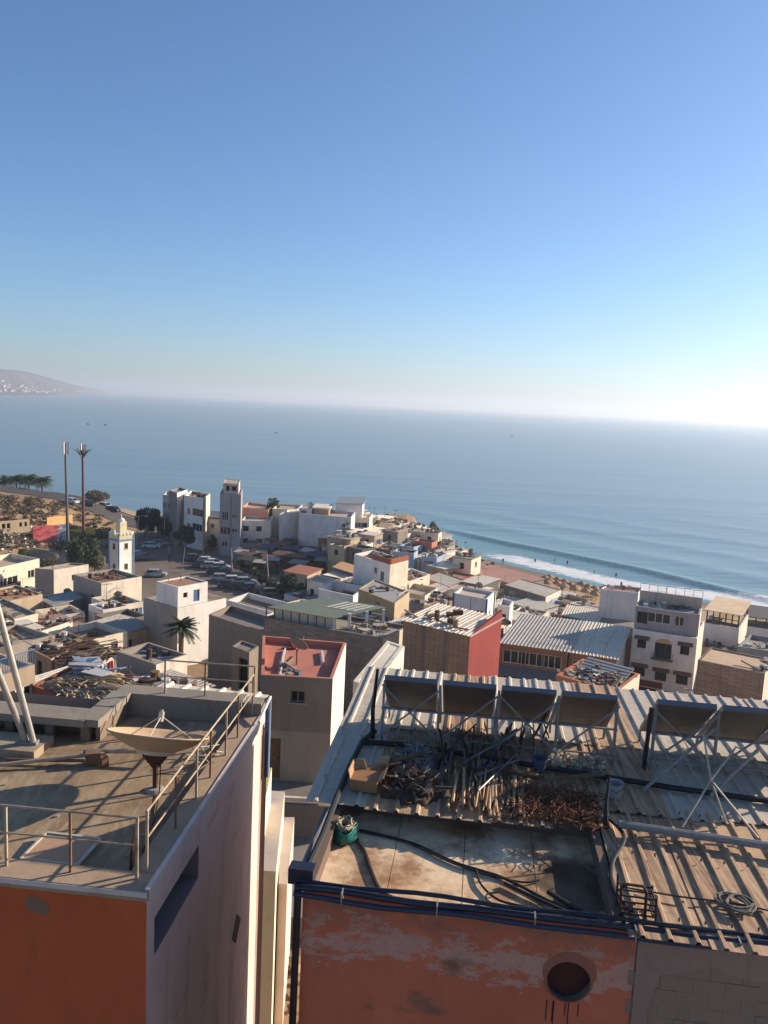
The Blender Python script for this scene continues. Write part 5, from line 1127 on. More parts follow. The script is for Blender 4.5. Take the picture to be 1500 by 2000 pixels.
# market halls with corrugated roofs
r,p,z = hp('market_hall', 'market hall with wide corrugated roof and shop fronts below', (978,1256),(1108,1273),(1138,1228), 6.0, [plaster((136,92,74),0.5),GR1,GR1,GR1], style='corr', par=(0.9,0.2), roof=CORG, zabs=16.4, wins=[(0,0.22,0.7,2.6,1.5,'w3'),(0,0.5,0.7,2.6,1.5,'w3'),(0,0.78,0.7,2.2,1.5,'w3'),(0,0.3,3.3,3.4,2.4,'o'),(0,0.72,3.3,3.4,2.4,'o')])
MH = (p,z)
aw = thing('shop_awning', 'long grey awning over the market hall shop fronts', 'awning', (p[0].x,p[0].y-1,z-3))
d=(p[1]-p[0]); n_=Vector((d.y,-d.x)).normalized(); mb = MB(); mb.obox((p[0].x,p[0].y,z-2.55), (d.x,d.y,0), (n_.x*2.2,n_.y*2.2,-0.5), (0,0,0.06)); mb.build('canvas', plain('grey_canvas',(104,104,106),0.8), aw)
for i in range(5):
    q = p[0].lerp(p[1],i/4.0)+n_*2.1; mb = MB(); mb.tube([(q.x,q.y,z-3.1),(q.x,q.y,z-5.9)],0.05,6); mb.build('post', STEELD, aw)
r,p,z = hp('market_wing', 'second market hall with corrugated roof beside the arched white building', (1112,1274),(1204,1288),(1228,1240), 6.0, [plaster((140,98,78),0.5),CRM,GR1,GR1], style='corr', par=(0.9,0.2), roof=CORL, zabs=16.2, wins=[(0,0.3,0.8,2.2,1.3,'w3'),(0,0.75,0.8,2.2,1.3,'w3')])
r,p,z = hp('brown_side_house', 'narrow brown house wedged between market roof and arched building', (1206,1245),(1232,1250),(1240,1228), 7.0, [plaster((150,106,84),0.5),CRM,CRM,CRM], par=(0.3,0.15), roof=TAN, wins=[(0,0.5,1.6,0.9,1.3),(0,0.5,4.4,0.9,1.3)])
r,p,z = hp('dark_low_house', 'dark walled low house with pale sheet roof left of the plain white block', (1098,1202),(1168,1216),(1176,1196), 4.4, [plaster((92,82,74),0.5),GR1,GR1,GR1], style='corr', par=(0.1,0.1), roof=CORL)
r,p,z = hp('plain_white_block', 'tall blank white block with plants on its roof near the surf', (1173,1150),(1247,1158),(1256,1148), 9.5, [W3,W1,W1,W1], par=(0.35,0.2), roof=plaster((150,100,90),0.5,'roof'))  # front wall uses the duller white, shade painted into it
junk(p, z-0.05, 9, 'plants and boxes on the roof of the blank white block', 51)
# arched white building
r,p,z = hp('arched_white_building', 'white building with arched windows, tiled hoods and a balcony above red shop fronts', (1236,1228),(1362,1247),(1376,1214), 11.0, [W1,W2,W1,W1], par=(0.2,0.2), roof=GR1, zabs=17.8, frame=WOODD, wins=[(0,0.16,1.3,1.0,0.9,'o'),(0,0.5,1.2,1.9,1.9,'w3'),(0,0.83,1.3,1.0,0.9,'o'),(0,0.16,4.4,1.3,1.2,'w3'),(0,0.5,4.6,1.3,1.2,'w3'),(0,0.83,4.6,1.3,1.2,'w3'),(0,0.25,6.9,3.0,2.2,'o'),(0,0.75,6.9,2.6,2.2,'o')])
AB = (p,z,r)
# right side
r,p,z = hp('grey_gable_house', 'grey white house with one window and a restaurant terrace on top', (1376,1216),(1444,1228),(1462,1200), 8.5, [W3,W2,W2,W2], par=(0.15,0.2), roof=TAN, wins=[(0,0.42,2.2,1.2,1.5)])
TR = (p,z)
r,p,z = hp('tan_block_house', 'wide brown grey block house with tan flat roof at the right edge', (1363,1289),(1494,1316),(1512,1288), 8.0, [brick_mat('tan_block',(146,124,104),(126,110,96)),CRM,TAN,TAN], par=(0.12,0.25), roof=plaster((186,158,128),0.4,'roof'))
junk([p[1].lerp(p[0],0.2),p[1],p[2],p[2].lerp(p[3],0.2)], z-0.12, 12, 'tank and scraps on the right end of the tan flat roof', 53)
r,p,z = hp('orange_low_house', 'low orange walled yard with stored things below the tan block house', (1375,1362),(1470,1382),(1485,1352), 4.2, [plaster((158,104,72),0.4),CRM,TAN,TAN], par=(0.7,0.2), roof=GR2)
junk(p, z-0.7, 26, 'dark stored things in the orange walled yard', 54, 1.5)
r,p,z = hp('slate_house', 'blue grey walled house at the right edge behind the tan block house', (1440,1262),(1560,1280),(1580,1255), 7.0, [plaster((126,130,132),0.4)]*4, par=(0.5,0.2), roof=GR1)
junk(p, z-0.5, 14, 'things on the roof of the blue grey house', 55)
r,p,z = hp('cream_roof_house', 'low house with long cream roof below the restaurant terrace', (1448,1232),(1560,1248),(1580,1230), 5.0, [GR1,W2,W2,W2], style='slab', par=(0.12,0.3), roof=plaster((206,190,160),0.4,'roof'))
r,p,z = hp('laundry_house', 'low brown house with red and white canopy beside the arched building', (1368,1262),(1440,1276),(1450,1258), 6.0, [plaster((150,120,100),0.5),W2,W2,W2], par=(0.6,0.2), roof=GR2, wins=[(0,0.8,0.9,1.6,1.6,'w3'),(0,0.3,0.9,1.6,1.6,'o')])
junk(p, z-0.6, 14, 'laundry and crates on the low brown house roof', 56)
r,p,z = hp('cluttered_roof_house', 'tan and orange house whose roof is strewn with scrap', (1086,1318),(1204,1352),(1250,1316), 5.5, [plaster((164,104,74),0.45),CRM,TAN,TAN], par=(0.25,0.25), roof=plaster((186,158,124),0.5,'roof'))
junk(p, z-0.25, 110, 'scrap wood, pipes and boxes strewn on the cluttered roof', 57, 0.6)
mb = MB(); q = p[3].lerp(p[2],0.1); q2 = p[3].lerp(p[2],0.9); v = (p[0]-p[3])*0.35
mb.corr((q.x,q.y,z+0.25), ((q2-q).x,(q2-q).y,0), (v.x,v.y,-0.3), 0.5, 0.05, 0.14, 0.02); tag(mb.build('lean_to_sheet', CORG, None, (q.x,q.y,z)), 'grey lean-to sheet over the back of the cluttered roof', 'metal sheet')
# far row behind the car park
def far_block(name, label, A, B, C, h, walls, **kw): return hp(name, label, A, B, C, h, walls, **kw)
def winrows(sides, cols, drops, w, h, k='w'): return [(s, (i+0.5)/cols, d, w, h, k) for s in sides for d in drops for i in range(cols)]
r,p,z = far_block('apartment_block', 'slim white apartment block with dark shaded left face, leftmost tall building by the sea', (330,958),(346,963),(366,956), 12.5, [plaster((120,116,112),0.4),W1,W1,W1], roof=ROOFG, par=(0.4,0.25), wins=winrows((1,),1,(2.2,5.4,8.6),1.4,1.3), cat='apartment block')  # dark left wall colour stands in for its shade
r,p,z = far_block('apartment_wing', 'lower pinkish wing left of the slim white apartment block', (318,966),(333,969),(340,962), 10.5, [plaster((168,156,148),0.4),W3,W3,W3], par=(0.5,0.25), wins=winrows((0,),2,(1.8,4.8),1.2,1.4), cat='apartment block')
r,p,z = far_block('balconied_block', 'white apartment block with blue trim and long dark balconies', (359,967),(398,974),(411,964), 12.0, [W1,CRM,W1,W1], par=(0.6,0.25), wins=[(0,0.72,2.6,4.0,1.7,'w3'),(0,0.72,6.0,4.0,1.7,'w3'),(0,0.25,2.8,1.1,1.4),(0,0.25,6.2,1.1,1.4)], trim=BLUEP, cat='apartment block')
junk(p, z-0.5, 14, 'reddish clutter on the roof of the white and blue apartment block', 61, 1.3)
r,p,z = far_block('grey_tower_block', 'tall grey narrow apartment tower standing behind the market', (430,963),(471,966),(474,956), 14.0, [plaster((142,138,136),0.35)]*4, par=(0.5,0.25), wins=[(0,0.25,4.0,1.5,2.0,'w3'),(0,0.25,7.4,2.6,1.7,'w3'),(0,0.25,10.6,1.4,1.2)]+[(0,0.72,d,1.4,0.9) for d in (4.4,7.6)], cat='apartment block')
mb = MB(); a,b=p[0].lerp(p[1],0.52),p[0]; d=(p[1]-p[0]).normalized(); mb.obox((a.x,a.y-0.06,z-12), (0.25,0,0),(0,0.06,0),(0,0,11.6)); mb.build('vertical_joint', CONC_D, r)
q = inset(p,0.6); house('roof_room', 'small pinkish roof room on top of the grey tower', [q[0],q[1],q[2],q[3]], z+2.2, z-0.4, [plaster((186,166,154),0.4)]*4, par=(0.1,0.1), wins=[(0,0.3,0.5,0.9,1.2,'o'),(0,0.7,0.6,1.2,1.0,'o')], cat='roof room')
r,p,z = far_block('hipped_small_house', 'small white house with dark slate roof left of the grey tower', (401,1012),(430,1014),(434,1002), 6.5, [W3]*4, style='slab', par=(0.35,0.3), roof=plain('slate_roof',(70,76,84),0.8), wins=winrows((0,),1,(1.2,3.8),1.0,1.1))
r,p,z = far_block('lilac_house', 'lilac white two storey house with four dark windows right of the grey tower', (472,1016),(529,1018),(534,1008), 7.0, [W3]*4, par=(0.5,0.25), wins=[(0,0.15,1.3,1.3,1.2,'o'),(0,0.6,1.3,1.2,1.2,'o'),(0,0.15,4.2,1.2,1.0,'o'),(0,0.62,4.2,1.4,1.0,'o')])
r,p,z = far_block('terracotta_far_house', 'pinkish house with tan upper floor behind the lilac house', (472,990),(524,997),(534,987), 9.5, [plaster((188,132,110),0.4),TAN,TAN,TAN], par=(0.5,0.25), roof=TAN, wins=winrows((0,),3,(2.0,),1.4,1.0,'o'), zabs=16.5)
r,p,z = far_block('white_slab_house', 'cream end block with stepped roofline left of the long white block', (546,1004),(586,1000),(600,992), 9.0, [W1,W3,W3,W3], par=(0.4,0.25), roof=ROOFC)
r,p,z = far_block('cream_far_house', 'cream far house with low wall behind the stepped end block', (532,993),(580,996),(590,986), 10.0, [CRM]*4, par=(0.5,0.25), zabs=16.8)
r,p,z = far_block('long_white_block', 'long blank white block facing the market', (585,1002),(686,1011),(694,1000), 9.5, [W3]*4, par=(0.5,0.25), wins=[(0,0.46,5.4,0.5,1.8,'o'),(0,0.86,1.6,0.8,0.7,'o')])
r,p,z = far_block('tan_penthouse', 'tan roof room with pale slab on the long white block', (612,993),(642,995),(648,988), 12.5, [plaster((150,126,96),0.4)]*4, style='slab', par=(0.3,0.3), roof=W2, cat='roof room', zabs=18.4)
r,p,z = far_block('blue_door_room', 'white roof room with a blue door beside the tan roof room', (584,992),(609,994),(614,987), 11.0, [W3]*4, par=(0.2,0.2), wins=[(0,0.36,0.5,1.4,1.6,'db')], cat='roof room', zabs=18.4)
r,p,z = far_block('sea_view_house', 'tall white house with slanting grey roof, highest on the headland', (657,984),(708,985),(712,972), 13.0, [W1]*4, style='slab', par=(0.15,0.3), roof=plain('grey_sheet2',(128,132,134),0.6), zabs=19.1)
r,p,z = far_block('yellow_window_house', 'cream house with a blue and a brown window below the sea view house', (688,1010),(722,1012),(728,1004), 8.0, [CRM,W1,W1,W1], par=(0.4,0.2), wins=[(0,0.35,1.2,1.2,1.2,'s'),(0,0.75,1.2,1.0,1.2,'o')])
r,p,z = far_block('lilac_cube_house', 'blank lilac grey house at the market edge', (655,1047),(700,1048),(712,1040), 6.5, [plaster((180,180,188),0.35)]*4, par=(0.3,0.2))
r,p,z = far_block('brown_shop_house', 'low brown fronted shop house beside the lilac grey house', (622,1050),(657,1052),(662,1044), 5.0, [plaster((132,92,72),0.5)]*4, style='slab', par=(0.2,0.4), roof=W2, wins=[(0,0.5,2.0,3.0,2.0,'o')])
r,p,z = far_block('white_shop_house', 'low white shop house with red edged roof at the market', (628,1066),(658,1068),(664,1060), 3.6, [W3]*4, style='slab', par=(0.15,0.3), roof=plaster((170,120,110),0.4,'roof'), wins=[(0,0.5,0.8,1.6,1.2,'o')])
r,p,z = far_block('tin_row', 'row of pale tin roofed stalls below the stepped end block', (548,1046),(600,1048),(610,1040), 3.6, [BLU,W3,W3,W3], style='corr', par=(0.3,0.2), roof=CORL, wins=winrows((0,),3,(1.0,),2.0,2.2,'o'))
r,p,z = far_block('rust_roof_house', 'low house with rust red patched roof by the dark parking tree', (556,1116),(600,1124),(628,1112), 3.4, [TAN]*4, style='slab', par=(0.12,0.3), roof=plaster((150,96,78),0.6,'roof'))
r,p,z = far_block('sunlit_shed', 'sunlit tan shed with patched roof left of the large white house', (652,1108),(690,1120),(706,1110), 3.6, [GR2]*4, style='slab', par=(0.12,0.3), roof=plaster((184,142,104),0.6,'roof'))
r,p,z = far_block('courtyard_house', 'white walled house with open courtyard behind the green roof', (622,1150),(690,1164),(716,1146), 5.4, [W3,W1,W1,W3], par=(1.6,0.25), roof=GR2, wins=[(0,0.5,2.2,0.9,1.7,'o'),(0,0.8,2.0,0.9,1.2)])
r,p,z = far_block('pale_post_house', 'pale narrow house with red door right of the dark parking tree', (600,1132),(634,1140),(652,1130), 5.2, [W2,CRM,W2,W2], par=(0.3,0.2), roof=TAN, wins=[(0,0.3,1.4,0.8,1.2,'o')])
# ------------------------------------------------------------------ details of the arched white building and the right side
p, z, r = AB
d = (p[1]-p[0]); L = d.length; d = d/L; no = Vector((d.y,-d.x))
F3 = lambda u, k, zz: Vector((p[0].x+d.x*u+no.x*k, p[0].y+d.y*u+no.y*k, zz))
for u in (0.16,0.83):
    mb = MB(); c = F3(u*L,0.012,z-1.32); vs = [c]+[c+Vector((d.x,d.y,0))*0.5*math.cos(t*math.pi/10)+Vector((0,0,0.5*math.sin(t*math.pi/10))) for t in range(11)]
    mb.add(vs, [(0,i,i+1) for i in range(1,11)]); mb.build('arch_pane', DARK, r)
mb = MB(); c = F3(0.5*L,0.012,z-1.22); mb.add([c]+[c+Vector((d.x,d.y,0))*0.95*math.cos(t*math.pi/12)+Vector((0,0,0.55*math.sin(t*math.pi/12))) for t in range(13)], [(0,i,i+1) for i in range(1,13)]); mb.build('arch_pane', plaster((190,150,106),0.4), r)
TILE = plain('brown_tile',(104,72,58),0.85,0,0.25,6)
for u, dz, w in ((0.16,0.75,1.7),(0.83,0.75,1.7),(0.16,4.15,1.9),(0.5,4.3,1.9),(0.83,4.3,2.0)):
    mb = MB(); o = F3(u*L-w/2,0.0,z-dz); mb.obox(o, Vector((d.x,d.y,0))*w, Vector((no.x*0.55,no.y*0.55,-0.28)), (0,0,0.09)); mb.build('tiled_hood', TILE, r)
mb = MB(); o = F3(0.5*L-1.2,0.0,z-3.15); mb.obox(o, Vector((d.x,d.y,0))*2.4, Vector((no.x,no.y,0))*0.8, (0,0,0.14)); mb.build('balcony_floor', CONC_D, r)
mb = MB()
for i in range(13): q = F3(0.5*L-1.15+2.3*i/12,0.76,z-3.0); mb.tube([q,q+Vector((0,0,0.75))],0.02,5)
mb.tube([F3(0.5*L-1.18,0.76,z-2.25),F3(0.5*L+1.18,0.76,z-2.25)],0.03,5); mb.build('balcony_rail', STEELD, r)
for u, w, m, lab in ((0.36,2.6,plain('faded_red_sign',(128,48,48),0.7),'s'),):
    mb = MB(); mb.obox(F3(u*L-w/2,0.02,z-6.75), Vector((d.x,d.y,0))*w, Vector((no.x,no.y,0))*0.1, (0,0,0.75)); mb.build('sign_board', m, r)
aw = thing('red_awning', 'faded red shop awning under the arched white building', 'awning', F3(0.2*L,1,z-9.5))
mb = MB(); mb.obox(F3(0.02*L,0.1,z-7.4), Vector((d.x,d.y,0))*3.6, Vector((no.x*2,no.y*2,-0.5)), (0,0,0.06)); mb.build('canvas', plain('red_canvas',(120,44,42),0.8), aw)
for u in (0.1,3.4): mb = MB(); q = F3(0.02*L+u,2.0,z-7.9); mb.tube([q,q-Vector((0,0,2.0))],0.05,6); mb.build('post', WHITEP, aw)
# set-back top floor and roof terrace
q0 = [F3(0.0,-0.9,0).to_2d(),F3(L,-0.9,0).to_2d()]; dep = Vector((-no.x,-no.y))*5.0
pts = [q0[0],q0[1],q0[1]+dep,q0[0]+dep]
house('top_floor', 'grey set-back top floor with dark glazing on the arched white building', pts, z+2.6, z-0.3, [plaster((150,142,140),0.4),W2,W2,W2], par=(0.3,0.2), roof=GR1, wins=[(0,0.38,0.5,2.6,1.2,'w3'),(0,0.7,0.5,1.1,1.2),(0,0.12,0.6,1.2,1.4,'o')], cat='top floor', frame=WHITEP)
junk(pts, z+2.3, 18, 'clutter on the roof of the arched white building', 81, 1.0)
tr = thing('roof_terrace', 'railed roof terrace with tan wall on top of the arched white building', 'roof terrace', (pts[0].x,pts[0].y,z+2.6))
mb = MB(); a, b = pts[3]+(pts[0]-pts[3])*0.25, pts[2]+(pts[1]-pts[2])*0.25; mb.obox((a.x,a.y,z+2.3), ((b-a).x,(b-a).y,0), (0.05,0.25,0), (0,0,1.5)); mb.build('wall', plaster((176,158,142),0.5), tr)
for i in range(8): c = a.lerp(b,i/7.0); mb = MB(); mb.tube([(c.x,c.y,z+3.8),(c.x,c.y,z+4.7)],0.03,5); mb.build('post', STEEL, tr)
mb = MB(); mb.tube([(a.x,a.y,z+4.7),(b.x,b.y,z+4.7)],0.035,5); mb.build('rail', STEEL, tr)
# restaurant terrace on the grey gable house, a second one further right
def terrace(pp, zz, label, n, roofm, h=2.0):
    t_ = thing('restaurant_terrace', label, 'terrace', (pp[0].x,pp[0].y,zz))
    for i in range(n+1):
        for a_, b_ in ((pp[0],pp[1]),(pp[3],pp[2])): c = a_.lerp(b_,i/n); mb = MB(); mb.box((c.x,c.y,zz+h/2),(0.14,0.14,h)); mb.build('post', STEELD, t_)
    mb = MB(); e = pp[1]-pp[0]; mb.obox((pp[0].x,pp[0].y,zz+0.85),(e.x,e.y,0),(0,0.05,0),(0,0,0.1)); mb.obox((pp[0].x,pp[0].y,zz+0.02),(e.x,e.y,0),(0,0.05,0),(0,0,0.45)); mb.build('balustrade', plain('dark_blue_paint',(42,54,72),0.6), t_)
    mb = MB(); mb.prism(inset(pp,-0.4), zz+h, zz+h+0.12); mb.build('canopy', roofm, t_)
terrace(inset(TR[0],0.2), TR[1]+0.02, 'dark balustraded restaurant terrace under a pale canopy on the grey gable house', 5, plaster((204,176,142),0.4,'roof'), 1.7)
zt = 13.6; pts = [Z(1452,1222,zt).to_2d(),Z(1580,1240,zt).to_2d(),Z(1592,1218,zt).to_2d(),Z(1464,1200,zt).to_2d()]
house('terrace_house', 'white house carrying a dark terrace at the right edge near the surf', pts, zt, gmin(pts), [W3]*4, par=(0.1,0.2), cat='house')
terrace(inset(pts,0.2), zt, 'second dark terrace with white parasols at the right edge', 6, plain('dark_canopy',(70,64,62),0.8), 1.4)
# ------------------------------------------------------------------ minaret
e_l = (HALLP[0]-HALLP[1]).normalized(); e_r = Vector((-e_l.y*-1, e_l.x*-1)) if False else (HALLP[2]-HALLP[1]).normalized()
c0 = Y(232,1112,127.5).to_2d(); S = 2.75
mp = [c0+e_l*S, c0, c0+e_r*S, c0+(e_l+e_r)*S]
zt = Y(232,1046,127.5).z
MW = plaster((218,212,200),0.3)
mr, mp = house('minaret', 'square cream minaret edged in blue beside the car park', mp, zt, gmin(mp), [plaster((196,186,170),0.35),MW,MW,MW], par=(0.3,0.2), wins=[(0,0.5,1.5,0.85,0.95),(0,0.5,4.9,0.85,0.95),(1,0.5,1.4,0.7,0.95),(1,0.5,4.8,0.7,0.95)], cat='minaret', trim=plain('minaret_blue',(112,136,164),0.7), frame=plain('minaret_grille',(150,130,90),0.7))  # left shaft face a tone darker, its shade painted in the plaster
mb = MB(); q = inset(mp,-0.12); mb.prism(q, zt-1.0, zt-0.72); mb.build('blue_band', MATS[('plain','minaret_blue')], mr)
mb = MB(); mb.prism(inset(mp,-0.05), zt-0.72, zt-0.02); mb.build('yellow_band', plaster((202,186,140),0.3), mr)
for i in range(4):
    for k in (0.02,0.26,0.5,0.74):
        a = mp[i].lerp(mp[(i+1)%4],k+0.1); mb = MB(); mb.box((a.x,a.y,zt+0.18),(0.36,0.36,0.36),math.atan2(e_l.y,e_l.x)); mb.build('merlon', MW, mr)
q = inset(mp,0.75); mb = MB(); mb.prism(q, zt-0.3, zt+2.0); lan = mb.build('lantern', [plaster((202,188,150),0.3)], mr)
mb = MB(); cc = sum(q,Vector((0,0)))/4; mb.lathe([(0.6,0.0),(0.56,0.25),(0.36,0.5),(0.1,0.62),(0.05,0.9),(0.12,1.0),(0.03,1.12),(0.0,1.3)],14,(cc.x,cc.y,zt+2.0)); mb.build('dome', MW, lan, smooth=True)
# ------------------------------------------------------------------ telecom masts
def mast(bx, by, tx, ty, y, label, red, fronds):
    b = Y(bx,by,y); b.z = G(b.x,b.y); t = Y(tx,ty,y)
    r = thing('telecom_mast', label, 'mast', b); ht = t.z
    mb = MB(); top = Vector((t.x,t.y,ht-0.2)); mb.tube([b-Vector((0,0,0.5)), b.lerp(top,0.5), top],[0.34,0.27,0.2],12)
    mb.build('pole', plain('mast_red' if red else 'mast_grey',(104,64,58) if red else (96,94,92),0.7,0.1,0.15,0.4), r)
    for k in range(3):
        a = k*2.094+0.4; mb = MB(); mb.box((t.x+math.cos(a)*0.55,t.y+math.sin(a)*0.55,ht-1.4),(0.34,0.2,2.6),a); mb.build('antenna_panel', plain('antenna_white',(196,188,186),0.5), r)
    mb = MB()
    for k in range(3): a = k*2.094+0.4; mb.bar((t.x,t.y,ht-0.7),(t.x+math.cos(a)*0.55,t.y+math.sin(a)*0.55,ht-0.7),0.08); mb.bar((t.x,t.y,ht-2.1),(t.x+math.cos(a)*0.55,t.y+math.sin(a)*0.55,ht-2.1),0.08)
    mb.build('bracket', STEELD, r)
    if fronds:
        for k in range(8):
            a = k*0.785+0.2; mb = MB(); c = Vector((t.x,t.y,ht-3.2)); dr_ = Vector((math.cos(a),math.sin(a),0)); pts = [c+dr_*s_+Vector((0,0,1.7*s_-0.36*s_*s_)) for s_ in (0,0.6,1.2,1.7,2.1)]
            for s0,s1 in zip(pts,pts[1:]):
                sd = Vector((-dr_.y,dr_.x,0))*0.2; mb.add([s0-sd,s0+sd,s1+sd*0.8,s1-sd*0.8],[(0,1,2,3)])
            mb.tube(pts,[0.07,0.06,0.05,0.04,0.02],5); mb.build('frond', plain('frond_green',(58,92,76),0.7), r)
mast(133,1040,127,862,168,'tall grey telecom mast with three white antenna panels',False,False)
mast(164,1040,161,866,166,'tall reddish telecom mast dressed with green palm fronds',True,True)
# ------------------------------------------------------------------ trees
NEARC = {}
def near_name(txt, c_):
    LM = [(o.name.split('.')[0].replace('_',' '), o.location.to_2d()) for o in COL.objects if o.parent is None and o.get('category') in ('house','apartment block','minaret') and o.name != 'town_house' and not o.name.startswith('town_house.')]
    ln = sorted(LM, key=lambda q: (q[1]-c_).length)[0][0]; k = (txt, ln); n_ = NEARC.get(k, 0); NEARC[k] = n_+1
    return '%s, %s the %s' % (txt, ['nearest to','second nearest to','third nearest to','fourth nearest to','fifth nearest to','sixth nearest to','seventh nearest to','eighth nearest to'][min(n_,7)], ln)
LEAFM = {}
def leaf_mat(name, c):
    if name in LEAFM: return LEAFM[name]
    t = NT(name); b = lin(c); oi = t.n('ShaderNodeNewGeometry')
    col = t.mix(t.ramp(t.noise(0.9,4,0.6),[(0.3,0.0),(0.7,1.0)]), sc3(b,0.6), sc3(b,1.35)); col = t.mix(oi.outputs['Random Per Island'], sc3(b,0.7), col)
    LEAFM[name] = t.done(col, 0.75, 0, 0.2); return LEAFM[name]
def leaves(mb, c, rx, ry, rz, n, s, rnd, clumps=9):
    cl = []
    for k in range(clumps):
        a = rnd.uniform(0,6.28); h = rnd.uniform(-0.7,0.8); q = math.sqrt(max(0,1-h*h))*rnd.uniform(0.35,0.75); cl.append(Vector((math.cos(a)*q*rx, math.sin(a)*q*ry, h*rz*0.75)))
    for i in range(n):
        k = cl[rnd.randrange(clumps)]; v = Vector((rnd.gauss(0,1),rnd.gauss(0,1),rnd.gauss(0,1))).normalized()*(rnd.random()**0.35)*0.48
        p_ = c+k+Vector((v.x*rx,v.y*ry,v.z*rz*0.9))
        a = Vector((rnd.gauss(0,1),rnd.gauss(0,1),rnd.gauss(0,1))).normalized(); b = a.orthogonal().normalized(); l = s*rnd.uniform(0.6,1.3)
        mb.add([p_-a*l, p_+b*l*0.55, p_+a*l, p_-b*l*0.55],[(0,1,2,3)])
def tree(name, label, base, h, rx, rz, mat, n=1400, s=0.22, seed=0, trunk=0.16, group=None, ry=None, clumps=10):
    rnd = random.Random(seed); r = thing(name, label, 'tree', base, group); c = Vector((base[0],base[1],base[2]+h-rz*0.9))
    mb = MB(); b = Vector(base); mb.tube([b-Vector((0,0,0.3)), b.lerp(c,0.5)+Vector((0.1,0.05,0)), c],[trunk,trunk*0.75,trunk*0.4],7)
    for k in range(5):
        a = k*1.26+rnd.random(); st = b.lerp(c,0.55+0.08*k); mb.tube([st, st+Vector((math.cos(a)*rx*0.4,math.sin(a)*rx*0.4,rz*0.35)), st+Vector((math.cos(a)*rx*0.7,math.sin(a)*rx*0.7,rz*0.6))],[trunk*0.4,trunk*0.25,trunk*0.08],5)
    mb.build('trunk', WOODD, r)
    mb = MB(); leaves(mb, c, rx, ry or rx, rz, n, s, rnd, clumps); mb.build('crown', mat, r)
    return r
def palm(name, label, base, h, L, n, seed, group=None, leaf=0.5):
    rnd = random.Random(seed); r = thing(name, label, 'palm', base, group); b = Vector(base); top = b+Vector((0.1*h*0.2,0,h))
    mb = MB(); mb.tube([b-Vector((0,0,0.4)), b.lerp(top,0.5), top],[0.28,0.22,0.24],9); mb.build('trunk', plain('palm_trunk',(96,76,58),0.95,0,0.3,7), r)
    mat = leaf_mat('palm_leaf',(74,86,58)); mb = MB()
    for k in range(n):
        a = k*2.399+rnd.uniform(-0.2,0.2); up = rnd.uniform(0.25,1.25) if k < n*0.6 else rnd.uniform(-0.35,0.4); dr_ = Vector((math.cos(a),math.sin(a),0)); l = L*rnd.uniform(0.8,1.1); pts = []
        for j in range(9):
            s_ = j/8.0*l; pts.append(top+dr_*s_*math.cos(up*0.7)+Vector((0,0,s_*math.sin(up)-0.42*s_*s_/l)))
        mb.tube(pts,[0.035*(1-0.8*j/8) for j in range(9)],4)
        sd = Vector((-dr_.y,dr_.x,0))
        for j in range(1,9):
            for m_ in (0,0.33,0.66):
                q0 = pts[j-1].lerp(pts[j],m_); q1 = pts[j]-pts[j-1]; q1.normalize(); ll = leaf*(1.0-0.5*abs(j-4)/4)*rnd.uniform(0.8,1.2)
                for sg in (-1,1):
                    tip = q0+sd*sg*ll+q1*ll*0.6-Vector((0,0,ll*0.25)); w_ = q1*0.05
                    mb.add([q0-w_,q0+w_,tip],[(0,1,2)])
    mb.build('crown', mat, r); return r
b = Y(352,1225,71); palm('palm_tree', 'bushy date palm before the white corner house', (b.x,b.y,G(b.x,b.y)), b.z-G(b.x,b.y), 1.75, 64, 3, None, 0.36)
DG, MG, OG, BG = leaf_mat('leaf_dark',(46,56,44)), leaf_mat('leaf_mid',(72,88,56)), leaf_mat('leaf_olive',(92,96,66)), leaf_mat('leaf_brown',(104,92,70))
def px_tree(label, cx_, ty, by, wpx, y, mat, seed, n=1300, s=0.25, group=None, name='tree'):
    t = Y(cx_,ty,y); b = Y(cx_,by,y); g = G(t.x,t.y); w = wpx*y/FPX/2; hh = t.z-g; rz = max(0.8,(t.z-b.z)/2*1.05,hh*0.42)
    tree(name, label, (t.x,t.y,g), hh, w, min(rz,hh*0.52), mat, n, s, seed, 0.2, group)
px_tree('dark leafy tree at the left end of the car park', 283, 990, 1045, 40, 192, DG, 1, 1800, 0.32)
px_tree('dark tree overhanging the car park beside the apartment blocks', 308, 996, 1045, 42, 190, DG, 2, 1800, 0.32)
px_tree('dark tree just left of the slim apartment block', 330, 1012, 1050, 36, 186, DG, 3, 1400, 0.3)
px_tree('low dark tree under the balconied apartment block', 362, 1028, 1056, 40, 176, DG, 31, 1400, 0.3)
px_tree('round tree on the skyline between pinkish and cream far houses', 534, 974, 1002, 30, 196, leaf_mat('leaf_sea',(70,80,66)), 4, 1400, 0.3)
px_tree('small tree on the skyline behind the blue door room', 606, 983, 1000, 22, 200, MG, 5, 700, 0.25)
px_tree('wide brownish tree on the coast behind the reddish mast', 192, 957, 990, 56, 222, BG, 6, 1800, 0.32)
px_tree('bushy green tree below the masts, left', 148, 1044, 1092, 44, 150, MG, 7, 1900, 0.3)
px_tree('bushy green tree below the masts, beside the minaret', 184, 1056, 1098, 40, 146, OG, 8, 1800, 0.28)
px_tree('dark green tree between the masts', 168, 1040, 1075, 36, 158, DG, 9, 1300, 0.28)
px_tree('dense dark tree at the near end of the parked cars', 563, 1124, 1172, 50, 136, DG, 10, 2000, 0.28)
px_tree('smaller dark tree right of the dense parking tree', 592, 1136, 1172, 30, 134, DG, 11, 1000, 0.26)
px_tree('olive shrub low on the rubble slope, left', 96, 1082, 1098, 34, 146, OG, 12, 800, 0.25, name='shrub')
px_tree('dark shrub on the rubble slope', 45, 1072, 1090, 30, 152, OG, 13, 800, 0.25, name='shrub')
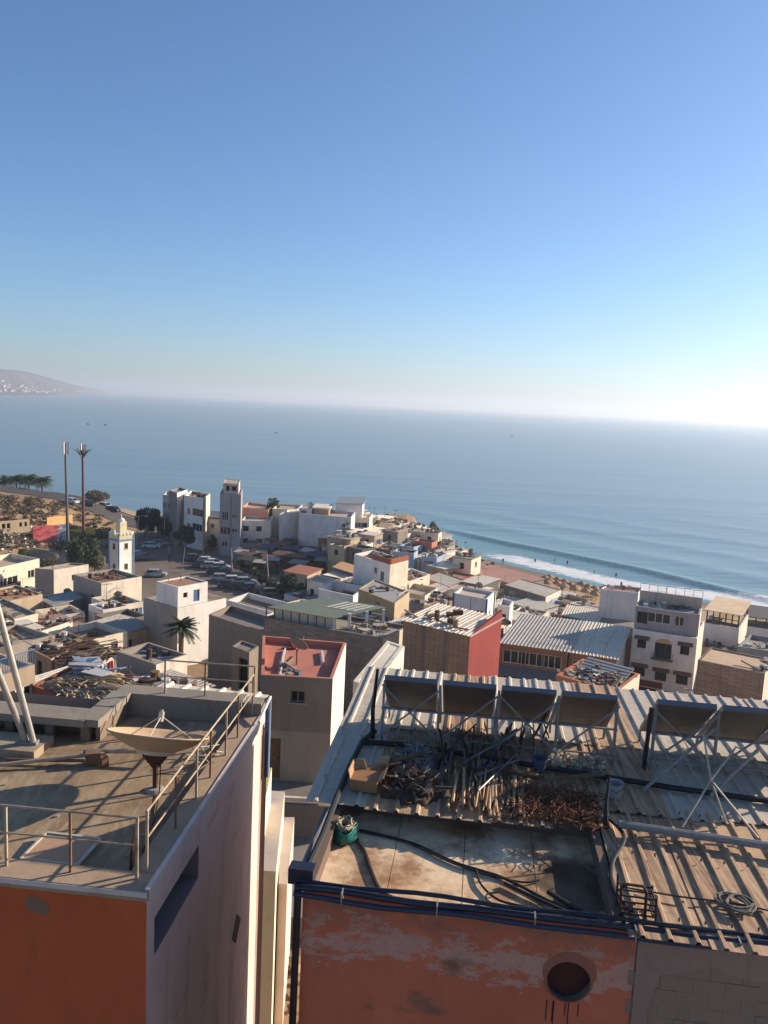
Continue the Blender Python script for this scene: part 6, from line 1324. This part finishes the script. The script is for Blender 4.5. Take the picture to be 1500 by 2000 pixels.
px_tree('dark bush on the last rock of the headland', 849, 1021, 1040, 24, 246, DG, 14, 900, 0.3, name='shrub')
for i,(x_,t_,b_,w_,y_) in enumerate(((488,1078,1098,24,166),(506,1084,1106,22,160),(478,1092,1110,20,158),(520,1070,1088,20,172),(495,1108,1126,22,152),(512,1118,1140,22,147),(530,1128,1150,20,142),(462,1062,1080,20,176),(545,1048,1066,20,184),(440,1052,1070,22,178),(415,1050,1068,22,180),(390,1044,1064,22,184))):
    px_tree(near_name('small dark tree', Y(x_,b_,y_).to_2d()), x_, t_, b_, w_, y_, DG if i % 3 else OG, 40+i, 620, 0.24, 'small trees of the plaza')
for i,(x_,y_) in enumerate(((8,1),(32,3),(56,0),(82,2))):
    b = Y(x_,944+i*4,246-4*i); palm('coast_palm', ['leftmost bushy palm on the coast road','second bushy palm from the left on the coast road','third bushy palm on the coast road','rightmost bushy palm of the coast road four'][i], (b.x,b.y,G(b.x,b.y)), max(3.2,b.z-G(b.x,b.y)), 3.6, 60, 50+i, 'palms along the coast road', 1.3)
# scrub, stones on the slope
rnd = random.Random(77); mb = MB()
for i in range(420):
    x_, y_ = rnd.uniform(-40,250), rnd.uniform(955,1075)
    if x_ > 215 and y_ > 1000: continue
    q = PG(x_, y_, 0)
    if q.y > 258 or shore_d(q.x,q.y) < 6 or 205 < q.y < 232 and q.x > -112: continue
    leaves(mb, q+Vector((0,0,0.3)), rnd.uniform(0.8,2.8), rnd.uniform(0.8,2.4), rnd.uniform(0.4,1.1), 60, 0.28, rnd, 3)
stuff('scrub', mb, leaf_mat('leaf_scrub',(112,98,76)), 'dry dark scrub dotted over the coastal slope', 'scrub', (-90,190,12))
mb = MB()
for i in range(420):
    x_, y_ = rnd.gauss(22,32), rnd.gauss(1046,13)
    if y_ < 1026 or x_ > 90: continue
    q = PG(x_, y_, 0); s_ = rnd.uniform(0.2,0.7); e = Vector((rnd.gauss(0,1),rnd.gauss(0,1),rnd.gauss(0,1))).normalized()*s_; f = e.orthogonal().normalized()*s_*0.8; mb.obox(q, e, f, e.cross(f).normalized()*s_*0.6, rnd.randrange(2))
stuff('slope_rubble', mb, [plaster((206,196,184),0.3),plaster((160,142,122),0.4)], 'pale rubble tipped down the slope at the left edge', 'rubble', PG(22,1046,0))
# graffiti wall, ruins, yellow wall
def px_wall(name, label, a, b, h, mat, cat='wall', th=0.3, ops=()):
    A, B = PG(*a,0), PG(*b,0); d_ = (B-A); d_.z = 0; n_ = Vector((-d_.y,d_.x,0)).normalized()*th; z0 = min(A.z,B.z)-0.8; z1 = max(A.z,B.z)+h
    r = thing(name, label, cat, (A.x,A.y,z0)); mb = MB(); wall_face(mb, A.to_2d(), B.to_2d(), z0, z1, [(o[0]*d_.length,o[1]*d_.length,z1-o[3],z1-o[2]) for o in ops], th, 0, 0)
    b2, a2 = (B+n_).to_2d(), (A+n_).to_2d(); wall_face(mb, b2, a2, z0, z1, [], th, 0, 0); wall_face(mb, B.to_2d(), b2, z0, z1, [], th, 0, 0); wall_face(mb, a2, A.to_2d(), z0, z1, [], th, 0, 0)
    mb.quad((A.x,A.y,z1),(B.x,B.y,z1),(b2.x,b2.y,z1),(a2.x,a2.y,z1)); mb.build('wall', mat, r)
    for o in ops:
        m = MB(); e = d_.normalized(); p0 = A+e*(o[0]*d_.length)+n_*0.95; p1 = A+e*(o[1]*d_.length)+n_*0.95; m.quad((p0.x,p0.y,z1-o[3]),(p1.x,p1.y,z1-o[3]),(p1.x,p1.y,z1-o[2]),(p0.x,p0.y,z1-o[2])); m.build('opening', DARK, r)
    return r
t = NT('mural_paint'); n1 = t.noise(0.35,5,0.6,t.mapping((1,1,2.5)),1.2); sepx = t.n('ShaderNodeSeparateXYZ'); t.l(t.pos, sepx.inputs[0])
col = t.mix(t.ramp(n1,[(0.42,0.0),(0.5,1.0)]), lin((176,70,78)), lin((214,110,110)))
gx = t.ramp(t.math('ADD', t.math('MULTIPLY', t.math('SUBTRACT', sepx.outputs[0], PG(64,1056,0).x), 0.14), t.math('MULTIPLY', t.math('SUBTRACT', n1, 0.5), 0.6)), [(0.56,0.0),(0.62,1.0)])
col = t.mix(gx, col, t.mix(t.ramp(t.noise(0.9,4,0.6,None,2.0),[(0.45,0.0),(0.52,1.0)]), lin((96,120,146)), lin((196,196,192))))
GRAF = t.done(col, 0.85)
px_wall('painted_wall', 'low wall painted pink and blue on the slope below the grey mast', (65,1058), (130,1064), 3.3, GRAF)
px_wall('ruined_wall', 'low tan ruin with dark openings on the slope at the left edge', (-10,1040), (58,1046), 2.2, TAN, 'ruin', 0.4, [(0.2,0.3,0.5,1.6),(0.34,0.44,0.5,1.6),(0.7,0.78,0.5,1.5),(0.85,0.93,0.5,1.5)])
px_wall('yellow_wall', 'short bright yellow wall between the two masts', (138,1046), (186,1050), 1.4, plaster((206,176,72),0.3))
px_wall('embankment_wall', 'sunlit ochre embankment above the painted wall', (92,1026), (142,1030), 1.8, plaster((206,160,104),0.4))
r,p,z = hp('kiosk', 'small tan kiosk with one dark window left of the minaret', (130,1078),(157,1080),(163,1075), 3.6, [GR1,W2,W2,GR1], par=(0.15,0.3), wins=[(0,0.65,0.9,1.2,0.6,'o')], style='slab', cat='kiosk')
px_wall('low_lane_wall', 'long low grey lane wall behind the cream houses', (75,1096), (205,1104), 1.2, GR1)
# ------------------------------------------------------------------ random small houses in the tight quarters
def proj(q):
    v = Vector(q)-Vector((0,0,CAMH)); a_ = v.x; f_ = v.dot(FWD); b_ = v.dot(DWN); a_, b_ = a_/f_*FPX, b_/f_*FPX
    return 750+cR*a_-sR*b_, 1000+sR*a_+cR*b_
PAL = [('white',W1),('white',W1),('whitish grey',W3),('whitish grey',W3),('cream',W2),('cream',CRM),('tan',TAN),('grey',GR1),('grey',GR2),('pale blue',BLU),('pinkish',PNK),('dark grey',plaster((94,88,82),0.5))]
AER0 = thing('tv_aerial', 'aerial', 'aerial', (0,0,0), 'thin aerials on the town roofs'); AERN = [0]
mb = MB(); mb.tube([(0,0,0),(0.03,0,2.6)],0.025,5); mb.build('pole', STEELD, AER0)
mb = MB(); mb.tube([(0.03,-0.6,2.5),(0.03,0.6,2.5)],0.018,4)
for k_ in range(7): mb.tube([(-0.3,-0.55+0.18*k_,2.5),(0.36,-0.55+0.18*k_,2.5)],0.012,4)
mb.build('boom', STEEL, AER0)
def aerial(x, y, z, rz, s_, label):
    o = AER0 if AERN[0] == 0 else copy_tree(AER0); AERN[0] += 1; o.location = (x,y,z); o.rotation_euler = (0.03,0.02,rz); o.scale = (s_,s_,s_); o['label'] = label
LANDM = [(o.name.split('.')[0].replace('_',' '), o.location.to_2d()) for o in COL.objects if o.parent is None and o.get('category') in ('house','apartment block','minaret','roof room')]
CNT = {}; ORD = ['nearest to','second nearest to','third nearest to','fourth nearest to','fifth nearest to','sixth nearest to','seventh nearest to']
def which(nm, st, c_, where):
    ln = sorted(LANDM, key=lambda q: (q[1]-c_).length)[0][0]; k = (nm, st, ln); n_ = CNT.get(k, 0); CNT[k] = n_+1
    return 'small %s house with %s roof, %s the %s' % (nm, {'flat':'parapeted','slab':'flat slab','corr':'corrugated'}[st], ORD[min(n_,6)], ln)
def quarter(where, group, n, xr, yr, hr, sr, limit, seed, ang, pal=PAL, roofs=None):
    rnd = random.Random(seed); made = 0; tries = 0
    while made < n and tries < n*60:
        tries += 1; x_, y_ = rnd.uniform(*xr), rnd.uniform(*yr); w, dd = rnd.uniform(*sr), rnd.uniform(*sr)
        if shore_d(x_,y_) < 9: continue
        rad = 0.5*math.hypot(w,dd)
        if any((x_-fx)**2+(y_-fy)**2 < (0.58*(rad+fr))**2 for fx,fy,fr in FOOT): continue
        h = rnd.uniform(*hr); g = G(x_,y_); zt_ = g+h; px_, py_ = proj((x_,y_,zt_+0.3))
        if py_ < limit(px_): 
            zt_ -= 1.5
            if proj((x_,y_,zt_+0.3))[1] < limit(px_) or zt_ < g+2: continue
        a_ = math.radians(ang+rnd.gauss(0,6)); e1_, e2_ = Vector((math.cos(a_),math.sin(a_))), Vector((-math.sin(a_),math.cos(a_))); c_ = Vector((x_,y_))
        pts_ = [c_-e1_*w/2-e2_*dd/2, c_+e1_*w/2-e2_*dd/2, c_+e1_*w/2+e2_*dd/2, c_-e1_*w/2+e2_*dd/2]
        nm, m = pal[rnd.randrange(len(pal))]; ws = []
        for s_ in (0,1):
            for dr_ in ((0.9,3.8) if h > 5 else (0.8,)):
                for u_ in ((0.28,0.72) if w > 4.5 else (0.5,)):
                    if rnd.random() < 0.6: ws.append((s_,u_,dr_,rnd.uniform(0.7,1.2),rnd.uniform(0.8,1.3),rnd.choice(['w','o','o','s'])))
        st = rnd.choice(['flat','flat','flat','slab','corr']); k = {'flat':(rnd.uniform(0.2,0.8),0.2),'slab':(0.14,0.25),'corr':(0.2,0.2)}[st]
        rf = {'flat':rnd.choice([ROOFC,ROOFG,TAN,REDR]),'slab':rnd.choice([ROOFC,W2,ROOFG,REDR]),'corr':rnd.choice([CORL,CORG,CORG])}[st]
        lb_ = 'small %s house with %s roof %s' % (nm, {'flat':'flat parapeted','slab':'flat slab','corr':'corrugated'}[st], where)
        lb_ = which(nm, st, c_, where)
        house('town_house', lb_, pts_, zt_, gmin(pts_), [m]*4, rf, k, ws, group=group, style=st)
        if st != 'corr' and rnd.random() < 0.8: junk(inset(pts_,0.3), zt_-k[0] if st == 'flat' else zt_+k[0], rnd.randrange(5,14), 'junk on '+lb_.replace('house with ','').replace(' roof,',' house').replace('flat slab','slab roofed'), rnd.randrange(9999), 1.2)
        if rnd.random() < 0.35: dish(x_+rnd.uniform(-1,1), y_+rnd.uniform(-1,1), zt_-k[0] if st == 'flat' else zt_+k[0]+(0.15 if st == 'corr' else 0), rnd.uniform(-0.6,0.6), 1.3, 'satellite dish on '+lb_.replace('house with ','').replace(' roof,',' house').replace('flat slab','slab roofed'))
        if rnd.random() < 0.35: aerial(x_+rnd.uniform(-1.2,1.2), y_+rnd.uniform(-1.2,1.2), (zt_-k[0] if st == 'flat' else zt_+0.1), rnd.uniform(0,3), rnd.uniform(0.8,1.3), 'thin aerial on '+lb_.replace('house with ','').replace(' roof,',' house').replace('flat slab','slab roofed'))
        made += 1
    return made
sky1 = lambda px_: lerp_tab([(600,1000),(690,992),(720,1003),(780,1012),(815,1024),(850,1038),(870,1060),(905,1078),(930,1090),(1000,1110),(1100,1140)], px_)
FOOT += [(34,88,9),(26,80,7),(40,84,6),(16,70,6),(0,122,3)]
n1 = quarter('in the tight quarter on the headland', 'small houses packed on the headland', 120, (-9,26), (160,258), (2.8,7.0), (3.2,6.2), sky1, 5, -25)
n2 = quarter('near the beach end of the town', 'small houses near the beach', 30, (12,38), (128,176), (2.6,4.2), (4,7.5), lambda px_: lerp_tab([(800,1085),(900,1100),(1000,1130),(1100,1160),(1200,1190)],px_), 6, -42)
n3 = quarter('between the car park and the green roof', 'small houses in the middle of the town', 44, (-14,16), (92,150), (2.6,4.6), (3.4,6.2), lambda px_: lerp_tab([(560,1140),(620,1120),(700,1120),(800,1130),(1000,1170)],px_), 7, -35)
n4 = quarter('on the left slope below the minaret', 'small houses on the left slope', 52, (-68,-20), (50,126), (2.6,4.4), (3.6,6.5), lambda px_: lerp_tab([(0,1140),(140,1150),(290,1160),(360,1230),(500,1260)],px_), 8, -40, PAL[:9])
n5 = quarter('at the right edge between street and surf', 'small houses on the right by the surf', 30, (28,85), (88,150), (2.8,5.0), (5,8.5), lambda px_: lerp_tab([(1000,1190),(1100,1195),(1250,1190),(1376,1225),(1500,1215)],px_), 9, -28)
n6 = quarter('down the slope behind the terracotta house', 'small houses just below the dish roof', 14, (-34,-4), (38,62), (2.6,3.6), (3.6,5.5), lambda px_: lerp_tab([(0,1310),(220,1300),(370,1290),(500,1290)],px_), 10, -35, PAL[4:9])
INFO.append(("quarters",n1,n2,n3,n4,n5,n6,INFO2))
# ------------------------------------------------------------------ market stalls in the plaza
rnd = random.Random(15); CLO = [('dark blue',(46,62,92)),('charcoal',(58,58,62)),('brick',(112,72,62)),('brown',(96,74,58)),('grey',(120,118,116)),('pale',(180,168,150))]
k = 0; tries = 0
while k < 26 and tries < 900:
    tries += 1; q = Z(rnd.uniform(470,705), rnd.uniform(1062,1122), 8.1); w = rnd.uniform(2.6,4.6)
    if any((q.x-fx)**2+(q.y-fy)**2 < (0.7*(w*0.6+fr))**2 for fx,fy,fr in FOOT): continue
    FOOT.append((q.x,q.y,w*0.62)); nm, c = CLO[rnd.randrange(len(CLO))]; g = G(q.x,q.y)
    r = thing('market_stall', near_name('market stall under a %s canopy' % nm, q.to_2d()), 'market stall', (q.x,q.y,g), 'market stalls in the plaza'); a_ = rnd.gauss(-0.4,0.2); E1, E2 = Vector((math.cos(a_),math.sin(a_),0)), Vector((-math.sin(a_),math.cos(a_),0)); dp = w*0.7; zc = g+rnd.uniform(2.3,2.9); c0 = Vector((q.x,q.y,0))
    for s1_ in (-1,1):
        for s2_ in (-1,1): pp = c0+E1*s1_*w*0.46+E2*s2_*dp*0.46; mb = MB(); mb.tube([(pp.x,pp.y,g-0.2),(pp.x,pp.y,zc-0.1+(0.25 if s2_ > 0 else 0))],0.05,5); mb.build('post', STEELD, r)
    mb = MB(); o = c0-E1*w/2-E2*dp/2; mb.obox((o.x,o.y,zc), E1*w, E2*dp+Vector((0,0,0.35)), (0,0,0.06)); mb.build('canopy', plain('canvas_'+nm.replace(' ','_'),c,0.85), r)
    mb = MB(); mb.box((q.x,q.y,g+0.5),(w*0.8,dp*0.4,0.9),a_); mb.build('counter', WOODD, r); k += 1
# ------------------------------------------------------------------ cars
def car_proto():
    r = thing('parked_car', 'car', 'car', (0,0,0), 'cars in the car park and on the road')
    st = [(-2.1,0.62,0.30,0.72),(-2.0,0.80,0.24,0.80),(-1.3,0.88,0.22,0.84),(0,0.92,0.22,0.86),(1.2,0.86,0.22,0.85),(1.9,0.74,0.24,0.80),(2.1,0.6,0.32,0.70)]
    mb = MB(); vs = []
    for x, zt_, zb, w in st: vs += [(x,-w,zb),(x,-w*1.02,(zb+zt_)/2),(x,-w*0.9,zt_),(x,w*0.9,zt_),(x,w*1.02,(zb+zt_)/2),(x,w,zb)]
    n = 6; fs = [(i*n+j,(i+1)*n+j,(i+1)*n+(j+1)%n,i*n+(j+1)%n)[::-1] for i in range(len(st)-1) for j in range(n)]+[tuple(range(n)),tuple(reversed(range((len(st)-1)*n,len(st)*n)))]
    mb.add(vs, fs)
    mb.add([(-1.25,-0.62,1.42),(0.45,-0.62,1.42),(0.45,0.62,1.42),(-1.25,0.62,1.42),(-1.4,-0.66,1.36),(0.62,-0.66,1.36),(0.62,0.66,1.36),(-1.4,0.66,1.36)],[(0,1,2,3),(0,4,5,1),(1,5,6,2),(2,6,7,3),(3,7,4,0)])
    for x in (-1.4,-0.35,0.62):
        for sg in (-1,1): mb.bar((x if x != 0.62 else 0.62, sg*0.66,1.38),(x-(0.35 if x < -1 else 0)+(0.6 if x > 0.5 else 0),sg*0.76,0.88),0.07)
    body = mb.build('body', plain('car_white',(196,194,190),0.3,0.0,0.05,2,0.5), r)
    mb = MB(); lo = [(-1.75,-0.74,0.87),(1.2,-0.74,0.90),(1.2,0.74,0.90),(-1.75,0.74,0.87)]; hi = [(-1.38,-0.64,1.36),(0.6,-0.64,1.36),(0.6,0.64,1.36),(-1.38,0.64,1.36)]
    mb.add(lo+hi,[(0,1,5,4),(1,2,6,5),(2,3,7,6),(3,0,4,7)]); mb.build('window', GLASS, r)
    for x in (-1.28,1.3):
        for sg in (-1,1):
            mb = MB(); mb.tube([(x,sg*0.68,0.31),(x,sg*0.87,0.31)],0.31,14); w_ = mb.build('wheel', plain('tyre',(28,28,28),0.9), r)
            mb = MB(); mb.tube([(x,sg*0.86,0.31),(x,sg*0.885,0.31)],0.19,10); mb.build('rim', STEEL, w_)
    for sg in (-1,1):
        mb = MB(); mb.box((2.07,sg*0.52,0.56),(0.08,0.3,0.14)); mb.build('headlight', plain('headlight',(210,210,206),0.2), r)
        mb = MB(); mb.box((-2.07,sg*0.55,0.58),(0.08,0.26,0.14)); mb.build('tail_light', plain('tail_light',(130,24,22),0.3), r)
    return r
CAR0 = car_proto(); used = [False]
CC = {'white':(200,198,194),'silver':(150,152,154),'dark':(42,44,48),'blue':(52,66,90),'grey':(96,98,100)}
def car(px_, py_, rz, colr, label, zz=None):
    q = Z(px_,py_,8.07) if zz is None else zz; o = CAR0 if not used[0] else copy_tree(CAR0); used[0] = True
    o.location = q; o.rotation_euler = (0,0,math.radians(rz)); o['label'] = label
    b = [c for c in o.children if c.name.startswith('body')][0]; b.material_slots[0].link = 'OBJECT'; b.material_slots[0].material = plain('car_'+colr,CC[colr],0.3,0.0,0.05,2,0.5)
car(304,1126,8,'silver','silver car alone in the lane left of the parking rows')
for i,(x_,y_,c_,l_) in enumerate(((404,1100,'white','white car at the far end of the parking row'),(418,1104,'white','second white car of the far parking row'),(412,1110,'silver','silver car in the second rank of the far row'),(430,1112,'white','bright white car at the near side of the far row'),(424,1120,'dark','dark car between the far and the near parking rows'),(442,1124,'dark','dark blue grey car shaded between the rows'),(432,1134,'silver','silver car at the left of the near parking row'),(456,1138,'white','white car in the near parking row'),(448,1148,'dark','dark car left of the row shaded by trees'),(470,1150,'dark','dark car in the shaded row, second from left'),(492,1153,'blue','dark blue car in the middle of the shaded row'),(512,1158,'dark','dark car at the right end of the shaded row'),(268,1088,'white','white car beside the minaret'),(280,1093,'grey','grey car parked beside the minaret'))):
    car(x_, y_, 12+5*math.sin(i*2.1), c_, l_)
for i,(x_,y_,c_,l_) in enumerate(((378,1094,'grey','grey car at the far left of the far parking row'),(392,1096,'dark','dark car beside the far left grey car'),(396,1107,'blue','blue car on the left side of the second rank'),(466,1130,'grey','grey car behind the near parking row'),(478,1141,'silver','silver car at the right of the near parking row'),(530,1163,'grey','grey car closest to the dense dark tree'),(250,1078,'dark','dark car half hidden behind the minaret'),(296,1070,'white','white car at the back of the car park'),(312,1066,'silver','silver car at the back of the car park beside the white one'))):
    car(x_, y_, 14+7*math.sin(i*1.7), c_, l_)
for x_,y_,c_,l_ in ((141,984,'white','white car on the coast road right of the grey mast'),(176,988,'dark','dark car on the coast road by the reddish mast'),(206,993,'white','white car further along the coast road'),(222,1000,'dark','dark car on the coast road nearest the car park')):
    q = PG(x_,y_,0.15); car(x_,y_,-28,c_,l_,Vector((q.x,q.y,G(q.x,q.y)+0.3)))
# street lamps
def lamp(bx, by, tx, ty, label, side=1):
    b = Z(bx,by,8.05); t = Y(tx,ty,b.y); r = thing('street_lamp', label, 'street lamp', b, 'tall lamps round the car park')
    mb = MB(); mb.tube([b,Vector((t.x,t.y,t.z))],[0.13,0.08],8); mb.build('pole', plain('lamp_grey',(168,160,150),0.6), r)
    mb = MB(); mb.tube([t,t+Vector((0.9*side,0,0.12)),t+Vector((1.5*side,0,0.1))],0.05,6); mb.build('arm', MATS[('plain','lamp_grey')], r)
    mb = MB(); mb.box(t+Vector((1.7*side,0,0.08)),(0.7,0.3,0.14)); mb.build('lamp_head', plain('lamp_head',(190,184,176),0.5), r)
lamp(265,1072,271,1008,'street lamp right of the minaret')
lamp(322,1062,321,1000,'street lamp before the dark trees')
lamp(397,1086,395,1010,'street lamp below the balconied block')
lamp(453,1112,452,1070,'short street lamp among the plaza trees')
lamp(525,1148,521,1080,'street lamp before the market stalls',-1)
# ------------------------------------------------------------------ beach: parasols, people; boats
par0 = thing('beach_parasol', 'tan straw parasol in the rows on the beach', 'parasol', (0,0,0), 'straw parasols on the beach')
mb = MB(); mb.tube([(0,0,-0.3),(0,0,2.2)],0.05,6); mb.build('pole', WOOD, par0)
mb = MB(); mb.lathe([(0.02,2.75),(0.5,2.5),(1.1,2.15),(1.45,1.9),(1.42,1.86),(0.5,2.4),(0.02,2.65)],14,(0,0,0)); mb.build('canopy', plain('straw',(166,130,92),0.95,0,0.25,5), par0)
rnd = random.Random(8); spots = []; fst = True
for tries in range(1500):
    if len(spots) >= 44: break
    u_ = rnd.random(); q = PG(1076+100*u_+rnd.gauss(0,5), 1136+26*u_+rnd.uniform(-10,18), 0.0)
    if q.z < 0.5 or q.z > 5.5 or any((q-s_).length < 2.4 for s_ in spots): continue
    spots.append(q); o = par0 if fst else copy_tree(par0); fst = False; o.location = q; o.rotation_euler = (0,0,rnd.random()*6)
for i in range(9):
    q = PG(rnd.uniform(915,1075), 0, 0) if False else None
def person_mesh():
    me = bpy.data.meshes.new('person'); J = {'pel':(0,0,0.95),'che':(0,0,1.32),'nek':(0,0.01,1.5),'hed':(0,0.03,1.62),'top':(0,0.02,1.74)}
    vs = list(J.values()); ed = [(0,1),(1,2),(2,3),(3,4)]; rad = [0.15,0.17,0.06,0.1,0.07]
    for sg in (-1,1):
        i = len(vs); vs += [(sg*0.19,0,1.42),(sg*0.26,-0.02,1.14),(sg*0.25,0.1,0.9)]; rad += [0.065,0.048,0.036]; ed += [(1,i),(i,i+1),(i+1,i+2)]
        i = len(vs); vs += [(sg*0.1,0,0.86),(sg*0.12,0.06*sg,0.48),(sg*0.12,-0.05*sg,0.06),(sg*0.13,0.12-0.05*sg,0.04)]; rad += [0.1,0.065,0.045,0.04]; ed += [(0,i),(i,i+1),(i+1,i+2),(i+2,i+3)]
    me.from_pydata(vs, ed, []); return me, rad
me, rad = person_mesh()
def person(q, rz, label, mat, sink=0.0):
    m = me.copy(); o = bpy.data.objects.new('person', m); COL.objects.link(o); o.location = q-Vector((0,0,sink)); o.rotation_euler = (0,0,rz)
    sk = o.modifiers.new('skin','SKIN'); lay = m.skin_vertices[0] if len(m.skin_vertices) else None
    if lay is None:
        b_ = bmesh.new(); b_.from_mesh(m); b_.verts.layers.skin.verify(); b_.to_mesh(m); b_.free(); lay = m.skin_vertices[0]
    for i, d_ in enumerate(lay.data): d_.radius = (rad[i],rad[i]*0.85); d_.use_root = (i == 0)
    o.modifiers.new('sub','SUBSURF').levels = 1; o.modifiers['sub'].render_levels = 1
    m.materials.append(mat); tag(o, label, 'person', 'people by the sea and in the car park')
SKN = plain('swimmer',(92,66,52),0.8); DKC = plain('dark_clothes',(40,40,46),0.9); LTC = plain('light_clothes',(170,160,148),0.9)
for i,(x_,y_,s_,l_) in enumerate(((1045,1099,0.5,'bather wading left of the swimmers near the foam'),(1083,1097,0.5,'bather standing in the shallows beyond the foam'),(1108,1103,0.4,'dark bather in the shallows, third from left'),(1203,1127,0.5,'bather in the water above the blank white block'),(1302,1156,0.4,'bather in the foam right of the blank white block'),(1375,1143,0.9,'swimmer by the breaking wave at right'),(982,1102,0.0,'person walking on the wet sand near the beach hall'),(1160,1121,0.6,'bather halfway between foam and breaker'))):
    q = Z(x_,y_,0.0); q.z = max(0.0,G(q.x,q.y)); person(q, i*1.1, l_, SKN if i % 2 else DKC, s_)
for i,(x_,y_,l_) in enumerate(((331,1100,'person in dark clothes crossing the car park'),(343,1072,'person in pale clothes at the far side of the car park'),(472,1125,'person walking by the near parking row'),(330,1082,'second dark figure in the open car park'))):
    person(Z(x_,y_,8.06), i, l_, DKC if i % 2 == 0 else LTC)
FOAM = plain('wake_foam',(226,228,226),0.9,0,0.1,2)
for i,(x_,y_,w_,l_) in enumerate(((540,846,1,'small motorboat trailing a white wake left of centre on the sea'),(1000,853,-1,'small dark motorboat with a wake on the right half of the sea'),(172,829,1,'leftmost motorboat off the coast'),(206,831,-1,'motorboat right of the leftmost boat'))):
    q = Z(x_,y_,0.0); r = thing('motor_boat', l_, 'boat', q, 'motorboats on the bay'); mb = MB(); hull = [(-2.2,-0.8),(0.8,-0.8),(2.4,0),(0.8,0.8),(-2.2,0.8)]
    mb.add([(q.x+a_*0.85,q.y+b_*0.7,0.02) for a_,b_ in hull]+[(q.x+a_,q.y+b_,0.8) for a_,b_ in hull],[(k_,(k_+1)%5,5+(k_+1)%5,5+k_) for k_ in range(5)]+[(5,6,7,8,9)]); mb.build('hull', plain('hull_white',(190,190,190),0.5) if i % 2 == 0 else DKC, r)
    mb = MB(); mb.box((q.x-0.3,q.y,1.05),(1.2,0.9,0.6)); mb.tube([(q.x-0.5,q.y,1.2),(q.x-0.4,q.y,2.0)],[0.25,0.16],6); mb.build('cabin', DKC, r)
    mb = MB(); rnd = random.Random(i)
    for k_ in range(26):
        s_ = k_/26.0; cx_ = q.x-w_*(3+s_*26)*(1 if i < 2 else 0.6); mb.box((cx_, q.y+rnd.gauss(0,0.6+1.5*s_), 0.06),(rnd.uniform(0.8,2.6)*(1-0.5*s_),rnd.uniform(0.5,2.0)*(1-0.6*s_)+0.3,0.2),rnd.gauss(0,0.3))
    stuff('boat_wake', mb, FOAM, 'white broken wake behind the %s' % l_[:l_.index('boat')+4], 'wake', q)
# washing
sp, sz = SHACK; a, b = sp[1], sp[2]; d = (b-a).normalized(); no = Vector((d.y,-d.x))
for i,(u,w,h,c,l_) in enumerate(((0.78,0.55,1.2,(170,40,46),'red cloth hanging by the plank roof shack'),(0.62,0.6,0.8,(190,186,186),'white cloth hanging by the plank roof shack'),(0.05,0.6,0.7,(196,110,108),'pink cloth hanging at the near end of the plank shack'),(0.18,0.4,0.9,(120,40,44),'dark red cloth hanging left of the pale wall'))):
    mb = MB(); o = a+(b-a)*u+no*0.5; n_ = 7; vs = []
    for k_ in range(n_):
        f = k_/(n_-1.0); off = 0.06*math.sin(f*9+i); base_ = Vector((o.x+d.x*w*f+no.x*off,o.y+d.y*w*f+no.y*off,0)); vs += [base_+Vector((0,0,sz-0.2)), base_+Vector((no.x*0.05,no.y*0.05,sz-0.2-h))]
    mb.add(vs,[(2*k_,2*k_+1,2*k_+3,2*k_+2) for k_ in range(n_-1)]); tag(mb.build('washing', plain('cloth_%d'%i,c,0.9), None, (o.x,o.y,sz-h)), l_, 'washing')
# alley floor rubble
mb = MB(); rnd = random.Random(31)
for i in range(160):
    q = PG(rnd.uniform(556,596), rnd.uniform(1730,2010), 0.0); s_ = rnd.uniform(0.05,0.25); e = Vector((rnd.gauss(0,1),rnd.gauss(0,1),rnd.gauss(0,0.6))).normalized()*s_; f = e.orthogonal().normalized()*s_; mb.obox(q, e, f, e.cross(f).normalized()*s_*0.5, rnd.randrange(3))
stuff('alley_rubble', mb, [CONC,WOOD,TAN], 'rubble and sticks on the floor of the alley', 'rubble', PG(575,1900,0))
# ------------------------------------------------------------------ haze: one closed box of air round everything
hz = MB(); hz.obox((-17500,-500,-4),(35000,0,0),(0,19000,0),(0,0,150))
m = bpy.data.materials.new('haze_air'); m.use_nodes = True; nt = m.node_tree; nt.nodes.clear(); ou = nt.nodes.new('ShaderNodeOutputMaterial'); pv = nt.nodes.new('ShaderNodeVolumePrincipled')
pv.inputs['Color'].default_value = (0.82,0.91,1.0,1); pv.inputs['Density'].default_value = HAZE; pv.inputs['Anisotropy'].default_value = 0.35
nt.links.new(pv.outputs[0], ou.inputs['Volume'])
o = hz.build('haze', m); o['kind'] = 'stuff'; o['label'] = 'thin sea haze over the whole bay'; o['category'] = 'haze'
